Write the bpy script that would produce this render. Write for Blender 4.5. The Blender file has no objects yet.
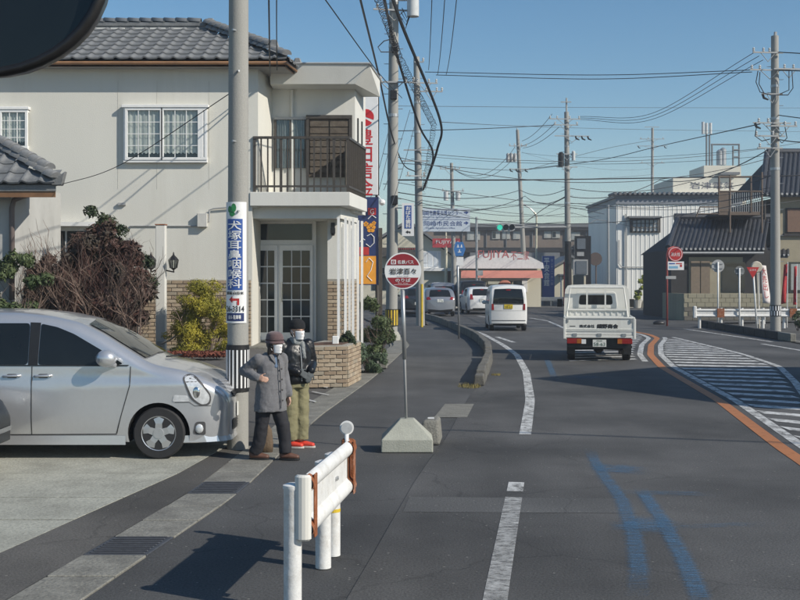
import bpy, bmesh, math, random
from mathutils import Vector, Matrix

random.seed(7)
R = math.radians
scene = bpy.context.scene
C = scene.collection

# ---------------------------------------------------------------- camera, sky, sun, exposure
F, CX, HY, H = 1150.0, 400.0, 277.0, 2.1      # focal length in photo pixels, principal column, horizon row, eye height
cam = bpy.data.cameras.new('camera')
cam.sensor_width = 36.0
cam.lens = 36.0 * F / 800.0
cam.shift_y = -(300.0 - HY) / 800.0
cam.clip_start = 0.05
cam.clip_end = 3000.0
camo = bpy.data.objects.new('camera', cam)
camo.location = (0, 0, H)
camo.rotation_euler = (R(90), 0, 0)
C.objects.link(camo)
scene.camera = camo

SUN = Vector((1.1, -0.62, 0.86)).normalized()        # direction towards the sun
world = bpy.data.worlds.new('World')
scene.world = world
world.use_nodes = True
wn = world.node_tree
wn.nodes.clear()
sky = wn.nodes.new('ShaderNodeTexSky')
sky.sky_type = 'NISHITA'
sky.sun_disc = False
sky.sun_elevation = math.asin(SUN.z)
sky.sun_rotation = math.atan2(SUN.x, SUN.y)
sky.altitude = 0.0
sky.air_density = 1.0
sky.dust_density = .3
sky.ozone_density = 2.2
bg = wn.nodes.new('ShaderNodeBackground')
bg.inputs['Strength'].default_value = 0.1
wo = wn.nodes.new('ShaderNodeOutputWorld')
hsv = wn.nodes.new('ShaderNodeHueSaturation'); hsv.inputs['Saturation'].default_value = 1.22; hsv.inputs['Hue'].default_value = .496
wn.links.new(sky.outputs[0], hsv.inputs['Color'])
wn.links.new(hsv.outputs[0], bg.inputs[0])
wn.links.new(bg.outputs[0], wo.inputs[0])

sl = bpy.data.lights.new('sun', 'SUN')
sl.energy = 4.4
sl.angle = R(0.55)
sl.color = (1.0, 0.93, 0.82)
slo = bpy.data.objects.new('sun', sl)
slo.rotation_euler = SUN.to_track_quat('Z', 'Y').to_euler()
slo.location = (20, -20, 40)
C.objects.link(slo)

vs = scene.view_settings
vs.view_transform = 'Standard'
vs.look = 'None'
vs.exposure = 0.12
vs.gamma = 1.0
vs.use_curve_mapping = False

# ---------------------------------------------------------------- helpers
def P(px, py, d):
    return Vector(((px - CX) / F * d, d, H - (py - HY) / F * d))

def G(px, py, z=0.0):
    d = F * (H - z) / (py - HY)
    return Vector(((px - CX) / F * d, d, z))

FR = {}

def tag(o, label=None, cat=None, group=None, kind=None):
    if label: o['label'] = label
    if cat: o['category'] = cat
    if group: o['group'] = group
    if kind: o['kind'] = kind
    return o

def thing(name, label, cat, loc=(0, 0, 0), rz=0.0, group=None, local=False):
    o = bpy.data.objects.new(name, None)
    o.empty_display_size = 0.2
    C.objects.link(o)
    o.location = loc
    o.rotation_euler = (0, 0, rz)
    FR[o.name] = Vector((0, 0, 0)) if local else Vector(loc)
    return tag(o, label, cat, group)

def mesh_object(name, me, parent=None, origin=None):
    o = bpy.data.objects.new(name, me)
    C.objects.link(o)
    if parent is not None:
        o.parent = parent
    return o

class MB:
    """collects shapes, then links them as one mesh object"""
    def __init__(self):
        self.v = []; self.f = []; self.mi = []; self.cur = 0
    def add(self, vs, fs):
        b = len(self.v)
        self.v.extend(Vector(p) for p in vs)
        for f in fs:
            self.f.append(tuple(i + b for i in f)); self.mi.append(self.cur)
        return self
    def box(self, c, s, rz=0.0, m=None):
        c = Vector(c); hx, hy, hz = s[0] / 2, s[1] / 2, s[2] / 2
        pts = [Vector((x, y, z)) for z in (-hz, hz) for y in (-hy, hy) for x in (-hx, hx)]
        if m is None: m = Matrix.Rotation(rz, 3, 'Z')
        pts = [m @ p + c for p in pts]
        return self.add(pts, [(0, 2, 3, 1), (4, 5, 7, 6), (0, 1, 5, 4), (2, 6, 7, 3), (0, 4, 6, 2), (1, 3, 7, 5)])
    def box2(self, a, b):
        a, b = Vector(a), Vector(b)
        return self.box((a + b) / 2, [abs(q) for q in (b - a)])
    def prism(self, poly, vec):
        poly = [Vector(p) for p in poly]; vec = Vector(vec); n = len(poly)
        fs = [tuple(range(n - 1, -1, -1)), tuple(range(n, 2 * n))]
        fs += [(i, (i + 1) % n, n + (i + 1) % n, n + i) for i in range(n)]
        return self.add(poly + [p + vec for p in poly], fs)
    def sheet(self, poly):
        return self.add(poly, [tuple(range(len(poly)))])
    def strip(self, left, right):
        n = len(left)
        return self.add(list(left) + list(right), [(i, n + i, n + i + 1, i + 1) for i in range(n - 1)])
    def tube(self, pts, r, n=8, caps=True):
        pts = [Vector(p) for p in pts]
        rs = r if isinstance(r, (list, tuple)) else [r] * len(pts)
        b = []; up = None
        for i, p in enumerate(pts):
            t = (pts[min(i + 1, len(pts) - 1)] - pts[max(i - 1, 0)]).normalized()
            if up is None:
                up = Vector((0, 0, 1)) if abs(t.z) < 0.9 else Vector((0, 1, 0))
            x = t.cross(up).normalized(); up = x.cross(t).normalized()
            for k in range(n):
                a = 2 * math.pi * k / n
                b.append(p + (x * math.cos(a) + up * math.sin(a)) * rs[i])
        fs = []
        for i in range(len(pts) - 1):
            for k in range(n):
                k2 = (k + 1) % n
                fs.append((i * n + k, i * n + k2, (i + 1) * n + k2, (i + 1) * n + k))
        if caps:
            fs.append(tuple(range(n - 1, -1, -1)))
            fs.append(tuple((len(pts) - 1) * n + k for k in range(n)))
        return self.add(b, fs)
    def lathe(self, prof, n=16, c=(0, 0, 0), axis='z', m=None):
        c = Vector(c); vs = []
        for r, z in prof:
            for k in range(n):
                a = 2 * math.pi * k / n
                p = Vector((r * math.cos(a), r * math.sin(a), z))
                if axis == 'y': p = Vector((p.x, p.z, -p.y))
                if axis == 'x': p = Vector((p.z, p.x, p.y))
                if m is not None: p = m @ p
                vs.append(p + c)
        fs = []
        L = len(prof)
        for i in range(L - 1):
            for k in range(n):
                k2 = (k + 1) % n
                fs.append((i * n + k, i * n + k2, (i + 1) * n + k2, (i + 1) * n + k))
        fs.append(tuple(range(n - 1, -1, -1))); fs.append(tuple((L - 1) * n + k for k in range(n)))
        return self.add(vs, fs)
    def ellipsoid(self, c, r, n=10, m=6):
        prof = []
        vs = []; c = Vector(c)
        for i in range(m + 1):
            t = math.pi * (i + 0.02) / (m + 0.04)
            for k in range(n):
                a = 2 * math.pi * k / n
                vs.append(c + Vector((r[0] * math.sin(t) * math.cos(a), r[1] * math.sin(t) * math.sin(a), -r[2] * math.cos(t))))
        fs = []
        for i in range(m):
            for k in range(n):
                k2 = (k + 1) % n
                fs.append((i * n + k, i * n + k2, (i + 1) * n + k2, (i + 1) * n + k))
        fs.append(tuple(range(n - 1, -1, -1))); fs.append(tuple(m * n + k for k in range(n)))
        return self.add(vs, fs)
    def capsule(self, a, b, ra, rb, n=10, flat=1.0):
        a, b = Vector(a), Vector(b); t = (b - a)
        L = t.length; t.normalize() if L > 1e-6 else None
        pts = []; rs = []
        for i in range(4):
            q = math.pi / 2 * (1 - i / 4.0); pts.append(a - t * ra * math.sin(q)); rs.append(max(ra * math.cos(q), ra * .08))
        for i in range(5): 
            s = i / 4.0; pts.append(a + t * L * s); rs.append(ra + (rb - ra) * s)
        for i in range(4):
            q = math.pi / 2 * (i + 1) / 4.0; pts.append(b + t * rb * math.sin(q)); rs.append(max(rb * math.cos(q), rb * .08))
        return self.tube(pts, rs, n)
    def loft(self, secs, n=16):
        """secs: (x, y, z, rx, ry[, turn])"""
        vs = []
        for s in secs:
            x, y, z, rx, ry = s[:5]; w = s[5] if len(s) > 5 else 0.0
            for k in range(n):
                a = 2 * math.pi * k / n
                ca, sa = math.cos(a), math.sin(a)
                ca = math.copysign(abs(ca) ** .85, ca); sa = math.copysign(abs(sa) ** .85, sa)
                q = Matrix.Rotation(w, 3, 'Z') @ Vector((rx * ca, ry * sa, 0))
                vs.append(Vector((x, y, z)) + q)
        fs = []
        L = len(secs)
        for i in range(L - 1):
            for k in range(n):
                k2 = (k + 1) % n
                fs.append((i * n + k, i * n + k2, (i + 1) * n + k2, (i + 1) * n + k))
        fs.append(tuple(range(n - 1, -1, -1))); fs.append(tuple((L - 1) * n + k for k in range(n)))
        return self.add(vs, fs)
    def build(self, name, mats, parent=None, smooth=False, bevel=0.0, seg=1, auto=None):
        if not isinstance(mats, (list, tuple)): mats = [mats]
        if parent is not None:
            o0 = FR[parent.name]
        else:
            xs = [p.x for p in self.v]; ys = [p.y for p in self.v]; zs = [p.z for p in self.v]
            o0 = Vector(((min(xs) + max(xs)) / 2, (min(ys) + max(ys)) / 2, min(zs)))
        me = bpy.data.meshes.new(name)
        me.from_pydata([tuple(p - o0) for p in self.v], [], self.f)
        for m in mats: me.materials.append(m)
        if len(mats) > 1: me.polygons.foreach_set('material_index', self.mi)
        if smooth: me.polygons.foreach_set('use_smooth', [True] * len(me.polygons))
        me.update()
        o = mesh_object(name, me, parent)
        if parent is None: o.location = o0
        FR[o.name] = o0
        if auto is not None and smooth:
            try: me.set_sharp_from_angle(angle=R(auto))
            except Exception: pass
        if bevel > 0:
            b = o.modifiers.new('bevel', 'BEVEL'); b.width = bevel; b.segments = seg; b.limit_method = 'ANGLE'; b.angle_limit = R(40)
        return o

def copy_piece(name, src, parent, mw):
    """a piece that shares src's mesh; mw is its matrix in world space of an unrotated parent frame"""
    o = bpy.data.objects.new(name, src)
    C.objects.link(o)
    o.parent = parent
    m = mw.copy(); m.translation = m.translation - FR[parent.name]
    o.matrix_local = m
    return o

def frame_m(o, x, y, z):
    x, y, z = Vector(x), Vector(y), Vector(z)
    m = Matrix((x, y, z)).transposed().to_4x4(); m.translation = Vector(o)
    return m

# ---------------------------------------------------------------- lettering (built first, while the scene is small)
TXC = {}
def TX(s, bold=0.0, vertical=False):
    key = (s, bold, vertical)
    if key in TXC: return TXC[key]
    cu = bpy.data.curves.new('lettering', 'FONT')
    cu.body = '\n'.join(s) if vertical else s
    cu.size = 1.0; cu.space_line = 0.98 if vertical else 1.0
    cu.align_x = 'CENTER' if vertical else 'LEFT'
    cu.offset = bold; cu.resolution_u = 2; cu.fill_mode = 'FRONT'
    ob = bpy.data.objects.new('lettering', cu)
    sc2 = TXC.get('scene')
    C.objects.link(ob)
    dg = bpy.context.evaluated_depsgraph_get()
    me = bpy.data.meshes.new_from_object(ob.evaluated_get(dg))
    vs = [Vector(v.co) for v in me.vertices]; fs = [tuple(p.vertices) for p in me.polygons]
    bpy.data.objects.remove(ob); bpy.data.meshes.remove(me); bpy.data.curves.remove(cu)
    x0 = min(v.x for v in vs); x1 = max(v.x for v in vs); y0 = min(v.y for v in vs); y1 = max(v.y for v in vs)
    vs = [((v.x - x0) / (x1 - x0), (v.y - y0) / (y1 - y0)) for v in vs]
    TXC[key] = (vs, fs)
    return TXC[key]

for s, b, v in (('犬塚耳鼻咽喉科', .022, True), ('26-3314', .015, False), ('名鉄バス', .012, False), ('岩津百々', .012, False), ('のりば', .02, False),
                ('株式会社', .02, False), ('細野商会', .03, False), ('岡崎市農業支援センター', .01, False), ('岡崎市民会館', .01, False),
                ('Okazaki City Agriculture Support Center', .0, False), ('Okazaki Agriculture Office', .0, False), ('FUJIYA', .03, False), ('岩津電気', .02, False),
                ('平安会館', .02, True), ('豊田信金', .03, True), ('おばた歯科', .02, True), ('消火栓', .02, False), ('止まれ', .02, False), ('G', .03, False),
                ('58-63', .02, False), ('岡崎', .01, False), ('名古屋', .01, False), ('12-38', .02, False), ('大売出し', .03, True), ('国道沿百米', .0, False), ('曲ル 駐車場', .0, False), ('Iwazu dodo', 0, False), ('Bus stop', 0, False), ('セレモニーホール', .02, True), ('不二家', .03, False)):
    TX(s, 0.0, v)

def lettering(s, mat, parent, o, ux, uy, bold=None, vertical=False, name='lettering', fn=None, fat=.0):
    """fit lettering s in the rectangle o, o+ux, o+uy (world)"""
    for k in TXC:
        if k[0] == s and k[2] == vertical: vs, fs = TXC[k]
    o, ux, uy = Vector(o), Vector(ux), Vector(uy)
    mb = MB()
    if fn is not None:                     # lettering on a curved sheet: cut into short spans first
        bm = bmesh.new(); bv = [bm.verts.new((u, v, 0)) for u, v in vs]
        for f in fs:
            try: bm.faces.new([bv[i] for i in f])
            except ValueError: pass
        for k in range(1, 10):
            bmesh.ops.bisect_plane(bm, geom=list(bm.verts) + list(bm.edges) + list(bm.faces), plane_co=(k / 10, 0, 0), plane_no=(1, 0, 0))
        bm.verts.index_update(); vs = [(v.co.x, v.co.y) for v in bm.verts]; fs = [tuple(v.index for v in f.verts) for f in bm.faces]; bm.free()
    nch = max(len(s), 1); su, sv = (fat, fat / nch) if vertical else (fat / nch, fat)
    copies = [(0, 0)] if fat == 0 else [(-su, 0), (su, 0), (0, sv), (0, -sv)]
    for i, (du, dv) in enumerate(copies):
        pts = [o + ux * (u + du) + uy * (v + dv) for u, v in vs] if fn is None else [fn(u + du, v + dv) for u, v in vs]
        mb.add([p + Vector((0, -.0006 * i, 0)) for p in pts], fs)
    return mb.build(name, mat, parent)

# ---------------------------------------------------------------- materials
MATS = {}
def M(name, col=(.5, .5, .5), rough=.6, var=.12, scale=6.0, bump=0.0, bscale=None, metal=0.0, fine=0.0, fscale=90.0, coat=0.0, spec=.5, stain=0.0, stain_col=(.1, .08, .06), sscale=1.2, emit=None, sheen=0.0, streak=False, trans=0.0):
    if name in MATS: return MATS[name]
    m = bpy.data.materials.new(name); m.use_nodes = True
    nt = m.node_tree; N = nt.nodes; Lk = nt.links
    b = N['Principled BSDF']
    b.inputs['Roughness'].default_value = rough
    b.inputs['Metallic'].default_value = metal
    b.inputs['Specular IOR Level'].default_value = spec
    b.inputs['Coat Weight'].default_value = coat
    b.inputs['Coat Roughness'].default_value = .06
    if sheen: b.inputs['Sheen Weight'].default_value = sheen
    tc = N.new('ShaderNodeTexCoord')
    vec = tc.outputs['Object']
    if streak:
        mp = N.new('ShaderNodeMapping'); mp.inputs['Scale'].default_value = (1, 1, .08); Lk.new(vec, mp.inputs[0]); vec = mp.outputs[0]
    n1 = N.new('ShaderNodeTexNoise'); n1.inputs['Scale'].default_value = scale; n1.inputs['Detail'].default_value = 5; n1.inputs['Roughness'].default_value = .62
    Lk.new(vec, n1.inputs['Vector'])
    mr = N.new('ShaderNodeMapRange'); mr.inputs[1].default_value = .28; mr.inputs[2].default_value = .72; mr.inputs[3].default_value = 1 - var; mr.inputs[4].default_value = 1 + var
    Lk.new(n1.outputs['Fac'], mr.inputs[0])
    fac = mr.outputs[0]
    if fine > 0:
        n2 = N.new('ShaderNodeTexNoise'); n2.inputs['Scale'].default_value = fscale; n2.inputs['Detail'].default_value = 2
        Lk.new(tc.outputs['Object'], n2.inputs['Vector'])
        m2 = N.new('ShaderNodeMapRange'); m2.inputs[1].default_value = .3; m2.inputs[2].default_value = .7; m2.inputs[3].default_value = 1 - fine; m2.inputs[4].default_value = 1 + fine
        Lk.new(n2.outputs['Fac'], m2.inputs[0])
        mm = N.new('ShaderNodeMath'); mm.operation = 'MULTIPLY'; Lk.new(fac, mm.inputs[0]); Lk.new(m2.outputs[0], mm.inputs[1]); fac = mm.outputs[0]
    sc_ = N.new('ShaderNodeVectorMath'); sc_.operation = 'SCALE'; sc_.inputs[0].default_value = col; Lk.new(fac, sc_.inputs['Scale'])
    out = sc_.outputs[0]
    if stain > 0:
        n3 = N.new('ShaderNodeTexNoise'); n3.inputs['Scale'].default_value = sscale; n3.inputs['Detail'].default_value = 6; n3.inputs['Roughness'].default_value = .7
        Lk.new(vec, n3.inputs['Vector'])
        r3 = N.new('ShaderNodeMapRange'); r3.inputs[1].default_value = .5; r3.inputs[2].default_value = .75; r3.inputs[3].default_value = 0; r3.inputs[4].default_value = stain
        Lk.new(n3.outputs['Fac'], r3.inputs[0])
        mx = N.new('ShaderNodeMix'); mx.data_type = 'RGBA'; Lk.new(r3.outputs[0], mx.inputs[0]); Lk.new(out, mx.inputs[6]); mx.inputs[7].default_value = (*stain_col, 1)
        out = mx.outputs[2]
    Lk.new(out, b.inputs['Base Color'])
    if bump > 0:
        bs = N.new('ShaderNodeTexNoise'); bs.inputs['Scale'].default_value = bscale or scale * 5; bs.inputs['Detail'].default_value = 4
        Lk.new(tc.outputs['Object'], bs.inputs['Vector'])
        bp = N.new('ShaderNodeBump'); bp.inputs['Strength'].default_value = bump; bp.inputs['Distance'].default_value = .02
        Lk.new(bs.outputs['Fac'], bp.inputs['Height']); Lk.new(bp.outputs[0], b.inputs['Normal'])
    if emit:
        b.inputs['Emission Color'].default_value = (*emit[:3], 1); b.inputs['Emission Strength'].default_value = emit[3]
    MATS[name] = m
    return m

def glass_mat(name, tint=(.55, .6, .6), through=.75):
    if name in MATS: return MATS[name]
    m = bpy.data.materials.new(name); m.use_nodes = True
    nt = m.node_tree; N = nt.nodes; Lk = nt.links
    N.remove(N['Principled BSDF'])
    tr = N.new('ShaderNodeBsdfTransparent'); tr.inputs[0].default_value = (*tint, 1)
    gl = N.new('ShaderNodeBsdfGlossy'); gl.inputs['Roughness'].default_value = .03
    fr = N.new('ShaderNodeLayerWeight'); fr.inputs[0].default_value = .5
    pw_ = N.new('ShaderNodeMath'); pw_.operation = 'POWER'; pw_.inputs[1].default_value = 4; Lk.new(fr.outputs['Facing'], pw_.inputs[0])
    ad = N.new('ShaderNodeMath'); ad.operation = 'MULTIPLY_ADD'; ad.inputs[1].default_value = .8; ad.inputs[2].default_value = .05; Lk.new(pw_.outputs[0], ad.inputs[0])
    mx = N.new('ShaderNodeMixShader'); Lk.new(ad.outputs[0], mx.inputs[0]); Lk.new(tr.outputs[0], mx.inputs[1]); Lk.new(gl.outputs[0], mx.inputs[2])
    Lk.new(mx.outputs[0], N['Material Output'].inputs[0])
    MATS[name] = m
    return m

def worn_paint(name, col, cover=.55, scale=9.0, stretch=(1, 1, 1), rough=.6, soft=.12, most=1.0):
    """road paint with worn-through holes where the asphalt shows"""
    m = bpy.data.materials.new(name); m.use_nodes = True
    nt = m.node_tree; N = nt.nodes; Lk = nt.links
    b = N['Principled BSDF']; b.inputs['Roughness'].default_value = rough
    tc = N.new('ShaderNodeTexCoord'); mp = N.new('ShaderNodeMapping'); mp.inputs['Scale'].default_value = stretch
    Lk.new(tc.outputs['Object'], mp.inputs[0])
    n = N.new('ShaderNodeTexNoise'); n.inputs['Scale'].default_value = scale; n.inputs['Detail'].default_value = 8; n.inputs['Roughness'].default_value = .75
    Lk.new(mp.outputs[0], n.inputs['Vector'])
    r = N.new('ShaderNodeMapRange'); r.inputs[1].default_value = cover - soft; r.inputs[2].default_value = cover + soft; r.inputs[3].default_value = most; r.inputs[4].default_value = 0
    Lk.new(n.outputs['Fac'], r.inputs[0]); Lk.new(r.outputs[0], b.inputs['Alpha'])
    n2 = N.new('ShaderNodeTexNoise'); n2.inputs['Scale'].default_value = 3; n2.inputs['Detail'].default_value = 5
    Lk.new(tc.outputs['Object'], n2.inputs['Vector'])
    r2 = N.new('ShaderNodeMapRange'); r2.inputs[3].default_value = .7; r2.inputs[4].default_value = 1.15; Lk.new(n2.outputs['Fac'], r2.inputs[0])
    s = N.new('ShaderNodeVectorMath'); s.operation = 'SCALE'; s.inputs[0].default_value = col; Lk.new(r2.outputs[0], s.inputs['Scale']); Lk.new(s.outputs[0], b.inputs['Base Color'])
    MATS[name] = m
    return m

def asphalt_mat(name, col, patch=.3, fine=.55):
    m = bpy.data.materials.new(name); m.use_nodes = True
    nt = m.node_tree; N = nt.nodes; Lk = nt.links
    b = N['Principled BSDF']; b.inputs['Roughness'].default_value = .82; b.inputs['Specular IOR Level'].default_value = .35
    tc = N.new('ShaderNodeTexCoord')
    def nz(s, d, rgh, lo, hi, a, c, stretch=None):
        v = tc.outputs['Object']
        if stretch:
            mp = N.new('ShaderNodeMapping'); mp.inputs['Scale'].default_value = stretch; mp.inputs['Rotation'].default_value = (0, 0, R(7)); Lk.new(v, mp.inputs[0]); v = mp.outputs[0]
        n = N.new('ShaderNodeTexNoise'); n.inputs['Scale'].default_value = s; n.inputs['Detail'].default_value = d; n.inputs['Roughness'].default_value = rgh
        Lk.new(v, n.inputs['Vector'])
        r = N.new('ShaderNodeMapRange'); r.inputs[1].default_value = lo; r.inputs[2].default_value = hi; r.inputs[3].default_value = a; r.inputs[4].default_value = c
        Lk.new(n.outputs['Fac'], r.inputs[0]); return n, r.outputs[0]
    _, a1 = nz(.35, 4, .6, .3, .7, 1 - patch, 1 + patch)
    nf, a2 = nz(55, 3, .7, .25, .75, 1 - fine, 1 + fine)
    _, a3 = nz(.9, 3, .5, .3, .7, .8, 1.18, (1, .06, 1))
    m1 = N.new('ShaderNodeMath'); m1.operation = 'MULTIPLY'; Lk.new(a1, m1.inputs[0]); Lk.new(a2, m1.inputs[1])
    m2 = N.new('ShaderNodeMath'); m2.operation = 'MULTIPLY'; Lk.new(m1.outputs[0], m2.inputs[0]); Lk.new(a3, m2.inputs[1])
    # cracks
    vo = N.new('ShaderNodeTexVoronoi'); vo.feature = 'DISTANCE_TO_EDGE'; vo.inputs['Scale'].default_value = .55
    nd = N.new('ShaderNodeTexNoise'); nd.inputs['Scale'].default_value = 1.7; nd.inputs['Detail'].default_value = 4
    Lk.new(tc.outputs['Object'], nd.inputs['Vector'])
    mxv = N.new('ShaderNodeMix'); mxv.data_type = 'RGBA'; mxv.inputs[0].default_value = .35; Lk.new(tc.outputs['Object'], mxv.inputs[6]); Lk.new(nd.outputs['Color'], mxv.inputs[7])
    Lk.new(mxv.outputs[2], vo.inputs['Vector'])
    rc = N.new('ShaderNodeMapRange'); rc.inputs[1].default_value = 0; rc.inputs[2].default_value = .006; rc.inputs[3].default_value = .72; rc.inputs[4].default_value = 1
    Lk.new(vo.outputs['Distance'], rc.inputs[0])
    m3 = N.new('ShaderNodeMath'); m3.operation = 'MULTIPLY'; Lk.new(m2.outputs[0], m3.inputs[0]); Lk.new(rc.outputs[0], m3.inputs[1])
    s = N.new('ShaderNodeVectorMath'); s.operation = 'SCALE'; s.inputs[0].default_value = col; Lk.new(m3.outputs[0], s.inputs['Scale'])
    # pale grit scattered over the surface
    vg = N.new('ShaderNodeTexVoronoi'); vg.inputs['Scale'].default_value = 22; Lk.new(tc.outputs['Object'], vg.inputs['Vector'])
    g1 = N.new('ShaderNodeMath'); g1.operation = 'LESS_THAN'; g1.inputs[1].default_value = .2; Lk.new(vg.outputs['Distance'], g1.inputs[0])
    sx = N.new('ShaderNodeSeparateColor'); Lk.new(vg.outputs['Color'], sx.inputs[0])
    g2 = N.new('ShaderNodeMath'); g2.operation = 'GREATER_THAN'; g2.inputs[1].default_value = .955; Lk.new(sx.outputs[0], g2.inputs[0])
    g3 = N.new('ShaderNodeMath'); g3.operation = 'MULTIPLY'; Lk.new(g1.outputs[0], g3.inputs[0]); Lk.new(g2.outputs[0], g3.inputs[1])
    g4 = N.new('ShaderNodeMath'); g4.operation = 'MULTIPLY'; g4.inputs[1].default_value = .55; Lk.new(g3.outputs[0], g4.inputs[0])
    mg = N.new('ShaderNodeMix'); mg.data_type = 'RGBA'; Lk.new(g4.outputs[0], mg.inputs[0]); Lk.new(s.outputs[0], mg.inputs[6]); mg.inputs[7].default_value = (.3, .29, .26, 1)
    Lk.new(mg.outputs[2], b.inputs['Base Color'])
    bp = N.new('ShaderNodeBump'); bp.inputs['Strength'].default_value = .5; bp.inputs['Distance'].default_value = .008; Lk.new(nf.outputs['Fac'], bp.inputs['Height']); Lk.new(bp.outputs[0], b.inputs['Normal'])
    MATS[name] = m
    return m

A_ROAD = asphalt_mat('road_asphalt', (.076, .075, .073), .4)
A_WALK = asphalt_mat('walk_asphalt', (.072, .072, .071), .35)
A_LOT = asphalt_mat('lot_asphalt', (.085, .082, .078), .3)
A_DARK = asphalt_mat('patch_asphalt', (.085, .081, .074), .45)
A_PATCH = asphalt_mat('pale_asphalt', (.10, .10, .098), .2)
A_GROUND = asphalt_mat('ground_asphalt', (.085, .082, .076), .3)
CONC = M('concrete', (.20, .195, .17), .88, .25, 3, .5, 40, fine=.22, fscale=45, stain=.65, stain_col=(.09, .085, .075), sscale=2.2)
CONC_PALE = M('pale_concrete', (.34, .34, .29), .88, .2, 1.3, .4, 35, fine=.2, fscale=40, stain=.6, stain_col=(.15, .145, .12), sscale=1.1)
CONC_POLE = M('pole_concrete', (.31, .305, .28), .8, .12, 2.5, .2, 60, fine=.08, streak=True, stain=.3, stain_col=(.17, .165, .15), sscale=5)
CONC_WALL = M('block_wall', (.29, .265, .19), .9, .15, 1.5, .3, 30, stain=.5, stain_col=(.2, .18, .13), streak=True)
IRON = M('iron_grate', (.07, .075, .085), .6, .2, 20, metal=.3)
WALLM = M('stucco_wall', (.63, .62, .56), .9, .07, .5, .2, 60, fine=.04, stain=.34, stain_col=(.46, .44, .37), sscale=1.6, streak=True)
WALLB = M('box_wall', (.63, .625, .58), .9, .06, .6, .15, 60, fine=.04, stain=.3, stain_col=(.44, .43, .38), sscale=1.8, streak=True)
JOINT = M('wall_joint', (.52, .505, .45), .9)
WHITE = M('white_paint', (.78, .78, .76), .45, .05, 8)
WHITE_OLD = M('old_white_paint', (.68, .67, .62), .5, .08, 6, stain=.35, stain_col=(.4, .33, .24), sscale=3, streak=True)
RAILW = M('rail_white', (.70, .70, .68), .5, .10, 6, .15, 30, fine=.06, stain=.5, stain_col=(.42, .37, .30), sscale=9)
RUST = M('rust', (.26, .085, .03), .85, .35, 18, .4, stain=.35, stain_col=(.6, .57, .52), sscale=9)
TILE = M('roof_tile', (.17, .175, .178), .5, .3, 5, .25, 30, fine=.1, stain=.3, stain_col=(.22, .22, .2), sscale=3)
TILE_DARK = M('dark_roof_tile', (.035, .038, .045), .5, .25, 3, .2)
MORTAR = M('roof_mortar', (.6, .6, .56), .9, .15)
BROWN = M('brown_gutter', (.20, .105, .05), .5, .25, 4)
BRONZE = M('bronze_metal', (.075, .065, .055), .5, .2, 10, metal=.2)
SOFFIT = M('soffit', (.34, .33, .31), .9)
BRICKS = [M('brick_%d' % i, c, .9, .16, 9, .3, 60) for i, c in enumerate([(.33, .255, .175), (.38, .30, .21), (.28, .21, .145), (.42, .345, .25), (.31, .265, .2)])]
BRICK_MORTAR = M('brick_mortar', (.30, .285, .25), .95, .15)
DARKIN = M('dark_interior', (.02, .021, .022), .8)
PANE = glass_mat('window_pane', (.93, .95, .95))
PANE_DARK = M('dark_pane', (.02, .028, .032), .06, .3, 2, spec=.6)
CURTAIN = M('curtain', (.6, .6, .55), .9, .1, 12)
CURTAIN_D = M('grey_curtain', (.2, .22, .22), .9, .12, 12)
WOODSHUT = M('weathered_shutter', (.10, .08, .06), .8, .35, 7, .3, 30, stain=.5, stain_col=(.22, .2, .16), sscale=5)
BLACKP = M('black_plastic', (.015, .015, .016), .45, .2, 10)
RUBBER = M('tyre_rubber', (.02, .02, .021), .75, .2, 20)
CHROME = M('chrome', (.7, .7, .7), .15, .05, metal=1.0)
STEEL = M('galvanised_steel', (.42, .43, .43), .4, .12, 10, metal=.6)
STEEL_P = M('grey_steel_paint', (.36, .365, .36), .5, .1, 10)
ALU = M('alloy_wheel', (.55, .56, .57), .32, .06, 20, metal=.7)
SIGN_BLUE = M('sign_blue', (.035, .095, .33), .4, .05)
SIGN_NAVY = M('sign_navy', (.02, .035, .12), .4, .06)
SIGN_RED = M('sign_red', (.45, .03, .03), .4, .08)
SIGN_MAROON = M('sign_maroon', (.27, .022, .03), .4, .05)
SIGN_WHITE = M('sign_white', (.76, .76, .75), .4, .04)
SIGN_GREEN = M('sign_green', (.03, .22, .07), .4)
INK = M('black_ink', (.02, .02, .022), .5)
YELLOW = M('yellow_plastic', (.60, .42, .03), .5, .12)
ORANGE = M('orange_sign', (.7, .3, .03), .45)
CABLE = M('black_cable', (.012, .012, .014), .6)
WIREG = M('grey_wire', (.055, .06, .065), .6)
INSUL = M('insulator_porcelain', (.55, .56, .55), .25)
# ---------------------------------------------------------------- the ground
def lerp_tab(tab, t):
    if t <= tab[0][0]:
        (a, b), (c, e) = tab[0], tab[1]
    elif t >= tab[-1][0]:
        (a, b), (c, e) = tab[-2], tab[-1]
    else:
        for i in range(len(tab) - 1):
            if tab[i][0] <= t <= tab[i + 1][0]:
                (a, b), (c, e) = tab[i], tab[i + 1]; break
    return b + (e - b) * (t - a) / (c - a)

def smooth_tab(tab, t, w=.8):
    return sum(lerp_tab(tab, t + w * k / 3.0) for k in range(-3, 4)) / 7.0

def frange(a, b, n):
    return [a + (b - a) * i / (n - 1) for i in range(n)]

g = MB(); g.sheet([(-300, -60, -.06), (300, -60, -.06), (300, 420, -.06), (-300, 420, -.06)])
tag(g.build('ground', A_GROUND), kind='structure')

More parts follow.
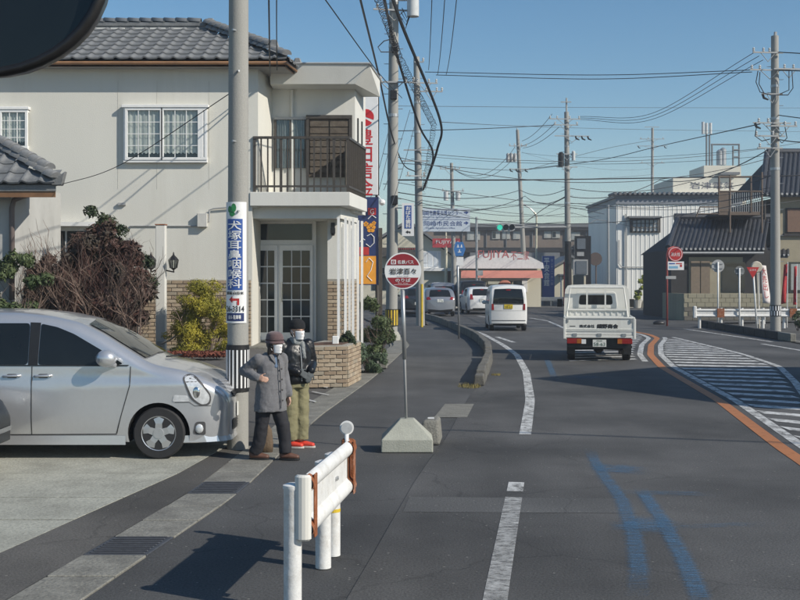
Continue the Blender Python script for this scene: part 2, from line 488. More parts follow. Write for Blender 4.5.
KERB = [(22.2, 1.52), (25, 1.83), (28.4, 2.2), (33, 2.5), (37, 2.56), (41, 2.5), (47.4, 2.14), (53.7, 1.77), (60, 1.1), (70, -.6), (80, -3.2), (100, -9)]
ROADL = [(1, -1.2), (7.48, -.345), (12.4, .215), (14.8, .58), (21.4, 1.35)] + [(d, x + .1) for d, x in KERB]
ROADR = [(1, 9.2), (20, 11), (37, 12.5), (50, 13), (53, 14.2), (55, 22), (58, 60), (100, 60)]
ds = frange(1, 21, 14) + frange(22.2, 60, 26) + frange(64, 100, 8)
g = MB(); g.strip([(smooth_tab(ROADL, d), d, 0) for d in ds], [(lerp_tab(ROADR, d), d, 0) for d in ds])
tag(g.build('road', A_ROAD), kind='structure')

GOUT = [(2, -2.8), (7.48, -2.07), (11.2, -1.56), (17.4, -1.21), (23.4, -.61), (28.4, -.2), (35.5, .31), (40, .15), (46, -.4), (60, -2)]
def gx(d): return smooth_tab(GOUT, d, .5)
g = MB(); dd = frange(1, 60, 50)
g.strip([(gx(d) + .004, d, -.006) for d in dd], [(smooth_tab(ROADL, d) + .3, d, -.006) for d in dd])
tag(g.build('sidewalk', A_WALK), kind='structure')

# gutter of concrete cover slabs with two iron grates between the sidewalk and the lots
gut = MB(); gut.strip([(gx(d) - .60, d, -.035) for d in frange(5, 45, 60)], [(gx(d) + .02, d, -.035) for d in frange(5, 45, 60)])
gut = gut.build('gutter', CONC); tag(gut, kind='structure')
d = 5.6; i = 0
while d < 38:
    L = .62
    iron = (8.35 < d < 8.95) or (10.75 < d < 11.3)
    a, b = gx(d + .012), gx(d + L - .012)
    m = MB(); zt = random.uniform(-.003, .004)
    m.prism([(a - .5, d + .012, zt - .05), (a - .012, d + .012, zt - .05), (b - .012, d + L - .012, zt - .05), (b - .5, d + L - .012, zt - .05)], (0, 0, .05))
    if iron:
        for k in range(9):
            y = d + .05 + k * (L - .1) / 8; xx = gx(y) - .255
            m.box((xx, y, zt + .004), (.42, .018, .012))
    o = m.build('iron_grate' if iron else 'cover_slab', IRON if iron else CONC, gut, bevel=.006)
    d += L; i += 1

# pale concrete parking pad in slabs, left of the gutter
PADL = [(5, -3.75), (8.78, -3.05), (13.27, -2.19), (17, -1.9)]
pad = MB(); pad.sheet([(-14, 5.0, -.03), (-3.8, 5.0, -.03), (-2.35, 15.6, -.03), (-14, 15.6, -.03)])
pad = pad.build('parking_pad', A_DARK); tag(pad, kind='structure')
cuts = [5.5, 8.0, 9.95, 10.95, 12.3, 15.4]
for a, b in zip(cuts[:-1], cuts[1:]):
    for xa, xb in ((-13.5, -9.2), (-9.19, None)):
        xr0 = xb if xb else lerp_tab(PADL, a + .01); xr1 = xb if xb else lerp_tab(PADL, b - .01)
        m = MB(); zt = random.uniform(-.001, .003)
        m.prism([(xa, a + .012, zt - .08), (xr0, a + .012, zt - .08), (xr1, b - .012, zt - .08), (xa, b - .012, zt - .08)], (0, 0, .08))
        m.build('concrete_slab', CONC_PALE, pad)
g = MB(); dd = frange(5, 15.5, 16)
g.strip([(lerp_tab(PADL, d) - .25, d, -.003) for d in dd], [(gx(d) - .50, d, -.003) for d in dd])
tag(g.build('asphalt_strip', A_DARK), kind='structure')

# sloping asphalt yard up to the house
def ss(t): t = max(0, min(1, t)); return t * t * (3 - 2 * t)
def tz(x, d): return -.016 + .66 * ss((d - 15.4) / 5.2) * (1 - ss((x + 2.75) / .85))
g = MB(); nx, ny = 40, 34
xs = frange(-14, -.2, nx); ys = frange(14.6, 30, ny)
pts = []
for y in ys:
    for k in range(nx):
        x = -14 + (gx(y) - .5 + 14) * k / (nx - 1); pts.append((x, y, tz(x, y)))
g.add(pts, [(j * nx + i, j * nx + i + 1, (j + 1) * nx + i + 1, (j + 1) * nx + i) for j in range(ny - 1) for i in range(nx - 1)])
tag(g.build('driveway', A_LOT, smooth=True), kind='structure')

# kerb stones
kb = MB(); kb.strip([(smooth_tab(KERB, d) - .1, d, .003) for d in frange(22.2, 60, 40)], [(smooth_tab(KERB, d) + .1, d, .003) for d in frange(22.2, 60, 40)])
KERBM = M('kerb_concrete', (.125, .12, .105), .9, .25, 4, .5, 40, fine=.2, fscale=50, stain=.8, stain_col=(.035, .033, .03), sscale=3); kb = kb.build('kerb', KERBM); tag(kb, kind='structure')
d = 22.2
while d < 58:
    L = .58
    if 29.3 < d < 30.3: d += L; continue
    m = MB(); a, b = smooth_tab(KERB, d, .6), smooth_tab(KERB, d + L - .015, .6)
    hh = .26 + random.uniform(-.008, .008)
    if d == 22.2: hh = .2
    jx = random.uniform(-.012, .012)
    m.add([(a - .105 + jx, d, 0), (a + .105 + jx, d, 0), (b + .105 + jx, d + L - .015, 0), (b - .105 + jx, d + L - .015, 0),
           (a - .085 + jx, d, hh), (a + .085 + jx, d, hh), (b + .085 + jx, d + L - .015, hh), (b - .085 + jx, d + L - .015, hh)],
          [(3, 2, 1, 0), (4, 5, 6, 7), (0, 1, 5, 4), (1, 2, 6, 5), (2, 3, 7, 6), (3, 0, 4, 7)])
    m.build('kerb_stone', KERBM, kb, bevel=.02, seg=2)
    d += L
# grass tuft and litter at the kerb end
GRASS = M('dry_grass', (.22, .18, .06), .9, .3, 20)
def tuft(name, c, r, n, h, mat, label, cat):
    m = MB()
    for k in range(n):
        a = random.uniform(0, 6.28); q = r * math.sqrt(random.random()); p = Vector(c) + Vector((q * math.cos(a), q * math.sin(a) * 1.6, 0))
        t = Vector((random.uniform(-1, 1), random.uniform(-1, 1), random.uniform(.5, 1.4))).normalized() * h * random.uniform(.4, 1); s = Vector((random.uniform(-1, 1), random.uniform(-1, 1), 0)).normalized() * .006
        m.add([p - s, p + s, p + t], [(0, 1, 2)])
    return tag(m.build(name, mat), label, cat, kind='stuff')
tuft('dry_grass', (1.33, 22.0, 0), .22, 260, .1, GRASS, 'dry grass tufts at the near end of the kerb', 'grass')
tuft('dry_grass', (2.06, 24.6, 0), .1, 120, .07, GRASS, 'dry grass growing along the road side of the kerb', 'grass')

# ---------------------------------------------------------------- road markings
W_LINE = worn_paint('worn_white_line', (.62, .62, .60), .56, 7, (1, .5, 1))
W_LINE2 = worn_paint('very_worn_white_line', (.55, .55, .53), .50, 9, (1.0, 1.3, 1), soft=.16)
W_HATCH = worn_paint('worn_hatch', (.68, .68, .66), .57, 4, (1, 1, 1), soft=.1)
O_LINE = worn_paint('orange_line', (.44, .17, .055), .68, 8)
BLUE_STREAK = worn_paint('faded_blue', (.06, .13, .24), .55, 9, (1, 1, 1), soft=.2, most=.8)
def path_strip(tab, d0, d1, w, z, n=40, off=0.0):
    l, r = [], []
    for d in frange(d0, d1, n):
        x = smooth_tab(tab, d, .5); t = Vector((smooth_tab(tab, d + .2, .5) - smooth_tab(tab, d - .2, .5), .4, 0)).normalized(); nn = Vector((t.y, -t.x, 0))
        c = Vector((x, d, z)) + nn * off
        l.append(c - nn * w / 2); r.append(c + nn * w / 2)
    return l, r
LW = [(6, .43), (7.48, .618), (11.3, 1.13), (15.8, 1.73), (19.6, 2.22), (25.4, 2.79), (31, 3.15), (35.5, 3.18), (41.6, 3.08), (47.8, 2.70), (56, 1.95)]
g = MB(); g.strip(*path_strip(LW, 5, 10.95, .16, .005)); tag(g.build('edge_line', W_LINE2), kind='structure')
g = MB(); g.strip(*path_strip(LW, 11.25, 11.75, .16, .005, 6)); g.strip(*path_strip(LW, 15.3, 56, .16, .005, 70)); tag(g.build('edge_line', W_LINE), kind='structure')
OC = [(10, 4.2), (13.2, 4.59), (14, 4.67), (19.5, 5.42), (23, 5.74), (26.8, 6.1), (31, 6.75), (35.5, 7.75), (39.5, 8.85), (42, 9.1), (44.5, 8.95), (47, 8.0)]
g = MB(); g.strip(*path_strip(OC, 9, 46, .18, .005, 70)); tag(g.build('centre_line', O_LINE), kind='structure')
g = MB(); g.strip(*path_strip(OC, 9, 40, .15, .005, 60, .28)); tag(g.build('hatch_border', W_LINE), kind='structure')
g = MB(); g.strip(*path_strip(OC, 28.5, 43.5, .15, .005, 30, -.28)); tag(g.build('hatch_border', W_LINE), kind='structure')
HR = [(13, 5.4), (16, 6.1), (20.5, 7.2), (23, 7.9), (27, 8.9), (31, 9.3), (34, 9.4), (40, 9.5)]
g = MB(); g.strip(*path_strip(HR, 14, 40, .15, .005, 50)); tag(g.build('hatch_border', W_LINE), kind='structure')
g = MB(); d = 13.6
while d < 40:
    a = smooth_tab(OC, d + .3) + .42; b = smooth_tab(HR, d - .3) - .14
    if b - a > .2: g.sheet([(a, d + .25, .0045), (b, d - .35, .0045), (b, d + .08, .0045), (a, d + .68, .0045)])
    d += .95
tag(g.build('hatching', W_HATCH), kind='structure')
g = MB(); d = 29
while d < 42:
    b = smooth_tab(OC, d) - .4; a = b - 1.8
    g.sheet([(a, d - .35, .0045), (b, d + .25, .0045), (b, d + .58, .0045), (a, d - .02, .0045)]); d += 1.0
tag(g.build('hatching', W_HATCH), kind='structure')
g = MB()
a, b = G(683, 329), G(770, 342); g.strip([a + Vector((0, 0, .005)), b + Vector((0, 0, .005))], [a + Vector((.15, .05, .005)), b + Vector((.15, .05, .005))])
a, b = G(760, 344), G(830, 356); g.strip([a + Vector((0, 0, .005)), b + Vector((0, 0, .005))], [a + Vector((.15, .05, .005)), b + Vector((.15, .05, .005))])
tag(g.build('edge_line', W_LINE), kind='structure')
g = MB()
for (a, b) in (((497, 337), (514, 342.5)), ((478, 316), (488, 317.5)), ((530, 318), (548, 321)), ((549, 321.5), (566, 329)), ((566, 331), (575, 342))):
    a, b = G(*a), G(*b); n = Vector(((b - a).y, -(b - a).x, 0)).normalized() * .08; u = Vector((0, 0, .005))
    g.sheet([a - n + u, b - n + u, b + n + u, a + n + u])
tag(g.build('lane_dash', W_LINE), kind='structure')
# paler patch across the near lane
g = MB(); u = Vector((0, 0, .0025)); g.sheet([G(403, 512) + u, G(640, 513.5) + u, G(640, 499) + u, G(409, 497) + u]); tag(g.build('pale_patch', A_PATCH), kind='structure')
g = MB(); g.sheet([G(434, 417.5) + u, G(467, 417.5) + u, G(474, 404) + u, G(445, 404) + u]); tag(g.build('concrete_patch', CONC), kind='structure')
# faded blue streaks over the asphalt
def blue_streak_mat():
    m = bpy.data.materials.new('faded_blue'); m.use_nodes = True; nt = m.node_tree; N = nt.nodes; Lk = nt.links
    b = N['Principled BSDF']; b.inputs['Roughness'].default_value = .75; b.inputs['Base Color'].default_value = (.075, .165, .275, 1)
    at = N.new('ShaderNodeAttribute'); at.attribute_name = 'cover'
    tc = N.new('ShaderNodeTexCoord'); mp = N.new('ShaderNodeMapping'); mp.inputs['Scale'].default_value = (1.2, 6, 1); Lk.new(tc.outputs['Object'], mp.inputs[0])
    n1 = N.new('ShaderNodeTexNoise'); n1.inputs['Scale'].default_value = 5; n1.inputs['Detail'].default_value = 9; n1.inputs['Roughness'].default_value = .8; Lk.new(mp.outputs[0], n1.inputs['Vector'])
    n2 = N.new('ShaderNodeTexNoise'); n2.inputs['Scale'].default_value = 60; n2.inputs['Detail'].default_value = 3; Lk.new(tc.outputs['Object'], n2.inputs['Vector'])
    a = N.new('ShaderNodeMath'); a.operation = 'MULTIPLY_ADD'; Lk.new(n1.outputs['Fac'], a.inputs[0]); a.inputs[1].default_value = 5.5; a.inputs[2].default_value = -2.95
    a2 = N.new('ShaderNodeMath'); a2.operation = 'ADD'; Lk.new(a.outputs[0], a2.inputs[0]); Lk.new(at.outputs['Fac'], a2.inputs[1])
    a3 = N.new('ShaderNodeMath'); a3.operation = 'MULTIPLY'; a3.use_clamp = True; Lk.new(a2.outputs[0], a3.inputs[0]); Lk.new(n2.outputs['Fac'], a3.inputs[1])
    a4 = N.new('ShaderNodeMath'); a4.operation = 'MULTIPLY'; Lk.new(a3.outputs[0], a4.inputs[0]); Lk.new(at.outputs['Fac'], a4.inputs[1])
    Lk.new(a4.outputs[0], b.inputs['Alpha']); return m
g = MB(); cov = []
def bl(pts, w, full=1.0, z=.005):
    """a blue streak that fades out towards its edges and ends"""
    pts = [G(*p) + Vector((0, 0, z)) for p in pts]; n = len(pts); rows = []
    for i, p in enumerate(pts):
        t = (pts[min(i + 1, n - 1)] - pts[max(0, i - 1)]).normalized(); q = Vector((t.y, -t.x, 0)) * w / 2; e = full if 0 < i < n - 1 else 0.0
        rows.append([p - q, p - q * .4, p + q * .4, p + q]); cov.extend([0, e, e, 0])
    g.add([v for r_ in rows for v in r_], [(4 * i + k, 4 * i + k + 1, 4 * i + k + 5, 4 * i + k + 4) for i in range(n - 1) for k in range(3)])
bl([(586, 446), (594, 460), (604, 476), (622, 500), (634, 535), (639, 570), (642, 610)], .22, 1.02)
bl([(636, 486), (645, 496), (662, 520), (684, 560), (698, 592), (712, 620)], .22, 1.08, .0054)
bl([(544, 354), (548, 362), (552, 372), (559, 386)], .24, 1.05)
bl([(585, 468), (600, 468), (630, 470), (655, 471)], .8, .95, .0058)
bl([(612, 493), (640, 493), (690, 494), (730, 494)], .35, .7, .0062)
bl([(615, 520), (630, 523), (660, 526), (690, 528)], .85, 1.0, .0066)
bl([(650, 530), (690, 527), (740, 525), (780, 524)], .25, .6, .007)
bl([(560, 378), (575, 378), (595, 377), (610, 377)], 1.0, .7, .0058)
o = g.build('blue_streaks', blue_streak_mat()); tag(o, kind='structure')
ca = o.data.attributes.new('cover', 'FLOAT', 'POINT'); ca.data.foreach_set('value', cov)
# white bay lines in front of the brick planter
g = MB()
for (x0, y0, x1, y1) in ((311, 385.5, 327, 388.5), (311, 392.5, 328, 396), (303, 399.5, 315, 403)):
    a, b = G(x0, y0), G(x1, y1); n = Vector((.02, .12, 0)); q = .03
    g.sheet([a + Vector((0, 0, tz(a.x, a.y) + q)), b + Vector((0, 0, tz(b.x, b.y) + q)), b + n + Vector((0, 0, tz(b.x, b.y) + q)), a + n + Vector((0, 0, tz(a.x, a.y) + q))])
tag(g.build('bay_line', W_LINE), kind='structure')
# low kerb on the far right side of the road
rk = MB(); rk.sheet([(12.9, 36.5, .003), (13.1, 36.5, .003), (13.5, 50.5, .003), (13.3, 50.5, .003)]); rk = rk.build('far_kerb', CONC); DKERB = M('dark_kerb', (.035, .034, .033), .9, .3, 4, .4, 30); tag(rk, kind='structure')
a, b = G(790, 342), G(699, 326.5)
nk = 9
for k in range(nk):
    p, q = a.lerp(b, k / nk), a.lerp(b, (k + .97) / nk)
    m = MB(); m.prism([p, p + Vector((.2, 0, 0)), q + Vector((.2, 0, 0)), q], (0, 0, .27)); m.build('kerb_stone', CONC if k == 0 else DKERB, rk, bevel=.02)
# ---------------------------------------------------------------- roof tiles, bricks
def tile_mesh(name, w, L, mat):
    n = 8; vs = []
    for j, v in enumerate((0.0, L)):
        for i in range(n + 1):
            u = i / n
            z = .034 * math.exp(-((u - .16) / .13) ** 2) - .008 * math.sin(math.pi * u) + (.03 if j == 0 else 0.0)
            vs.append((u * w, v, z))
    for i in range(n + 1):
        x, y, z = vs[i]; vs.append((x, y, z - .03))
    fs = [(i, i + 1, n + 2 + i, n + 1 + i) for i in range(n)] + [(2 * n + 2 + i, 2 * n + 3 + i, i + 1, i) for i in range(n)]
    me = bpy.data.meshes.new(name); me.from_pydata(vs, [], fs); me.materials.append(mat)
    for p in me.polygons: p.use_smooth = p.index < n
    return me
TILE_ME = tile_mesh('roof_tile', .29, .5, TILE)
def cap_mesh(name, L, r, mat):
    m = MB(); n = 8
    for j in range(2):
        for i in range(n + 1):
            a = math.pi * i / n; m.v.append(Vector((r * math.cos(a), j * L, r * .9 * math.sin(a) + (.02 if j == 0 else 0))))
    for i in range(n): m.f.append((i, i + 1, n + 2 + i, n + 1 + i))
    m.f.append(tuple(range(n, -1, -1)))
    me = bpy.data.meshes.new(name); me.from_pydata([tuple(v) for v in m.v], [], m.f); me.materials.append(mat)
    for p in me.polygons: p.use_smooth = p.index < n
    return me
CAP_ME = cap_mesh('ridge_tile', .3, .11, TILE)

def tiled_plane(parent, o, u, v, nu, nv, keep, w=.29, step=.4, me=None):
    """pantiles on a sloping plane: o the eave corner, u along the eave, v up the slope"""
    u, v = Vector(u).normalized(), Vector(v).normalized(); n = u.cross(v).normalized(); k = 0
    for j in range(nv):
        for i in range(nu):
            c = Vector(o) + u * (i * w + w / 2) + v * (j * step + step / 2)
            if not keep(c): continue
            a = Vector(o) + u * (i * w) + v * (j * step) + n * (.05 + random.uniform(-.004, .004))
            mm = frame_m(a, u, v, n) @ Matrix.Rotation(random.uniform(-.012, .012), 4, 'Z')
            copy_piece('roof_tile', me or TILE_ME, parent, mm)
def cap_row(parent, a, b, me=None, L=.27, lift=.1):
    a, b = Vector(a), Vector(b); t = (b - a).normalized(); x = t.cross(Vector((0, 0, 1))).normalized(); z = x.cross(t)
    n = int((b - a).length / L)
    for i in range(n):
        copy_piece('ridge_tile', me or CAP_ME, parent, frame_m(a + t * (i * L) + z * lift, x, t, z))

brick_me = {}
def brick_mesh(sz, mi):
    key = (tuple(round(s, 3) for s in sz), mi)
    if key in brick_me: return brick_me[key]
    me = bpy.data.meshes.new('brick'); bm = bmesh.new()
    bmesh.ops.create_cube(bm, size=1.0)
    for v in bm.verts: v.co = Vector((v.co.x * sz[0], v.co.y * sz[1], v.co.z * sz[2]))
    bmesh.ops.bevel(bm, geom=list(bm.edges), offset=.006, segments=1, affect='EDGES')
    bm.to_mesh(me); bm.free(); me.materials.append(BRICKS[mi]); brick_me[key] = me
    return me
def brick_face(parent, o, u, width, z0, z1, n, bw=.235, bh=.078, joint=.012, skip=None):
    """a running-bond brick skin on a vertical face; o left bottom, u along, n outward"""
    u, n = Vector(u).normalized(), Vector(n).normalized(); row = 0; z = z0
    while z + bh <= z1 + .01:
        x = -(bw / 2 if row % 2 else 0)
        while x < width - .03:
            a, b = max(x, 0), min(x + bw - joint, width)
            if b - a > .05 and not (skip and skip((a + b) / 2, z + bh / 2)):
                full = abs((b - a) - (bw - joint)) < 1e-4
                me = brick_mesh((b - a, .03, bh - joint), random.choices(range(5), (4, 4, 2, 2, 2))[0])
                c = Vector(o) + u * ((a + b) / 2) + n * (.012 + random.uniform(-.003, .003)); c.z = z + bh / 2
                copy_piece('brick', me, parent, frame_m(c, u, -n, Vector((0, 0, 1))))
            x += bw
        z += bh; row += 1

# ---------------------------------------------------------------- the clinic house on the left
DV = Vector((.13, 1, 0)).normalized()          # direction of the side walls, along the street
hs = thing('house', 'cream two storey house with grey tiled hip roof and a flat roofed wing with balcony', 'house', (-5, 25, 0))
FD = 23.5
XC = (258 - CX) / F * FD                        # right corner of the main block, upper storey
w = MB()
w.box2((-14, FD, .2), (XC - .12, FD + 6, 3.52))
w.box2((-14, FD, 3.52), (XC, FD + 6, 6.42))
wall = w.build('wall', WALLM, hs)
side = MB(); a = Vector((XC, FD + .01, 3.52)); side.prism([a, a + DV * 1.25, a + DV * 1.25 - Vector((.5, 0, 0)), a - Vector((.5, 0, 0))], (0, 0, 2.9)); side.build('wall', WALLM, hs)
# panel joints of the render
for px in (118, 157, 209):
    x = (px - CX) / F * FD
    j = MB(); j.box((x, FD - .001, 5.0), (.01, .004, 2.2)); j.build('wall_joint', JOINT, hs)

# roof
RZ, EZ = 7.68, 6.47; ED = 23.2; RDp = 26.0
CRN = Vector((-2.32, ED, EZ)); RE = Vector((-4.41, RDp, RZ)); EE = CRN + DV * 1.65
vdir = Vector((0, RDp - ED, RZ - EZ))
r = MB()
r.add([(-14.5, ED, EZ), CRN, RE, (-14.5, RDp, RZ), (-14.5, ED, EZ - .12), CRN - Vector((0, 0, .12)), RE - Vector((0, 0, .12)), (-14.5, RDp, RZ - .12)],
      [(0, 1, 2, 3), (7, 6, 5, 4), (0, 4, 5, 1), (0, 3, 7, 4)])
back = Vector((-4.41, 29, EZ))
r.add([CRN, EE, EE + Vector((-2.4, .9, 1.2)), RE, CRN - Vector((0, 0, .12)), EE - Vector((0, 0, .12))], [(0, 1, 2, 3), (0, 4, 5, 1)])
r.add([(-14.5, RDp, RZ), RE, (-3.6, 29.5, 6.3), (-14.5, 29.5, 6.3)], [(0, 1, 2, 3)])
roof = r.build('roof', TILE, hs)
hipx = lambda y: CRN.x + (RE.x - CRN.x) * (y - CRN.y) / (RE.y - CRN.y)
tiled_plane(roof, (-10.4, ED - .06, EZ - .03), (1, 0, 0), vdir, 30, 8, lambda c: c.x < hipx(c.y) + .02 and c.y < RDp)
sv = Vector((-2.0, .26, 1.3)); sv = (RE - CRN) - DV * ((RE - CRN).dot(DV)); sv = Vector((sv.x, sv.y, RZ - EZ))
tiled_plane(roof, CRN + Vector((.05, 0, -.03)), DV, sv, 6, 6, lambda c: c.y < 24.8 and c.x > hipx(c.y) - .02)
cap_row(roof, CRN + Vector((.03, -.05, .02)), RE, lift=.07)
cap_row(roof, CRN + Vector((-.35, .5, .24)), RE + Vector((0, 0, .02)), lift=.15)
cap_row(roof, (-11, RDp, RZ), RE + Vector((.15, 0, 0)), lift=.17)
m = MB(); m.box2((-12, RDp - .1, RZ - .02), (RE.x + .05, RDp + .1, RZ + .075)); m.build('ridge_course', TILE, roof)
m = MB(); m.box2((-12, RDp - .125, RZ + .075), (RE.x + .02, RDp + .125, RZ + .10)); m.box2((-12, RDp - .09, RZ + .10), (RE.x + .02, RDp + .09, RZ + .17)); m.build('ridge_course', TILE, roof)
m = MB()
for k in range(9):
    x = -8.6 + k * .45; L = random.uniform(.18, .42)
    m.box((x, RDp - .125, RZ - .01), (L, .05, .07))
m.build('mortar', MORTAR, roof)
for (p, s) in ((RE + Vector((.12, -.02, .12)), .22), (CRN + Vector((-.27, .36, .36)), .2), (CRN + Vector((.16, 1.0, .12)), .18)):
    m = MB(); m.prism([p + Vector((-s * .5, 0, -s)), p + Vector((s * .5, 0, -s)), p + Vector((s * .62, 0, -s * .2)), p + Vector((s * .3, 0, s * .7)), p + Vector((-s * .3, 0, s * .7)), p + Vector((-s * .62, 0, -s * .2))], (0, .12, 0))
    m.build('ridge_end_tile', TILE, roof, bevel=.02)
# soffit, fascia and gutter
m = MB(); m.sheet([(-14.4, ED + .03, EZ - .12), (CRN.x - .03, ED + .03, EZ - .12), (EE.x - .03, EE.y, EZ - .12), (-3.2, 24.6, EZ - .12), (-14.4, 23.6, EZ - .12)]); m.build('soffit', SOFFIT, hs)
m = MB(); m.box2((-14.4, ED + .0, EZ - .125), (CRN.x, ED + .03, EZ - .0)); m.build('fascia', BROWN, hs)
m = MB(); m.prism([CRN + Vector((0, 0, -.125)), EE + Vector((0, 0, -.125)), EE + Vector((-.03, 0, -.125)), CRN + Vector((-.03, 0, -.125))], (0, 0, .12)); m.build('fascia', BROWN, hs)
m = MB(); m.tube([(-14.4, ED - .04, EZ - .06), (CRN.x + .04, ED - .04, EZ - .06), EE + Vector((.04, 0, -.06))], .04, 8); m.build('gutter_pipe', BROWN, hs, smooth=True, auto=50)
m = MB(); e = EE + Vector((.05, -.02, -.1)); m.box(e, (.14, .14, .16)); m.box(e + Vector((0, .02, -.14)), (.08, .08, .16)); m.build('gutter_outlet', M('old_brass', (.34, .19, .06), .5, .3, 12), hs, bevel=.015)

# flat roofed wing with the slanted parapet
WB = 24.7
fx = lambda d, x0, d0: x0 + .13 * (d - d0)
w = MB()
wc = (355 - CX) / F * WB
w.add([(-2.95, WB, 3.5), (wc, WB, 3.5), (fx(26.1, wc, WB), 26.1, 3.5), (-2.95, 26.1, 3.5), (-2.95, WB, 6.3), (wc, WB, 6.3), (fx(26.1, wc, WB), 26.1, 6.3), (-2.95, 26.1, 6.3)],
      [(3, 2, 1, 0), (4, 5, 6, 7), (0, 1, 5, 4), (1, 2, 6, 5), (2, 3, 7, 6), (3, 0, 4, 7)])
w.box2((-5, 26.08, .2), (-1.35, 31, 6.2))
w.build('wing_wall', WALLB, hs)
T = P(369, 64, 24.0); Bq = P(355, 84, 24.1); Rt = P(380, 80, 25.6); Rb = P(380, 97, 25.6)
m = MB(); m.add([(-2.72, 24.0, T.z), T, Rt, (-2.72, 25.6, T.z - .03), (-2.72, 24.1, Bq.z), Bq, Rb, (-2.72, 25.6, Rb.z)],
      [(0, 1, 2, 3), (7, 6, 5, 4), (0, 4, 5, 1), (1, 5, 6, 2), (2, 6, 7, 3), (3, 7, 4, 0)])
m.build('parapet', WALLB, hs)
m = MB(); m.tube([(-2.72, 24.0, T.z + .015), T + Vector((.01, -.01, .015)), Rt + Vector((.01, 0, .015))], .022, 6); m.build('parapet_cap', STEEL_P, hs)
m = MB(); m.tube([(P(292, 90, 24.66)), P(292, 190, 24.66)], .03, 8); m.build('downpipe', WALLB, hs)
# balcony slab
SF = 23.42
sx0 = -3.06; c1 = P(350, 191, SF); zt, zb = c1.z - .02, P(350, 206, SF).z
c2 = Vector((fx(25.6, c1.x, SF), 25.6, 0))
m = MB(); m.prism([(sx0, SF, zb), (c1.x, SF, zb), (c2.x, 25.6, zb), (sx0, 25.6, zb)], (0, 0, zt - zb)); m.build('balcony_slab', WALLB, hs, bevel=.01)
m = MB(); m.prism([(sx0, SF + .25, zb - .24), (c1.x - .2, SF + .25, zb - .24), (c2.x - .2, 25.6, zb - .24), (sx0, 25.6, zb - .24)], (0, 0, .237)); m.build('balcony_beam', WALLB, hs)
# balcony railing
rt = P(345, 136, SF).z
bal = MB(); bal.box2((-3.0, SF + .03, rt - .05), (c1.x - .03, SF + .09, rt)); bal.box2((-3.0, SF + .04, zt + .1), (c1.x - .03, SF + .08, zt + .14)); 
bal = bal.build('balcony_railing', BRONZE, hs)
nb = 15
for k in range(nb):
    x = -2.97 + (c1.x - .06 + 2.97) * k / (nb - 1); th = .055 if k % 4 == 0 else .03
    m = MB(); m.box2((x - th / 2, SF + .045, zt), (x + th / 2, SF + .075, rt - .05)); m.build('baluster', BRONZE, bal)
a0 = Vector((c1.x - .06, SF + .1, 0)); a1 = Vector((fx(25.55, c1.x, SF) - .06, 25.55, 0))
m = MB(); m.prism([a0 + Vector((0, 0, rt - .05)), a1 + Vector((0, 0, rt - .05)), a1 + Vector((.05, 0, rt - .05)), a0 + Vector((.05, 0, rt - .05))], (0, 0, .05))
m.prism([a0 + Vector((0, 0, zt + .1)), a1 + Vector((0, 0, zt + .1)), a1 + Vector((.04, 0, zt + .1)), a0 + Vector((.04, 0, zt + .1))], (0, 0, .04)); m.build('side_rail', BRONZE, bal)
for k in range(15):
    p = a0.lerp(a1, k / 14); m = MB(); m.box2((p.x + .01, p.y - .012, zt), (p.x + .04, p.y + .012, rt - .05)); m.build('baluster', BRONZE, bal)
BAMB = M('balcony_screen', (.22, .18, .13), .8, .3, 9)
m = MB(); m.prism([a0 + Vector((-.05, 0, zt + .16)), a1 + Vector((-.05, 0, zt + .16)), a1 + Vector((-.03, 0, zt + .16)), a0 + Vector((-.03, 0, zt + .16))], (0, 0, rt - zt - .25)); m.build('screen_panel', BAMB, bal)
# balcony door: curtained glass and weathered shutter
y = WB - .02
def rect(px0, py0, px1, py1, d): 
    a, b = P(px0, py0, d), P(px1, py1, d); return a.x, b.x, b.z, a.z
def flat(name, px0, py0, px1, py1, d, th, mat, parent, bevel=0):
    x0, x1, z0, z1 = rect(px0, py0, px1, py1, d); m = MB(); m.box2((x0, d, z0), (x1, d + th, z1)); return m.build(name, mat, parent, bevel=bevel)
bw = flat('balcony_window', 274, 117, 307, 168, WB - .01, .02, DARKIN, hs)
m = MB(); n = 40
x0, x1, z0, z1 = rect(276, 120, 305, 168, WB - .02)
m.strip([(x0 + (x1 - x0) * k / n, WB - .03 + .02 * math.sin(k * 1.9), z0) for k in range(n + 1)], [(x0 + (x1 - x0) * k / n, WB - .03 + .02 * math.sin(k * 1.9), z1) for k in range(n + 1)])
m.build('curtain', CURTAIN_D, bw, smooth=True)
flat('pane', 276, 120, 305, 168, WB - .065, .004, PANE, bw)
for q in ((274, 117, 276.5, 168), (289.5, 119, 291, 168), (304.5, 117, 307, 168)): flat('frame', q[0], q[1], q[2], q[3], WB - .075, .06, BRONZE, bw)
flat('frame', 274, 117, 307, 119.5, WB - .08, .07, STEEL_P, bw)
sh = flat('shutter', 306, 115, 352, 177, WB - .10, .09, WOODSHUT, hs)
for k in range(2):
    for j in range(8):
        flat('slat', 310 + 20 * k, 121 + j * 6.6, 328.5 + 20 * k, 126.6 + j * 6.6, WB - .125 + random.uniform(-.004, .004), .03, WOODSHUT, sh)
flat('shutter_frame', 306, 115, 352, 118.5, WB - .15, .13, BRONZE, sh)
flat('shutter_frame', 306, 118.5, 309, 177, WB - .14, .1, BRONZE, sh); flat('shutter_frame', 349, 118.5, 352, 177, WB - .14, .1, BRONZE, sh)
# ventilation slots in the side wall of the wing
for px in (357.5, 361.5):
    dd_ = (wc - .13 * WB) / ((px - CX) / F - .13); x = (px - CX) / F * dd_
    m = MB(); m.box((x + .012, dd_, 5.1), (.03, .1, .9)); m.build('slot_window', BLACKP, hs)

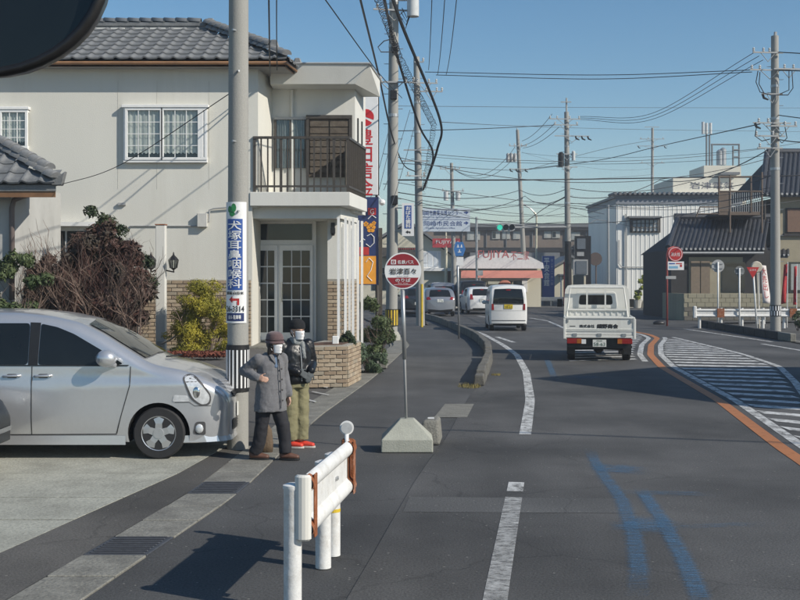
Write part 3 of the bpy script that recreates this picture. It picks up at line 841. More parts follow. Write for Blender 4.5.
# porch under the balcony
PB = 25.02
m = MB(); m.box2((-3.5, PB + .03, .3), (-1.4, PB + .25, 3.3)); m.build('porch_wall', WALLB, hs)
m = MB(); m.box2((-3.35, 23.2, .2), (-1.5, PB + .2, .69)); m.box2((-3.35, 22.9, .2), (-1.6, 23.2, .52)); m.build('porch_floor', CONC, hs, bevel=.015)
dr = flat('entrance_door', 252, 219.5, 316, 341, PB - .06, .08, WHITE, hs)
flat('transom_pane', 257, 224, 312, 240, PB - .075, .012, PANE_DARK, dr)
def leaf(x0, x1, cols, rows, y0=247, y1=338):
    lf = flat('door_leaf', x0, y0 - 2, x1, y1 + 2, PB - .10, .035, WHITE, dr, bevel=.006)
    gw = (x1 - x0 - 5.5) / cols; gh = (y1 - y0 - 8) / rows
    for i in range(cols):
        for j in range(rows):
            flat('pane', x0 + 2.8 + gw * i + .5, y0 + 3 + gh * j + .6, x0 + 2.8 + gw * (i + 1) - .5, y0 + 3 + gh * (j + 1) - .6, PB - .108, .004, PANE_DARK, lf)
    return lf
leaf(257, 277.5, 2, 5); lf = leaf(279.5, 313, 3, 5)
x0, x1, z0, z1 = rect(281, 282, 282, 302, PB - .14); m = MB(); m.tube([(x0 + .02, PB - .15, z0), (x0 + .02, PB - .15, z1)], .015, 6); m.build('handle', CHROME, lf)
# pier with brick foot, side wall and thin white posts
PD = 24.05
px0, px1 = (327.5 - CX) / F * PD, (341 - CX) / F * PD
m = MB(); m.prism([(px0, PD, .2), (px1, PD, .2), (fx(26.0, px1, PD), 26.0, .2), (px0, 26.0, .2)], (0, 0, zb - .24 - .205)); m.build('pier', WALLB, hs)
bz = P(340, 279, PD).z
sk = MB(); sk.box2((px0 + .003, PD - .004, .2), (px1, PD, bz)); sk.box2((px0 - .004, PD, .2), (px0, 25.0, bz)); sk = sk.build('brick_skin', BRICK_MORTAR, hs)
brick_face(sk, (px0, PD - .004, 0), (1, 0, 0), px1 - px0, .3, bz, (0, -1, 0))
sk = MB(); q0 = Vector((px1 + .002, PD, .2)); q1 = Vector((fx(26.0, px1, PD) + .002, 26.0, .2)); sk.prism([q0, q1, q1 + Vector((.006, 0, 0)), q0 + Vector((.006, 0, 0))], (0, 0, bz - .2)); sk = sk.build('brick_skin', BRICK_MORTAR, hs)
brick_face(sk, q0 + Vector((.006, 0, -.2)), DV, (q1 - q0).length, .3, bz, (1, -.13, 0))
for px, dd_ in ((338.5, 23.62), (345.5, 23.72), (349.5, 24.2), (353, 24.0), (358, 24.9), (362, 25.2)):
    x = (px - CX) / F * dd_
    m = MB(); m.box2((x - .026, dd_ - .026, P(0, 346, dd_).z), (x + .026, dd_ + .026, zb - .22)); m.build('post', WHITE, hs)
m = MB(); p = P(333, 228, PD - .05); m.box(p, (.08, .1, .22)); m.lathe([(.03, -.16), (.05, -.1), (.05, .0)], 8, p); m.build('porch_lamp', BLACKP, hs)
# brick skirt on the front wall, right of the white post
XB0, XB1 = (137 - CX) / F * (FD - .02), XC - .14
sk = MB(); sk.box2((XB0, FD - .012, .3), (XB1, FD - .002, 2.04)); sk = sk.build('brick_skin', BRICK_MORTAR, hs)
brick_face(sk, (XB0, FD - .012, 0), (1, 0, 0), XB1 - XB0, .55, 2.04, (0, -1, 0))

# bay window, upper left
def bay(parent_label, px0, py0, px1, py1, prot, sashes, side_pane):
    d = FD - prot
    x0, x1, z0, z1 = rect(px0, py0, px1, py1, d)
    bwn = MB(); bwn.box2((x0, d + .02, z0), (x0 + .04, FD, z1)); bwn.box2((x1 - .03, d + .02, z0), (x1, FD, z0 + .06)); bwn.box2((x1 - .03, d + .02, z1 - .06), (x1, FD, z1))
    bwn.box2((x0, d + .015, z0 - .05), (x1, FD, z0)); bwn.box2((x0 - .03, d - .02, z1), (x1 + .03, FD, z1 + .06))
    bwn = bwn.build('bay_window', WHITE, hs, bevel=.006)
    m = MB(); m.box2((x0 + .05, FD - .02, z0 + .01), (x1 - .05, FD - .004, z1 - .01)); m.build('interior', DARKIN, bwn)
    m = MB(); n = 70; cz = z0 + .12
    m.strip([(x0 + .06 + (x1 - x0 - .12) * k / n, FD - .045 + .012 * math.sin(k * 1.5), cz + .04 * abs(math.sin(k * .9))) for k in range(n + 1)], [(x0 + .06 + (x1 - x0 - .12) * k / n, FD - .045 + .012 * math.sin(k * 1.5), z1 - .05) for k in range(n + 1)])
    m.build('curtain', CURTAIN, bwn, smooth=True)
    fr = .055
    for (a, b) in sashes:
        xa, xb = x0 + (x1 - x0) * a, x0 + (x1 - x0) * b
        s = MB()
        s.box2((xa, d, z0), (xb, d + .045, z0 + fr)); s.box2((xa, d, z1 - fr), (xb, d + .045, z1)); s.box2((xa, d, z0 + fr), (xa + fr, d + .045, z1 - fr)); s.box2((xb - fr, d, z0 + fr), (xb, d + .045, z1 - fr))
        s = s.build('sash', WHITE, bwn, bevel=.004)
        pm = MB(); pm.box2((xa + fr, d + .02, z0 + fr), (xb - fr, d + .025, z1 - fr)); pm.build('pane', PANE, s)
        gm = MB()
        for k in (1, 2): 
            xx = xa + fr + (xb - xa - 2 * fr) * k / 3; gm.box2((xx - .007, d + .008, z0 + fr), (xx + .007, d + .016, z1 - fr))
        for k in (1, 2, 3):
            zz = z0 + fr + (z1 - z0 - 2 * fr) * k / 4; gm.box2((xa + fr, d + .006, zz - .007), (xb - fr, d + .007, zz + .007))
        gm.build('glazing_bar', WHITE, s)
    return bwn
bay('', 123, 107.5, 207, 160, .11, ((0.02, .47), (.45, .92), (.92, 1.0)), True)
bay('', -30, 109.5, 27.5, 148.5, .11, ((0, .5), (.5, 1.0)), False)
# ground floor window half hidden by the shrubs
gw = flat('lower_window', 34, 226, 98, 290, FD - .03, .03, WHITE, hs)
flat('pane', 38, 231, 65, 285, FD - .045, .012, PANE_DARK, gw); flat('pane', 67, 231, 95, 285, FD - .045, .012, PANE_DARK, gw)
flat('window_hood', 30, 222, 103, 226, FD - .25, .24, WHITE, hs)
# meter box and conduits
flat('meter_box', 197, 213, 207, 227, FD - .12, .115, M('meter_box', (.55, .54, .5), .6), hs, bevel=.01)
m = MB(); m.tube([P(207, 222, FD - .05), P(209, 222, FD - .05), P(209.5, 210, FD - .05), P(214, 208.5, FD - .05), P(232, 207, FD - .05)], .018, 6); m.tube([P(130, 226, FD - .02), P(197, 226, FD - .02)], .014, 6); m.build('conduit', STEEL_P, hs)
m = MB(); p = P(122, 204, FD - .03); m.box(p, (.16, .06, .05)); m.build('wall_bracket', STEEL_P, hs)

# ---------------------------------------------------------------- brick planter, low brick wall
pl = thing('brick_planter', 'low tan brick planter wall by the clinic entrance, behind the man', 'planter', (-1.4, 22.3, 0))
pw = MB(); A, B_ = G(306, 388), G(347, 387); Cc = B_ + DV * 1.5
pw.prism([A, B_, Cc, Cc + Vector((-.75, .1, 0)), A + Vector((0, .75, 0))], (0, 0, .80)); pw = pw.build('wall', BRICK_MORTAR, pl)
brick_face(pw, A + Vector((0, -.0, 0)), (B_ - A), (B_ - A).length, .0, .80, (0, -1, 0))
brick_face(pw, B_, DV, 1.5, .0, .80, (1, -.13, 0))
m = MB(); m.prism([A + Vector((.1, .1, .79)), B_ + Vector((-.1, .1, .79)), Cc + Vector((-.1, -.1, .79)), A + Vector((.1, .65, .79))], (0, 0, .03)); m.build('soil', M('soil', (.09, .05, .035), .95, .3, 12, .5), pl)
lw = thing('brick_wall', 'low brick garden wall beside the reddish shrub', 'wall', (-5.4, 22, .5))
m = MB(); x0, x1, z0, z1 = rect(110, 301, 137.5, 352, 22); m.box2((x0, 22, z0), (x1, 22.18, z1)); m = m.build('wall', BRICK_MORTAR, lw)
brick_face(m, (x0, 22, 0), (1, 0, 0), x1 - x0, z0, z1, (0, -1, 0))
m = MB(); p = P(335.5, 352, 22.1); m.box2((p.x - .06, 22.05, .80), (p.x + .06, 22.15, P(0, 336, 22.1).z)); tag(m.build('plinth_box', WHITE, bevel=.01), 'small white box standing on the brick planter', 'box')
# ---------------------------------------------------------------- tiled annex at the left edge
an = thing('annex_house', 'low annex at left edge with grey tiled hip roof and brown downpipe', 'house', (-7.5, 20, 0))
AD = 19.0
m = MB(); m.box2((-12, AD + .45, .3), (P(11, 0, AD + .45).x, 22.3, 3.72)); m.build('wall', M('annex_wall', (.42, .42, .40), .9, .08, 2, stain=.2), an)
cr = P(56, 185, AD); up = P(-2, 151, 20.1)
r = MB(); el = Vector((-12, AD, cr.z)); ul = Vector((-12, 20.1 + .0, up.z))
r.add([el, cr, up, ul, el - Vector((0, 0, .1)), cr - Vector((0, 0, .1)), up - Vector((0, 0, .1))], [(0, 1, 2, 3), (0, 4, 5, 1)])
bk = cr + Vector((-.5, 1.2, 0)); r.add([cr, bk, up + Vector((0, .6, 0)), up], [(0, 1, 2, 3)])
r.add([el - Vector((0, 0, .1)), cr - Vector((0, 0, .1)), bk - Vector((0, 0, .1)), Vector((-12, 21.6, cr.z - .1))], [(3, 2, 1, 0)])
ar = r.build('roof', TILE, an)
vv = Vector((0, 1.1, up.z - cr.z)); hx = lambda y: cr.x + (up.x - cr.x) * (y - AD) / 1.1
tiled_plane(ar, (cr.x - .29 * 7, AD - .05, cr.z - .02), (1, 0, 0), vv, 7, 4, lambda c: c.x < hx(c.y) and c.y < 20.3, step=.34)
cap_row(ar, cr + Vector((0, -.04, .02)), up + Vector((-.2, .2, .1)), lift=.08)
cap_row(ar, cr + Vector((-.2, .2, .12)), up + Vector((-.2, .2, .12)), lift=.16)
m = MB(); p = cr + Vector((.03, 0, .13)); m.prism([p + Vector((-.1, -.05, -.14)), p + Vector((.08, -.05, -.14)), p + Vector((.14, -.05, .1)), p + Vector((.06, -.05, .04)), p + Vector((-.08, -.05, .05))], (0, .12, 0)); m.build('ridge_end_tile', TILE, ar, bevel=.015)
m = MB(); m.box2((-12, AD + .02, cr.z - .2), (cr.x - .02, AD + .05, cr.z - .03)); m.build('fascia', BROWN, an)
m = MB(); m.tube([P(50, 190, AD + .1), P(24, 196, AD + .3), P(14, 200, AD + .38), P(12, 208, AD + .4), P(12, 300, AD + .4)], .045, 8); m.build('downpipe', M('downpipe', (.16, .13, .12), .5, .1), an, smooth=True)
m = MB(); p = P(18, 188, AD + .25); m.box(p, (.2, .12, .1)); m.build('gutter_box', M('downpipe'), an, bevel=.01)

# ---------------------------------------------------------------- plants
def leaf_cloud(mb, blobs, n, size, flat=1.0, shell=.55, up=.3):
    tot = sum(b[1][0] * b[1][1] * b[1][2] for b in blobs)
    for c, r in blobs:
        k = max(8, int(n * r[0] * r[1] * r[2] / tot))
        for _ in range(k):
            v = Vector((random.gauss(0, 1), random.gauss(0, 1), random.gauss(0, 1))).normalized()
            q = (shell + (1 - shell) * random.random()) * random.uniform(.85, 1.12)
            p = Vector(c) + Vector((v.x * r[0], v.y * r[1], v.z * r[2])) * q
            nrm = (v + Vector((random.uniform(-1, 1), random.uniform(-1, 1), random.uniform(-.6, 1.0))) * .9).normalized()
            t = nrm.cross(Vector((random.uniform(-1, 1), random.uniform(-1, 1), random.uniform(-1, 1)))).normalized(); b = nrm.cross(t)
            s = size * random.uniform(.6, 1.35)
            mb.add([p - t * s, p + b * s * .45 * flat, p + t * s + nrm * s * .25, p - b * s * .45 * flat], [(0, 1, 2, 3)])
def sub_blobs(c, r, n, rr):
    out = []
    for _ in range(n):
        v = Vector((random.gauss(0, 1), random.gauss(0, 1), random.gauss(0, 1))).normalized() * random.uniform(.45, .95)
        k = rr * random.uniform(.6, 1.25)
        out.append((Vector(c) + Vector((v.x * r[0], v.y * r[1], v.z * r[2])), (k, k, k * .85)))
    return out
def leaf_mat(name, col, col2, tr=.25):
    m = M(name, col, .55, .3, 8, spec=.3)
    nt = m.node_tree; b = nt.nodes['Principled BSDF']
    src = b.inputs['Base Color'].links[0].from_socket
    oi = nt.nodes.new('ShaderNodeTexNoise'); oi.inputs['Scale'].default_value = 2.6; oi.inputs['Detail'].default_value = 2
    tc = nt.nodes.new('ShaderNodeTexCoord'); nt.links.new(tc.outputs['Object'], oi.inputs['Vector'])
    rg = nt.nodes.new('ShaderNodeMapRange'); rg.inputs[1].default_value = .38; rg.inputs[2].default_value = .62; nt.links.new(oi.outputs['Fac'], rg.inputs[0])
    mx = nt.nodes.new('ShaderNodeMix'); mx.data_type = 'RGBA'; nt.links.new(rg.outputs[0], mx.inputs[0]); nt.links.new(src, mx.inputs[6]); mx.inputs[7].default_value = (*col2, 1)
    nt.links.new(mx.outputs[2], b.inputs['Base Color'])
    return m
BARK = M('bark', (.14, .105, .075), .9, .25, 12, .4)
TWIG = M('twig', (.17, .12, .095), .9, .25, 10)
TWIGR = M('red_twig', (.12, .062, .05), .9, .25, 10)
L_DARK = leaf_mat('dark_conifer_leaf', (.025, .045, .022), (.05, .065, .025))
L_GOLD = leaf_mat('gold_leaf', (.34, .29, .035), (.21, .20, .03))
L_GREEN = leaf_mat('green_leaf', (.045, .07, .025), (.085, .11, .045))
L_BLUEG = leaf_mat('juniper_leaf', (.10, .14, .085), (.06, .09, .045))
L_RED = leaf_mat('reddish_leaf', (.095, .048, .038), (.05, .04, .03))
L_LIME = leaf_mat('lime_leaf', (.34, .36, .06), (.22, .26, .05))

def branches(mb, base, h, n, spread, r0, levels=2, gnarl=.25):
    ends = []
    for _ in range(n):
        a = random.uniform(0, 6.28); p = Vector(base) + Vector((math.cos(a), math.sin(a), 0)) * spread * .25 * random.random()
        dirv = Vector((math.cos(a) * spread / h * random.uniform(.2, 1.0), math.sin(a) * spread / h * random.uniform(.2, 1.0), 1)).normalized()
        L = h * random.uniform(.65, 1.0); pts = [p]; k = 7
        for i in range(k):
            dirv = (dirv + Vector((random.uniform(-1, 1), random.uniform(-1, 1), random.uniform(-.3, .6))) * gnarl * .5).normalized(); pts.append(pts[-1] + dirv * L / k)
        mb.tube(pts, [r0 * (1 - .75 * i / k) for i in range(k + 1)], 5)
        ends.append(pts)
        if levels > 0:
            for i in range(2, k + 1):
                for _ in range(3):
                    d2 = (dirv + Vector((random.uniform(-1, 1), random.uniform(-1, 1), random.uniform(-.2, .9))) * 1.0).normalized(); q = [pts[i]]
                    for j in range(4):
                        d2 = (d2 + Vector((random.uniform(-1, 1), random.uniform(-1, 1), random.uniform(-.3, .5))) * .3).normalized(); q.append(q[-1] + d2 * h * .07)
                    mb.tube(q, [r0 * .35 * (1 - .7 * j / 4) for j in range(5)], 3, caps=False)
                    if levels > 1:
                        for j in (2, 3, 4):
                            d3 = (d2 + Vector((random.uniform(-1, 1), random.uniform(-1, 1), random.uniform(-.3, .8)))).normalized()
                            mb.tube([q[j], q[j] + d3 * h * .05, q[j] + d3 * h * .09 + Vector((0, 0, .02))], [r0 * .16, r0 * .12, r0 * .07], 3, caps=False)
    return ends
random.seed(21)
SD = 20.3
# dark evergreen behind, bare reddish shrub in front
t = thing('evergreen_shrub', 'dark green conifer rising behind the bare reddish shrub', 'shrub', (P(112, 0, SD).x, SD + .5, .55))
m = MB(); bl_ = []
for (px, py, rp) in ((98, 222, 14), (107, 240, 20), (118, 262, 24), (128, 285, 24), (140, 262, 14), (100, 275, 26), (88, 250, 18), (120, 306, 26), (146, 288, 10)):
    c = P(px, py, SD + .4); k = rp / F * SD; bl_ += sub_blobs(c, (k, k * .9, k), 5, k * .5)
leaf_cloud(m, bl_, 15000, .05, .7); m.build('foliage', L_DARK, t)
m = MB(); branches(m, (P(112, 0, SD).x, SD + .5, .55), 1.9, 5, .5, .035, 0); m.build('stem', BARK, t)
t = thing('bare_shrub', 'leafless reddish brown shrub with many upright stems behind the silver minivan', 'shrub', (P(75, 0, SD).x, SD, .55))
m = MB()
for px in (38, 52, 62, 74, 84, 95, 104, 118, 132):
    branches(m, (P(px, 0, SD).x, SD + random.uniform(-.3, .2), .5), random.uniform(1.7, 2.3) * (.8 if px > 120 else 1), 4, .7, .026, 2, .3)
m.build('stem', TWIG, t)
m = MB()
bl_ = []
for (px, py, rp) in ((90, 248, 22), (110, 255, 24), (75, 262, 20), (130, 262, 18), (95, 285, 28), (60, 280, 18), (115, 290, 24), (45, 268, 14), (50, 300, 20), (80, 305, 26), (130, 300, 20), (102, 236, 14), (140, 280, 12)):
    c = P(px, py, SD); k = rp / F * SD; bl_ += sub_blobs(c, (k, k * .8, k), 4, k * .6)
leaf_cloud(m, bl_, 26000, .06, .8, .25); m.build('dry_leaf', L_RED, t)
m = MB()
for px in (60, 80, 95, 110, 122): branches(m, (P(px, 0, SD).x, SD - .1, .8), 1.75, 4, .8, .012, 2, .35)
m.build('twig', TWIGR, t)
t = thing('leafy_shrub', 'small dark green shrub at the left edge under the annex eave', 'shrub', (P(15, 0, 19.2).x, 19.2, .45))
m = MB(); bl_ = []
for (px, py, rp) in ((8, 275, 18), (24, 268, 16), (15, 298, 22), (38, 285, 14), (-4, 290, 16)):
    c = P(px, py, 19.2); k = rp / F * 19.2; bl_ += sub_blobs(c, (k, k * .8, k), 4, k * .5)
leaf_cloud(m, bl_, 3600, .04); m.build('foliage', L_GREEN, t)
m = MB(); branches(m, (P(15, 0, 19.2).x, 19.2, .4), 1.7, 6, .6, .02, 1); m.build('stem', TWIG, t)
# golden shrub
GD = 21.2
t = thing('golden_shrub', 'yellow green feathery shrub between white post and utility pole', 'shrub', (P(200, 0, GD).x, GD, .6))
m = MB(); bl_ = []
for (px, py, rp) in ((196, 300, 20), (212, 292, 12), (184, 318, 16), (205, 322, 24), (222, 312, 14), (190, 338, 20), (214, 340, 18), (228, 332, 12), (176, 336, 10), (203, 286, 8)):
    c = P(px, py, GD); k = rp / F * GD; bl_ += sub_blobs(c, (k, k, k), 8, k * .55)
leaf_cloud(m, bl_, 24000, .036, .45, .35); m.build('foliage', L_GOLD, t)
m = MB(); branches(m, (P(203, 0, GD).x, GD, .55), 1.2, 7, .6, .02, 1); m.build('stem', TWIG, t)
# dry reddish ground cover at its foot
m = MB(); bl_ = []
for px in range(168, 226, 5):
    c = P(px, 354, GD - .9); bl_.append((c, (.12, .2, .06)))
leaf_cloud(m, bl_, 1500, .03); tag(m.build('ground_cover', M('dry_red_leaf', (.16, .045, .025), .8, .3, 9)), 'dry reddish ground cover below the golden shrub', 'ground cover', kind='stuff')
# shrubs right of the planter
def bush(name, label, spots, d, n, size, mat, z0, flat=.8):
    t = thing(name, label, 'shrub', (P(spots[0][0], 0, d).x, d, z0)); m = MB(); bl_ = []
    for (px, py, rp) in spots:
        c = P(px, py, d); k = rp / F * d; bl_ += sub_blobs(c, (k, k, k * .9), 6, k * .5)
    leaf_cloud(m, bl_, n, size, flat); m.build('foliage', mat, t)
    hgt = max(.2, P(0, min(q[1] for q in spots), d).z - z0); m = MB(); branches(m, (P(spots[0][0], 0, d).x, d, z0), hgt * .8, 6, hgt * .5, .012, 1); m.build('stem', TWIG, t)
bush('juniper_bush', 'spreading grey green juniper at the sidewalk corner of the planter', [(366, 362, 12), (374, 368, 10), (360, 352, 9), (379, 360, 8), (367, 374, 7)], 25.2, 5500, .045, L_BLUEG, 0.0, .5)
bush('broadleaf_bush', 'dark broadleaf bush below the flower sign, left of the striped pole', [(376, 328, 14), (372, 306, 10), (383, 342, 11), (376, 350, 12), (370, 335, 12), (386, 326, 7)], 29, 6500, .06, L_GREEN, 0.0)
bush('planter_shrub', 'small clipped dark shrub on top of the brick planter', [(347, 339, 7), (352, 341, 5), (341, 341, 4)], 22.7, 1400, .03, L_DARK, .8)
m = MB(); p = G(383, 369); m.box2((p.x - .1, p.y, 0), (p.x + .1, p.y + .2, .36)); tag(m.build('marker_stone', CONC, bevel=.03), 'small square concrete boundary post beside the juniper', 'post')

# ---------------------------------------------------------------- white steel post with lanterns
SP = 21.6
t = thing('steel_post', 'tall square white steel post with rust stains, front of cream house', 'post', (P(160, 0, SP).x, SP, .6))
x0, x1, z0, z1 = rect(155.5, 225, 165, 352, SP); m = MB(); m.box2((x0, SP, .55), (x1, SP + .17, z1)); m.build('shaft', WHITE_OLD, t, bevel=.008)
m = MB(); m.box2((x0 - .01, SP - .01, z1), (x1 + .01, SP + .18, z1 + .02)); m.build('cap', RUST, t)
m = MB(); m.tube([P(159, 345, SP - .02), P(170, 340, SP - .2), P(180, 332, SP - .3)], .018, 6); m.box(P(160, 344, SP - .03), (.12, .06, .1)); m.build('clamp', STEEL, t)
LANT = glass_mat('lantern_glass', (.7, .72, .7))
def lantern(px, label):
    d = SP; t = thing('wall_lantern', label, 'lantern', P(px, 270, d)); c = P(px, 262, d)
    s = 1 / F * d
    m = MB(); m.lathe([(3.2 * s, 0), (4.6 * s, 8 * s)], 6, c + Vector((0, 0, -6 * s))); m.build('glass', LANT, t)
    m = MB()
    for k in range(6):
        a = math.pi / 3 * k; m.tube([c + Vector((3.4 * s * math.cos(a), 3.4 * s * math.sin(a), -6 * s)), c + Vector((4.8 * s * math.cos(a), 4.8 * s * math.sin(a), 2 * s))], .01, 4)
    m.lathe([(.8 * s, -2 * s), (3.4 * s, 0)], 6, c + Vector((0, 0, -6 * s)))
    m.build('cage', BLACKP, t)
    m = MB(); m.lathe([(5.4 * s, 0), (3 * s, 3 * s), (1 * s, 5 * s), (.4 * s, 8 * s)], 6, c + Vector((0, 0, 2 * s))); m.build('roof', BLACKP, t)
    m = MB(); e = P(164 if px > 160 else 156, 270, d + .1); m.tube([c + Vector((0, 0, -8 * s)), c + Vector((0, .05, -10 * s)), e], .014, 5); m.build('bracket', BLACKP, t)
lantern(173.5, 'black lantern on the right side of the white steel post')
lantern(151, 'black lantern on the left side of the white steel post, by the shrub')

# ---------------------------------------------------------------- utility poles
def insulator(mb, p, s=1.0):
    mb.lathe([(.03 * s, 0), (.055 * s, .04 * s), (.03 * s, .07 * s), (.055 * s, .11 * s), (.025 * s, .16 * s)], 7, p)
def arm(pole, c, half, ang=0.0, pins=(), th=.05, mat=None, down=(), braces=True):
    u = Vector((math.cos(ang), math.sin(ang), 0)); c = Vector(c)
    m = MB(); m.box(c, (half * 2, th, th), ang)
    if braces:
        m.tube([c + u * half * .5, c - Vector((0, 0, .35))], .015, 4); m.tube([c - u * half * .5, c - Vector((0, 0, .35))], .015, 4)
    a = m.build('crossarm', mat or STEEL_P, pole)
    for s in pins:
        m = MB(); insulator(m, c + u * s * half + Vector((0, 0, th / 2))); m.build('insulator', INSUL, a)
    for s in down:
        m = MB(); m.tube([c + u * s * half, c + u * s * half + Vector((.05, 0, -.15)), c + u * s * half + Vector((.22, 0, -.22))], [.05, .05, .03], 6); m.build('fuse_box', BLACKP, a)
    return a
def pole(label, base, top, r0, r1, group='utility poles', n=16, bands=True, bolts=True):
    t = thing('utility_pole', label, 'utility pole', base, group=group)
    m = MB(); k = 7; pts = [Vector(base).lerp(Vector(top), i / k) for i in range(k + 1)]; pts[0].z -= .03
    m.tube(pts, [r0 + (r1 - r0) * i / k for i in range(k + 1)], n); m.build('shaft', CONC_POLE, t, smooth=True, auto=50)
    if bands:
        for f in (.55, .72, .83):
            p = Vector(base).lerp(Vector(top), f); r = r0 + (r1 - r0) * f; m = MB(); m.lathe([(r + .012, -.05), (r + .012, .05)], n, p); m.build('steel_band', STEEL, t)
    if bolts:
        L = (Vector(top) - Vector(base)).length; z = 2.2; i = 0
        while z < L - .8:
            p = Vector(base).lerp(Vector(top), z / L); sgn = 1 if i % 2 else -1; r = r0
            m = MB(); m.tube([p, p + Vector((sgn * (r + .11), -.02, 0)), p + Vector((sgn * (r + .11), -.02, .02))], .011, 4); m.build('step_bolt', STEEL, t); z += .5; i += 1
    return t

# near pole with the clinic advertisement
PA = Vector((-1.99, 14.1, 0))
tA = pole('grey concrete utility pole beside the silver minivan, carrying a clinic advertisement', PA, PA + Vector((.02, 0, 9.5)), .133, .112, bolts=False, bands=False)
m = MB()
for (z, s) in ((2.9, 1), (3.75, -1), (4.6, 1), (5.1, -1)): m.tube([PA + Vector((0, -.1, z)), PA + Vector((s * .04, -.165, z))], .014, 5)
m.build('step_bolt', STEEL, tA)
def cyl(mb, c, r, a0, a1, z0, z1, n=18, th=.006):
    """curved sheet: angle 0 faces the camera (-y), positive to +x"""
    vs = []
    for rr in (r, r + th):
        for z in (z0, z1):
            for k in range(n + 1):
                a = a0 + (a1 - a0) * k / n; vs.append(c + Vector((math.sin(a) * rr, -math.cos(a) * rr, z)))
    N_ = n + 1; fs = []
    for k in range(n):
        fs += [(2 * N_ + k, 2 * N_ + k + 1, 3 * N_ + k + 1, 3 * N_ + k), (k + 1, k, N_ + k, N_ + k + 1), (N_ + k, 3 * N_ + k, 3 * N_ + k + 1, N_ + k + 1), (k, k + 1, 2 * N_ + k + 1, 2 * N_ + k)]
    fs += [(0, N_, 3 * N_, 2 * N_), (n, 2 * N_ + n, 3 * N_ + n, N_ + n)]
    mb.add(vs, fs)
zp = lambda py: H - (py - HY) / F * 14.0
ad = thing('pole_advertisement', 'white and blue clinic advertisement wrapped round the near utility pole', 'sign', PA + Vector((0, -.14, zp(323))))
rA = .1345
LA = -.15
m = MB(); cyl(m, PA, rA, LA - 1.15, LA + 1.15, zp(323), zp(202)); m.build('panel', SIGN_WHITE, ad)
m = MB(); cyl(m, PA, rA + .004, LA - .72, LA + .72, zp(290), zp(219)); m.build('blue_field', SIGN_BLUE, ad)
m = MB(); cyl(m, PA, rA + .004, LA - .85, LA + .85, zp(321), zp(313)); m.build('blue_field', SIGN_NAVY, ad)
def wrapped(s, mat, a0, a1, py0, py1, vertical=False, r=None):
    fn = lambda u, v: PA + Vector((math.sin(a0 + (a1 - a0) * u) * (r or rA + .013), -math.cos(a0 + (a1 - a0) * u) * (r or rA + .013), zp(py1) + (zp(py0) - zp(py1)) * v))
    lettering(s, mat, ad, (0, 0, 0), (1, 0, 0), (0, 0, 1), vertical=vertical, fn=fn, fat=.012 if vertical else .03)
wrapped('犬塚耳鼻咽喉科', SIGN_WHITE, LA - .6, LA + .6, 221, 288, True)
wrapped('国道沿百米', INK, LA - .8, LA + .8, 291.5, 294.5)
wrapped('26-3314', INK, LA - .85, LA + .85, 306, 311.5)
wrapped('曲ル 駐車場', SIGN_WHITE, LA - .55, LA + .55, 315, 319)
def curved_poly(pts, mat, name, r):
    m = MB(); m.add([PA + Vector((math.sin(LA + a) * r, -math.cos(LA + a) * r, zp(py))) for a, py in pts], [tuple(range(len(pts)))]); m.build(name, mat, ad)
for q in (((-.5, 299.5), (-.16, 296), (-.16, 303)), ((-.2, 298.4), (.42, 298.4), (.42, 300.8), (-.2, 300.8)), ((.24, 300.6), (.42, 300.6), (.42, 305), (.24, 305))):
    m = MB(); r = rA + .013; pts = []
    m.add([PA + Vector((math.sin(LA + a) * r, -math.cos(LA + a) * r, zp(py))) for a, py in q], [tuple(range(len(q)))]); m.build('red_arrow', SIGN_RED, ad)
for (a, py, ra, rz_) in ((-.42, 209.5, .2, 3.4), (-.05, 208, .22, 4.4), (-.2, 214, .26, 2.6)):
    curved_poly([(a + ra * math.cos(k * math.pi / 6), py + rz_ * math.sin(k * math.pi / 6)) for k in range(12)], SIGN_GREEN, 'green_mark', rA + .013)
zb_ = thing('pole_guard', 'black and white striped guard wrapped round the near utility pole', 'guard', PA + Vector((0, -.14, zp(392))))
m = MB(); cyl(m, PA, .1345, -3.1, 3.1, zp(392), zp(345), 30); m.build('black_sheet', BLACKP, zb_)
for k in range(-5, 6):
    a = k * .36 + .1; m = MB(); cyl(m, PA, .138, a - .075, a + .075, zp(388), zp(350), 3); m.build('white_stripe', SIGN_WHITE, zb_)

# ---------------------------------------------------------------- crash barrier
gr_dir = Vector((.13, 1, 0)).normalized()
near = Vector(((303 - CX) / 159.0, F / 159.0, 0))
gb = thing('guard_rail', 'short white crash barrier with rusty ends on three posts', 'guard rail', near)
RL = 1.55
nrm = Vector((gr_dir.y, -gr_dir.x, 0))
prof = []
for _k in range(33):
    _z = -.20 + .40 * _k / 32; _b = abs(abs(_z) - .142) / .058
    prof.append(((.024 + .042 * (max(0, 1 - _b ** 2.0) ** .7)) if _b < 1 else .024, _z))
zc = .66
m = MB(); secs = []
N_ = 14
def rail_section(s, k=1.0): return [near + gr_dir * s + nrm * (o * k) + Vector((0, 0, zc + z)) for o, z in prof]
vs_ = []; fs_ = []
for i in range(N_ + 1):
    sct = rail_section(RL * i / N_); vs_ += sct + [p - nrm * .006 for p in reversed(sct)]
q = 2 * len(prof)
for i in range(N_):
    for k in range(q): fs_.append((i * q + k, i * q + (k + 1) % q, (i + 1) * q + (k + 1) % q, (i + 1) * q + k))
m.add(vs_, fs_); m.build('beam', RAILW, gb, smooth=True, auto=35)
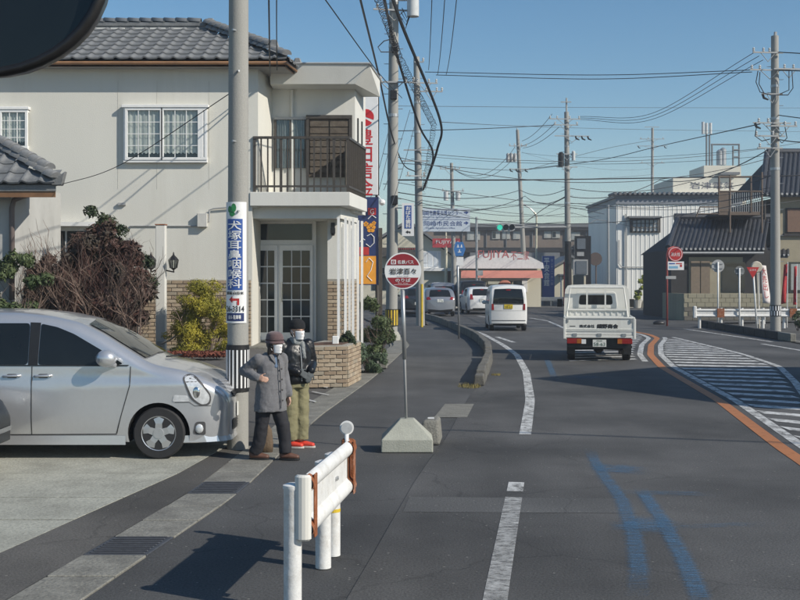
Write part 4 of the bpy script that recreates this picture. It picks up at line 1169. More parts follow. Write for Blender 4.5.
# rusty end collars and rounded end caps
m = MB(); m.box(near + gr_dir * .045 + nrm * .071 + Vector((0, 0, zc)), (.012, .075, .40), math.atan2(gr_dir.y, gr_dir.x) - math.pi / 2); m.build('end_plate', RUST, gb, bevel=.004)
m = MB(); m.box(near + gr_dir * (RL - .05) + nrm * .071 + Vector((0, 0, zc)), (.010, .075, .40), math.atan2(gr_dir.y, gr_dir.x) - math.pi / 2); m.build('end_plate', RUST, gb, bevel=.004)
for s0, s1 in ((-.05, .05), (RL - .1, RL + .02)):
    m = MB(); a_, b_ = rail_section(s0, 1.12), rail_section(s1, 1.12); a_ = [p + nrm * .004 for p in a_]; b_ = [p + nrm * .004 for p in b_]
    n_ = len(a_); m.add(a_ + b_, [(k, k + 1, n_ + k + 1, n_ + k) for k in range(n_ - 1)]); m.build('end_collar', RUST, gb)
for s, sg in ((-.04, -1), (RL + .01, 1)):
    m = MB(); c = near + gr_dir * s
    pts = []
    for k in range(9):
        a = math.pi * k / 8 
        pts.append(c + nrm * (.012 + .055 * math.cos(a)) + gr_dir * sg * (.05 * math.sin(a)) + Vector((0, 0, zc - .205)))
    m.prism(pts, (0, 0, .41)); m.build('end_cap', WHITE_OLD if sg < 0 else RUST, gb, bevel=.012)
for k, s in enumerate((.0, 1.08, 1.45)):
    p = near + gr_dir * s - nrm * .085
    if k == 0: p = near - gr_dir * .02 - nrm * .062
    m = MB(); hp_ = .765 if k == 0 else .735; m.lathe([(.057, 0), (.057, hp_), (.062, hp_ + .01), (.062, hp_ + .03), (.03, hp_ + .042)], 18, p); o = m.build('post', RAILW, gb, smooth=True, auto=40)
    if k == 2:
        m = MB(); m.lathe([(.0585, .33), (.0585, .355)], 18, p); m.build('yellow_band', YELLOW, o)
    m = MB(); m.box(p + nrm * .045 + Vector((0, 0, zc)), (.06, .08, .14), math.atan2(gr_dir.y, gr_dir.x) - math.pi / 2); m.build('bracket', STEEL, o)
for sz in (-.02, .02):
    m = MB(); m.lathe([(.014, 0), (.014, .02)], 8, near + gr_dir * (1.0 + sz) + nrm * .02 + Vector((0, 0, zc)), m=Matrix.Rotation(math.pi / 2, 3, 'Y')); m.build('bolt', STEEL, gb)
# round reflector on a stalk at the far end
p = near + gr_dir * (RL + .02) + nrm * .0
m = MB(); m.tube([p + Vector((0, 0, zc)), p + Vector((0, 0, .90))], .016, 8); o = m.build('reflector_stalk', WHITE, gb, smooth=True)
m = MB(); m.lathe([(.054, 0), (.054, .018), (.046, .026)], 20, p + Vector((0, .01, .945)), axis='y'); m.build('reflector_back', WHITE, gb, smooth=True, auto=40)
m = MB(); m.lathe([(.043, 0), (.043, .004)], 20, p + Vector((0, -.004, .945)), axis='y'); m.build('reflector_lens', M('reflector_lens', (.45, .46, .46), .25, .1, 30), gb)

# ---------------------------------------------------------------- bus stop
bs = G(407, 449.5)
t = thing('bus_stop_sign', 'round maroon and white bus stop sign on a thin pole with concrete foot', 'bus stop sign', bs)
b0, h1 = .30, .30
m = MB(); w0, w1 = .31, .085
m.add([bs + Vector((x * w0, y * .26, z)) for z in (0, .15) for x, y in ((-1, -1), (1, -1), (1, 1), (-1, 1))] + [bs + Vector((x * w1, y * w1, .38)) for x, y in ((-1, -1), (1, -1), (1, 1), (-1, 1))],
      [(3, 2, 1, 0), (0, 1, 5, 4), (1, 2, 6, 5), (2, 3, 7, 6), (3, 0, 4, 7), (4, 5, 9, 8), (5, 6, 10, 9), (6, 7, 11, 10), (7, 4, 8, 11), (8, 9, 10, 11)])
m.build('concrete_foot', M('foot_concrete', (.36, .365, .31), .85, .12, 4, .25, 50, fine=.08, stain=.25, stain_col=(.24, .24, .2)), t, bevel=.012, seg=2)
ztop = P(0, 289, bs.y).z
m = MB(); m.tube([bs + Vector((-.01, 0, .36)), bs + Vector((-.055, 0, ztop + .05))], .017, 10); m.build('pole', STEEL_P, t, smooth=True)
m = MB(); m.tube([bs + Vector((-.03, .0, 1.1)), bs + Vector((-.055, 0, ztop + .05))], .026, 10); m.build('pole_sleeve', STEEL, t, smooth=True)
dc = P(403, 270.8, bs.y - .03); Rr = 18.3 / F * bs.y
dsk = MB(); dsk.lathe([(Rr, 0), (Rr, .02)], 48, dc, axis='y'); dsk = dsk.build('disc', SIGN_WHITE, t, smooth=True, auto=40)
def seg(name, y0, y1, rr, mat, off):
    pts = []; n = 20
    for k in range(n + 1):
        y = y0 + (y1 - y0) * k / n; x = math.sqrt(max(rr * rr - y * y, 0)); pts.append((x, y))
    pts = pts + [(-x, y) for x, y in reversed(pts)]
    m = MB(); m.add([dc + Vector((x, off, y)) for x, y in pts], [tuple(range(len(pts)))]); return m.build(name, mat, dsk)
s = 1 / F * bs.y
seg('maroon_cap', 5.6 * s, 16.9 * s, 17.0 * s, SIGN_MAROON, -.0035); seg('maroon_foot', -16.9 * s, -6.8 * s, 17.0 * s, SIGN_MAROON, -.0035)
def dl(txt, mat, x0, y0, x1, y1): lettering(txt, mat, dsk, dc + Vector((x0 * s, -.007, y0 * s)), (( x1 - x0) * s, 0, 0), (0, 0, (y1 - y0) * s), fat=.014 if len(txt) < 6 else 0)
dl('名鉄バス', SIGN_WHITE, -5.5, 6.8, 10.5, 10.6); dl('岩津百々', INK, -13.2, -3.4, 13.2, 2.6); dl('のりば', SIGN_WHITE, -7.5, -11, 7.5, -7.6); dl('Bus stop', SIGN_WHITE, -5, -13, 5, -11.8); dl('Iwazu dodo', INK, -6, -6, 6, -4.9)
m = MB(); m.add([dc + Vector((x * s, -.007, y * s)) for x, y in ((-12, 6.6), (-7, 6.6), (-7, 11), (-12, 11))], [(0, 1, 2, 3)]); m.build('company_mark', SIGN_WHITE, dsk)
m = MB(); m.add([dc + Vector((x * s, -.009, y * s)) for x, y in ((-11, 7.4), (-8, 7.4), (-8, 10.2), (-11, 10.2), (-10.2, 8.2), (-8.8, 8.2), (-8.8, 9.4), (-10.2, 9.4))], [(0, 1, 5, 4), (1, 2, 6, 5), (2, 3, 7, 6), (3, 0, 4, 7)]); m.build('company_mark', SIGN_MAROON, dsk)
m = MB(); m.add([dc + Vector((x * s, -.007, y * s)) for x, y in ((-9, -14), (9, -14), (9.2, -13.7), (-9.2, -13.7))], [(0, 1, 2, 3)]); m.build('white_rule', SIGN_WHITE, dsk)
# stone block behind it
sb = G(433, 445); m = MB(); m.add([sb + Vector(p) for p in ((-.2, 0, 0), (.09, 0, 0), (.14, .55, 0), (-.1, .55, 0), (-.13, .06, .30), (.07, .06, .31), (.11, .5, .30), (-.06, .5, .30))],
      [(3, 2, 1, 0), (4, 5, 6, 7), (0, 1, 5, 4), (1, 2, 6, 5), (2, 3, 7, 6), (3, 0, 4, 7)])
o = tag(m.build('kerb_block', CONC, bevel=.03, seg=2), 'rough concrete kerb block behind the bus stop foot', 'kerb block')
m = MB(); m.box(sb + Vector((-.02, .2, .312)), (.08, .05, .012)); m.build('reflector', SIGN_WHITE, o)

# ---------------------------------------------------------------- tall sign boards behind the clinic
KD = 33.0
t = thing('sign_tower', 'tall white sign board with red lettering on dark posts behind the clinic', 'sign', (P(372, 0, KD).x, KD, 0))
x0, x1, z0, z1 = rect(352, 97, 378, 195, KD); m = MB(); m.box2((x0, KD, z0), (x1, KD + .28, z1)); m.build('panel', SIGN_WHITE, t, bevel=.01)
m = MB(); m.box2((x1 + .001, KD + .02, z0), (x1 + .03, KD + .26, z1)); m.build('edge_frame', BRONZE, t)
lettering('豊田信金', M('sign_bright_red', (.55, .02, .025), .4), t, P(357.5, 195, KD - .006), P(373, 0, KD - .006) - P(357.5, 0, KD - .006), (0, 0, P(0, 129, KD).z - P(0, 195, KD).z), vertical=True, fat=.012)
for (cx_, cy_, rr, a0, a1) in ((366, 117, 8, -20, 160), (366, 119, 7, 200, 330)):
    m = MB(); c = P(cx_, cy_, KD - .006); rr = rr / F * KD
    m.add([c] + [c + Vector((rr * math.cos(R(a0 + (a1 - a0) * k / 12)), 0, rr * math.sin(R(a0 + (a1 - a0) * k / 12)))) for k in range(13)], [(0, k, k + 1) for k in range(1, 13)]); m.build('red_emblem', M('sign_bright_red'), t)
m = MB()
for px in (356, 377): m.tube([P(px, 277, KD + .14).xy.to_3d() + Vector((0, 0, -.02)), P(px, 100, KD + .14)], .05, 8)
m.build('post', BRONZE, t)
KE = 31.5
t = thing('sign_board', 'dark blue sign board with orange flowers below the white sign tower', 'sign', (P(372, 0, KE).x, KE, 0))
x0, x1, z0, z1 = rect(356, 197, 378.5, 285, KE); m = MB(); m.box2((x0, KE, z0), (x1, KE + .2, z1)); m.build('panel', SIGN_NAVY, t)
def kq(name, px0, py0, px1, py1, mat, o=.006): flat(name, px0, py0, px1, py1, KE - o, o - .002, mat, t)
kq('orange_field', 357, 256, 376, 284, ORANGE); kq('red_field', 357, 247, 369, 255, SIGN_RED)
m = MB(); 
for (cx_, cy_, rr) in ((371, 228, 4.5), (366, 224, 2.5), (374, 223, 2)):
    c = P(cx_, cy_, KE - .008)
    for k in range(5):
        a = k * 2 * math.pi / 5 + .3; q = c + Vector((math.cos(a), 0, math.sin(a))) * rr / F * KE * .62; r_ = rr / F * KE * .46
        m.add([q + Vector((r_ * math.cos(j * math.pi / 4), 0, r_ * math.sin(j * math.pi / 4))) for j in range(8)], [tuple(range(8))])
m.build('flower_mark', ORANGE, t)
for pts in ([(367, 236), (371, 234), (374, 237), (374, 243), (370, 247), (366, 244)], [(366, 262), (369, 258), (373, 262), (371, 270), (367, 276), (372, 281)], [(365, 240), (362, 238), (360, 242)], [(368, 219), (372, 215), (376, 218)]):
    m = MB(); m.tube([P(px, py, KE - .012) for px, py in pts], .012, 4); m.build('white_scroll', SIGN_WHITE, t)
kq('red_mark', 368, 208, 376, 215, SIGN_RED, .007); lettering('G', SIGN_WHITE, t, P(370, 214, KE - .01), P(374, 0, KE - .01) - P(370, 0, KE - .01), (0, 0, 5 / F * KE))
m = MB(); m.box2((P(378.5, 0, KE).x + .01, KE - .05, -.02), (P(381.5, 0, KE).x + .02, KE + .2, P(0, 228, KE).z)); m.build('post', BRONZE, t)
m = MB(); m.tube([P(378, 196, KE), P(381, 200, KE - .2)], .02, 5); m.lathe([(.03, 0), (.09, .14)], 10, P(382, 202, KE - .3), axis='y'); m.build('floodlight', SIGN_WHITE, t)
# ---------------------------------------------------------------- vehicles
def paint(name, col, metal=0.0, rough=.3, coat=.8):
    return M(name, col, rough, .02, 3, metal=metal, coat=coat, fine=.015, fscale=25)
P_SILVER = paint('silver_paint', (.60, .61, .625), .62, .28)
P_SILVER2 = paint('pale_silver_paint', (.27, .285, .31), .5, .35)
P_WHITE = paint('white_car_paint', (.72, .72, .70), 0, .3, .5)
P_TRUCK = M('truck_paint', (.75, .75, .70), .42, .06, 4, fine=.03, stain=.25, stain_col=(.48, .45, .38), sscale=3.5, streak=True, coat=.1)
P_DARK = paint('dark_blue_paint', (.022, .026, .032), .2, .3)
P_BLACK = paint('black_car_paint', (.006, .007, .008), .0, .4, .1)
CARGLASS = M('car_glass', (.010, .013, .015), .05, .2, 2, spec=.4)
TAIL = M('tail_lamp_red', (.26, .012, .012), .18, .1, 20, coat=.5)
TAIL_O = M('lamp_amber', (.36, .11, .015), .2, .1)
LAMPC = M('head_lamp', (.62, .64, .65), .08, .25, 22, coat=1.0, metal=.2)
SEAM = M('panel_seam', (.03, .03, .03), .7)
PLATEW = M('number_plate', (.72, .72, .68), .5, .03)
PLATEY = M('yellow_number_plate', (.62, .46, .02), .5, .03)
PLATE_INK = M('plate_green_ink', (.02, .09, .05), .5)
GREYP = M('grey_plastic', (.06, .06, .062), .6, .15, 12)
WELL = M('wheel_well', (.01, .01, .01), .9)

class Car:
    def __init__(s, L, W, top, belt, floor=.22, tumble=.13, rtop=.13, rx=.2, plan_f=.62, plan_r=.35, base_f=.66, base_r=.86, sill=.03, bulge=.02, wheels=(.75, 3.2), wr=.3, nose_low=.05, crown=.05, endz=.1):
        s.__dict__.update(locals())
    crease = .0; cz = .9
    def zt(s, y): return smooth_tab(s.top, max(0, min(s.L, y)), .05) if .05 < y < s.L - .05 else lerp_tab(s.top, max(0, min(s.L, y)))
    def zb(s, y):
        e = min(y, s.L - y); return s.floor + s.endz * max(0, 1 - e / .35) ** 2
    def plan(s, y):
        f = 1.0
        e = s.L - y
        if e < s.plan_f: t = 1 - e / s.plan_f; f *= s.base_f + (1 - s.base_f) * math.sqrt(max(0, 1 - t ** 2.6))
        if y < s.plan_r: t = 1 - y / s.plan_r; f *= s.base_r + (1 - s.base_r) * math.sqrt(max(0, 1 - t ** 2.4))
        return f
    def Wd(s, y, z):
        y = max(0, min(s.L, y)); zt = s.zt(y); zm = max(t[1] for t in s.top)
        w = s.W / 2 * s.plan(y)
        if z < .5: w -= s.sill * ((.5 - z) / .3) ** 1.5 if z > .2 else s.sill
        w += s.crease * (1 / (1 + math.exp((z - s.cz) / .012)) - .5)
        if z > s.belt: w -= s.W / 2 * s.tumble * ((z - s.belt) / (zm - s.belt)) ** 1.25
        h = (zt - z) / s.rtop
        if h < 1: w -= s.rx * (1 - math.sqrt(max(0, 1 - (1 - max(h, 0)) ** 2)))
        return max(w, .02)
    def mesh(s, mat, parent, cut=True, NY=84, NZ=22, NT=7, name='body'):
        ys = []
        for i in range(NY + 1):
            t = i / NY; ys.append(s.L * (t + .06 * math.sin(2 * math.pi * t) * -1 * .9))
        ring = 2 * (NZ + 1 + NT) ; vs = []
        rows = []
        for y in ys:
            zb, zt = s.zb(y), s.zt(y); right = []
            for k in range(NZ + 1):
                u = k / NZ; u = 1 - (1 - u) ** 1.55
                z = zb + (zt - zb) * u; right.append((s.Wd(y, z), z))
            we = right[-1][0]
            topp = [(we * (1 - k / NT), zt + s.crown * (1 - (1 - k / NT) ** 2) * min(1, we)) for k in range(1, NT + 1)]
            half = [(0, zb)] + right + topp         # x>=0, bottom centre to top centre
            full = half + [(-x, z) for x, z in reversed(half[1:-1])]
            rows.append([Vector((x, y - s.L / 2, z)) for x, z in full])
        n = len(rows[0]); m = MB()
        for r_ in rows: m.v += r_
        for i in range(len(rows) - 1):
            for k in range(n):
                k2 = (k + 1) % n; m.f.append((i * n + k, (i + 1) * n + k, (i + 1) * n + k2, i * n + k2))
        m.f.append(tuple(range(n))); m.f.append(tuple((len(rows) - 1) * n + k for k in range(n - 1, -1, -1)))
        m.mi = [0] * len(m.f)
        o = m.build(name, [mat, WELL], parent, smooth=True)
        if cut:
            c = MB(); c.cur = 0
            for wy in s.wheels:
                for sg in (-1, 1):
                    x = sg * (s.W / 2 - .10)
                    c.lathe([(s.wr + .055, -.16), (s.wr + .055, .2)], 40, (x, wy - s.L / 2, s.wr), axis='x')
            cu = c.build('cutter', WELL)
            co = Vector(cu.location); 
            for v in cu.data.vertices: v.co += co
            cu.location = (0, 0, 0)
            o.parent = None
            b = o.modifiers.new('cut', 'BOOLEAN'); b.object = cu; b.solver = 'EXACT'; b.operation = 'DIFFERENCE'
            try: b.material_mode = 'TRANSFER'
            except Exception: pass
            o.data.materials.clear(); o.data.materials.append(mat); o.data.materials.append(WELL)
            dg = bpy.context.evaluated_depsgraph_get(); me = bpy.data.meshes.new_from_object(o.evaluated_get(dg), depsgraph=dg)
            o.modifiers.clear(); old = o.data; o.data = me; o.parent = parent
            bpy.data.objects.remove(cu)
            try: me.set_sharp_from_angle(angle=R(42))
            except Exception: pass
        else:
            try: o.data.set_sharp_from_angle(angle=R(42))
            except Exception: pass
        s.body = o
        return o
    # --- pieces lying on the body surface
    def _poly(s, poly, step):
        bm = bmesh.new(); f = bm.faces.new([bm.verts.new((a, b, 0)) for a, b in poly])
        a0, a1 = min(p[0] for p in poly), max(p[0] for p in poly); b0, b1 = min(p[1] for p in poly), max(p[1] for p in poly)
        x = a0 + step
        while x < a1:
            bmesh.ops.bisect_plane(bm, geom=list(bm.verts) + list(bm.edges) + list(bm.faces), plane_co=(x, 0, 0), plane_no=(1, 0, 0)); x += step
        x = b0 + step
        while x < b1:
            bmesh.ops.bisect_plane(bm, geom=list(bm.verts) + list(bm.edges) + list(bm.faces), plane_co=(0, x, 0), plane_no=(0, 1, 0)); x += step
        bm.verts.index_update()
        vs = [(v.co.x, v.co.y) for v in bm.verts]; fs = [tuple(v.index for v in f.verts) for f in bm.faces]; bm.free()
        return vs, fs
    def side(s, name, poly, mat, parent, sg=1, off=.004, step=.07):
        vs, fs = s._poly(poly, step); m = MB()
        m.add([Vector((sg * (s.Wd(y, z) + off), y - s.L / 2, z)) for y, z in vs], fs); return m.build(name, mat, parent, smooth=True)
    def inside(s, x, y, z):
        x = abs(x); zt = s.zt(y); we = s.Wd(y, zt)
        if z <= zt: return x <= s.Wd(y, z) and z >= s.zb(y) - .02
        return x <= we and z <= zt + s.crown * (1 - (x / we) ** 2) * min(1, we)
    def ysurf(s, x, z, rear=True):
        y = 0.0; st = .02
        for i in range(150):
            if s.inside(x, y if rear else s.L - y, z):
                lo, hi = max(0, y - st), y
                for _ in range(9):
                    mid = (lo + hi) / 2
                    if s.inside(x, mid if rear else s.L - mid, z): hi = mid
                    else: lo = mid
                return (hi if rear else s.L - hi)
            y += st
        return 0.0 if rear else s.L
    def end(s, name, poly, mat, parent, rear=True, off=.006, step=.08, up=.0):
        vs, fs = s._poly(poly, step); m = MB(); sg = -1 if rear else 1
        m.add([Vector((x, s.ysurf(x, z, rear) - s.L / 2 + sg * off, z + up)) for x, z in vs], fs); return m.build(name, mat, parent, smooth=True)
def mirror_poly(p): return p + [(-x, z) for x, z in reversed(p)]

def rounded(poly, r=.04, n=3):
    out = []; N_ = len(poly)
    for i in range(N_):
        a, b, c = Vector(poly[i - 1]), Vector(poly[i]), Vector(poly[(i + 1) % N_])
        u, v = (a - b), (c - b); k = min(r, u.length * .45, v.length * .45); u.normalize(); v.normalize()
        p0, p1 = b + u * k, b + v * k
        for j in range(n + 1):
            t = j / n; q = p0 * (1 - t) ** 2 + b * 2 * t * (1 - t) + p1 * t * t; out.append((q.x, q.y))
    return out

def wheel(parent, x, y, r, w, sg, spokes=5, detail=True):
    c = Vector((x, y, r)); t = MB()
    t.lathe([(r * .66, -w / 2), (r * .94, -w / 2), (r, -w / 2 + .025), (r, w / 2 - .025), (r * .94, w / 2), (r * .66, w / 2)], 32, c, axis='x')
    wh = MB(); wh.lathe([(r * .64, -w * .4), (r * .64, w * .42)], 24, c, axis='x'); wh = wh.build('wheel', WELL, parent)
    t.build('tyre', RUBBER, wh, smooth=True, auto=35)
    m = MB(); f = sg * w * .5
    def ringpt(rr, a, dx): return c + Vector((f + sg * dx, rr * math.cos(a), rr * math.sin(a)))
    # rim lip
    n = 40; vs = []; 
    for rr, dx in ((r * .67, -.005), (r * .665, .004), (r * .61, -.004)):
        vs += [ringpt(rr, 2 * math.pi * k / n, dx) for k in range(n)]
    fs = [(j * n + k, j * n + (k + 1) % n, (j + 1) * n + (k + 1) % n, (j + 1) * n + k) for j in range(2) for k in range(n)]
    m.add(vs, fs)
    if detail:
        for q in range(spokes):
            a = 2 * math.pi * q / spokes + .3; hw0, hw1 = .34, .36
            pts = [ringpt(r * .18, a - .9, .004), ringpt(r * .40, a - hw0 * .92, .008), ringpt(r * .63, a - hw1, -.002), ringpt(r * .64, a, .0), ringpt(r * .63, a + hw1, -.002), ringpt(r * .40, a + hw0 * .92, .008), ringpt(r * .18, a + .9, .004)]
            m.add(pts + [p - Vector((sg * .02, 0, 0)) for p in pts], [tuple(range(7))] + [(k, 7 + k, 8 + k, k + 1) for k in range(6)])
    else:
        m.add([ringpt(r * .62, 2 * math.pi * k / n, -.006) for k in range(n)], [tuple(range(n))])
    m.add([ringpt(r * .2, 2 * math.pi * k / 20, .012) for k in range(20)] + [ringpt(r * .22, 2 * math.pi * k / 20, -.01) for k in range(20)], [tuple(range(20))] + [(k, 20 + k, 20 + (k + 1) % 20, (k + 1) % 20) for k in range(20)])
    m.build('rim', ALU if detail else STEEL, wh)
    return wh

# ---- silver minivan, nose to the right
SL = 4.1
van = Car(SL, 1.70, [(0, 1.45), (.08, 1.58), (.3, 1.655), (.9, 1.69), (1.6, 1.685), (2.0, 1.645), (2.32, 1.575), (2.62, 1.43), (2.92, 1.25), (3.10, 1.14), (3.24, 1.08), (3.55, 1.02), (3.80, .935), (3.97, .84), (4.06, .74), (4.1, .66)],
          1.04, floor=.2, tumble=.15, rtop=.11, rx=.16, plan_f=.85, plan_r=.35, base_f=.60, base_r=.86, sill=.035, wheels=(.72, 3.31), wr=.3, endz=.04)
van.crease = .022; van.cz = .905
wheel_w = P(158, 460, 13.2)
t_van = thing('silver_minivan', 'silver minivan parked with its nose towards the utility pole', 'minivan', (wheel_w.x - (3.31 - SL / 2), 13.25 + .85 - .02, 0), -math.pi / 2, local=True)
van.mesh(P_SILVER, t_van)
sg = 1     # the side facing the camera after the turn: local +x points to world -y
for sgn in (1, -1):
    for wy in (.72, 3.31): wheel(t_van, sgn * (.85 - .10), wy - SL / 2, .3, .19, sgn)
    y0 = lambda y: y
    fd = van.side('front_side_window', rounded([(1.92, 1.09), (2.80, 1.08), (2.90, 1.10), (2.62, 1.27), (2.32, 1.44), (2.12, 1.52), (1.93, 1.56)], .03), CARGLASS, t_van, sgn)
    rd = van.side('rear_side_window', rounded([(.95, 1.09), (1.80, 1.09), (1.80, 1.565), (1.0, 1.565)], .04), CARGLASS, t_van, sgn)
    van.side('quarter_window', rounded([(.22, 1.11), (.85, 1.10), (.88, 1.55), (.34, 1.52)], .05), CARGLASS, t_van, sgn)
    van.side('pillar_trim', [(1.805, 1.085), (1.915, 1.085), (1.925, 1.57), (1.805, 1.575)], BLACKP, t_van, sgn, off=.006)
    van.side('window_rubber', [(.92, 1.075), (2.95, 1.072), (2.97, 1.088), (.92, 1.09)], BLACKP, t_van, sgn, off=.007)
    for y in (1.85, 2.97):
        van.side('door_seam', [(y - .005, .28), (y + .005, .28), (y + (.045 if y > 2 else .005), 1.07), (y + (.035 if y > 2 else -.005), 1.07)] if y < 2 else [(2.82, .30), (2.835, .30), (2.885, .50), (2.985, .85), (2.99, 1.07), (2.98, 1.07), (2.975, .85), (2.875, .50)], SEAM, t_van, sgn, off=.004, step=.1)
    van.side('door_seam', [(1.0, .275), (2.83, .285), (2.83, .296), (1.0, .287)], SEAM, t_van, sgn, off=.004)
    # sill skirt
    m = MB(); ys_ = frange(1.1, 2.93, 16)
    for k in range(15):
        a, b = ys_[k], ys_[k + 1]
        q = [Vector((sgn * (van.Wd(a, .3) + .004), a - SL / 2, .275)), Vector((sgn * (van.Wd(b, .3) + .004), b - SL / 2, .275)), Vector((sgn * (van.Wd(b, .3) + .012), b - SL / 2, .17)), Vector((sgn * (van.Wd(a, .3) + .012), a - SL / 2, .17))]
        m.add(q, [(0, 1, 2, 3)])
        m.add([q[3], q[2], q[2] - Vector((sgn * .12, 0, 0)), q[3] - Vector((sgn * .12, 0, 0))], [(0, 1, 2, 3)])
    m.build('sill_skirt', P_SILVER, t_van, smooth=True, auto=40)
    for y in (1.62, 1.98):
        cup = van.side('handle_recess', rounded([(y - .06, .935), (y + .06, .935), (y + .06, .985), (y - .06, .985)], .025), GREYP, t_van, sgn, off=.003)
        m = MB(); x = van.Wd(y, .96) + .028; m.tube([(sgn * (x - .02), y - .10 - SL / 2, .955), (sgn * x, y - .07 - SL / 2, .96), (sgn * x, y + .07 - SL / 2, .965), (sgn * (x - .02), y + .10 - SL / 2, .965)], .014, 8); m.build('door_handle', P_SILVER, t_van, smooth=True)
    # wing mirror
    m = MB(); yy, zz = 2.74, 1.13; x = van.Wd(yy, zz)
    m.ellipsoid((sgn * (x + .15), yy - SL / 2, zz + .04), (.10, .12, .10), 18, 12); m.capsule((sgn * (x - .01), yy + .06 - SL / 2, zz - .05), (sgn * (x + .08), yy + .02 - SL / 2, zz - .01), .035, .035); m.build('wing_mirror', P_SILVER, t_van, smooth=True)
    # front lamp: tall teardrop with indicator
    van.side('lamp_bezel', rounded([(3.575, .945), (3.675, .69), (3.79, .605), (3.895, .62), (3.905, .73), (3.815, .865), (3.71, .958), (3.635, .985)], .05), GREYP, t_van, sgn, off=.005, step=.04)
    hl = van.side('head_lamp', rounded([(3.60, .935), (3.70, .70), (3.80, .625), (3.875, .64), (3.89, .72), (3.80, .85), (3.70, .94), (3.64, .965)], .05), LAMPC, t_van, sgn, off=.008, step=.04)
    van.side('indicator_lamp', rounded([(3.47, .665), (3.66, .665), (3.645, .735), (3.49, .745)], .02), LAMPC, t_van, sgn, off=.008, step=.04)
    x, y, z = van.Wd(3.74, .77) + .012, 3.74 - SL / 2, .77
    m = MB(); m.ellipsoid((sgn * x, y, z), (.012, .045, .065), 12, 6); m.build('lens', CHROME, hl, smooth=True)
    van.side('bumper_seam', [(3.5, .655), (3.66, .655), (3.72, .612), (3.9, .607), (3.9, .613), (3.72, .618), (3.66, .662), (3.5, .662)], SEAM, t_van, sgn, off=.005, step=.05)
    fg = van.side('fog_lamp_recess', rounded([(3.70, .29), (3.84, .27), (3.84, .43), (3.73, .43)], .03), GREYP, t_van, sgn, off=.006, step=.04)
    m = MB(); m.ellipsoid((sgn * (van.Wd(3.77, .35) + .01), 3.77 - SL / 2, .35), (.02, .05, .055), 12, 6); m.build('fog_lamp', LAMPC, fg, smooth=True)
van.end('windscreen', mirror_poly([(0, 1.17), (.60, 1.15), (.57, 1.34), (.50, 1.54), (0, 1.585)]), CARGLASS, t_van, rear=False, off=.012, step=.05, up=.01)
van.end('grille', mirror_poly([(0, .66), (.34, .67), (.37, .74), (0, .745)]), BLACKP, t_van, rear=False, off=.012, step=.05)
for z in (.675, .71): van.end('grille_bar', mirror_poly([(0, z), (.34, z), (.35, z + .014), (0, z + .014)]), CHROME, t_van, rear=False, off=.022, step=.05)
van.end('emblem', mirror_poly([(0, .735), (.06, .735), (.06, .80), (0, .80)]), CHROME, t_van, rear=False, off=.03)
lg = van.end('lower_grille', mirror_poly([(0, .29), (.46, .29), (.46, .41), (0, .41)]), BLACKP, t_van, rear=False, off=.012, step=.05)
for z in (.32, .35, .38): van.end('grille_bar', mirror_poly([(0, z), (.45, z), (.45, z + .008), (0, z + .008)]), GREYP, t_van, rear=False, off=.02, step=.05)
m = MB(); m.box((0, SL / 2 + .02, .51), (.33, .012, .165)); m.build('number_plate', PLATEW, t_van)
# front lip
m = MB(); pts = []
for k in range(25):
    x = -.84 + 1.68 * k / 24; pts.append((x, van.ysurf(x, .3, False) - SL / 2 + .015))
for k in range(24):
    (xa, ya), (xb, yb) = pts[k], pts[k + 1]; m.add([(xa, ya - .03, .27), (xb, yb - .03, .27), (xb, yb, .19), (xa, ya, .19)], [(0, 1, 2, 3)]); m.add([(xa, ya, .19), (xb, yb, .19), (xb, yb - .12, .18), (xa, ya - .12, .18)], [(0, 1, 2, 3)])
m.build('front_lip', P_SILVER, t_van, smooth=True, auto=40)
m = MB(); m.tube([(-.45, 3.33 - SL / 2, 1.12), (.0, 3.27 - SL / 2, 1.13), (.1, 3.25 - SL / 2, 1.135)], .01, 5); m.build('wiper', BLACKP, t_van)

# ---- dark car peeking in at the left edge
dk = Car(3.9, 1.66, [(0, .95), (.1, 1.05), (.5, 1.42), (1.6, 1.48), (2.2, 1.36), (2.8, 1.02), (3.4, .9), (3.75, .78), (3.9, .6)], .92, wheels=(.7, 3.15), wr=.29)
pt = P(10, 473, 11.4)
t = thing('dark_hatchback', 'dark car whose front corner shows at the left edge', 'car', (pt.x - 1.95 - .42, 12.1, 0), -math.pi / 2, local=True)
dk.mesh(P_BLACK, t)
for sgn in (1, -1):
    for wy in (.7, 3.15): wheel(t, sgn * .73, wy - 1.95, .29, .18, sgn)
    dk.side('head_lamp', rounded([(3.4, .68), (3.74, .60), (3.78, .72), (3.5, .82)], .04), LAMPC, t, sgn, off=.008, step=.05)
    dk.side('side_window', rounded([(.8, .98), (2.6, .98), (2.15, 1.33), (1.0, 1.38)], .05), CARGLASS, t, sgn)
    m = MB(); m.ellipsoid((sgn * .93, 2.6 - 1.95, 1.0), (.1, .07, .07), 12, 8); m.build('wing_mirror', P_BLACK, t, smooth=True)
dk.end('windscreen', mirror_poly([(0, .98), (.58, .98), (.5, 1.36), (0, 1.38)]), CARGLASS, t, rear=False)
dk.end('bumper_trim', mirror_poly([(0, .42), (.6, .42), (.6, .47), (0, .47)]), CHROME, t, rear=False, off=.01)

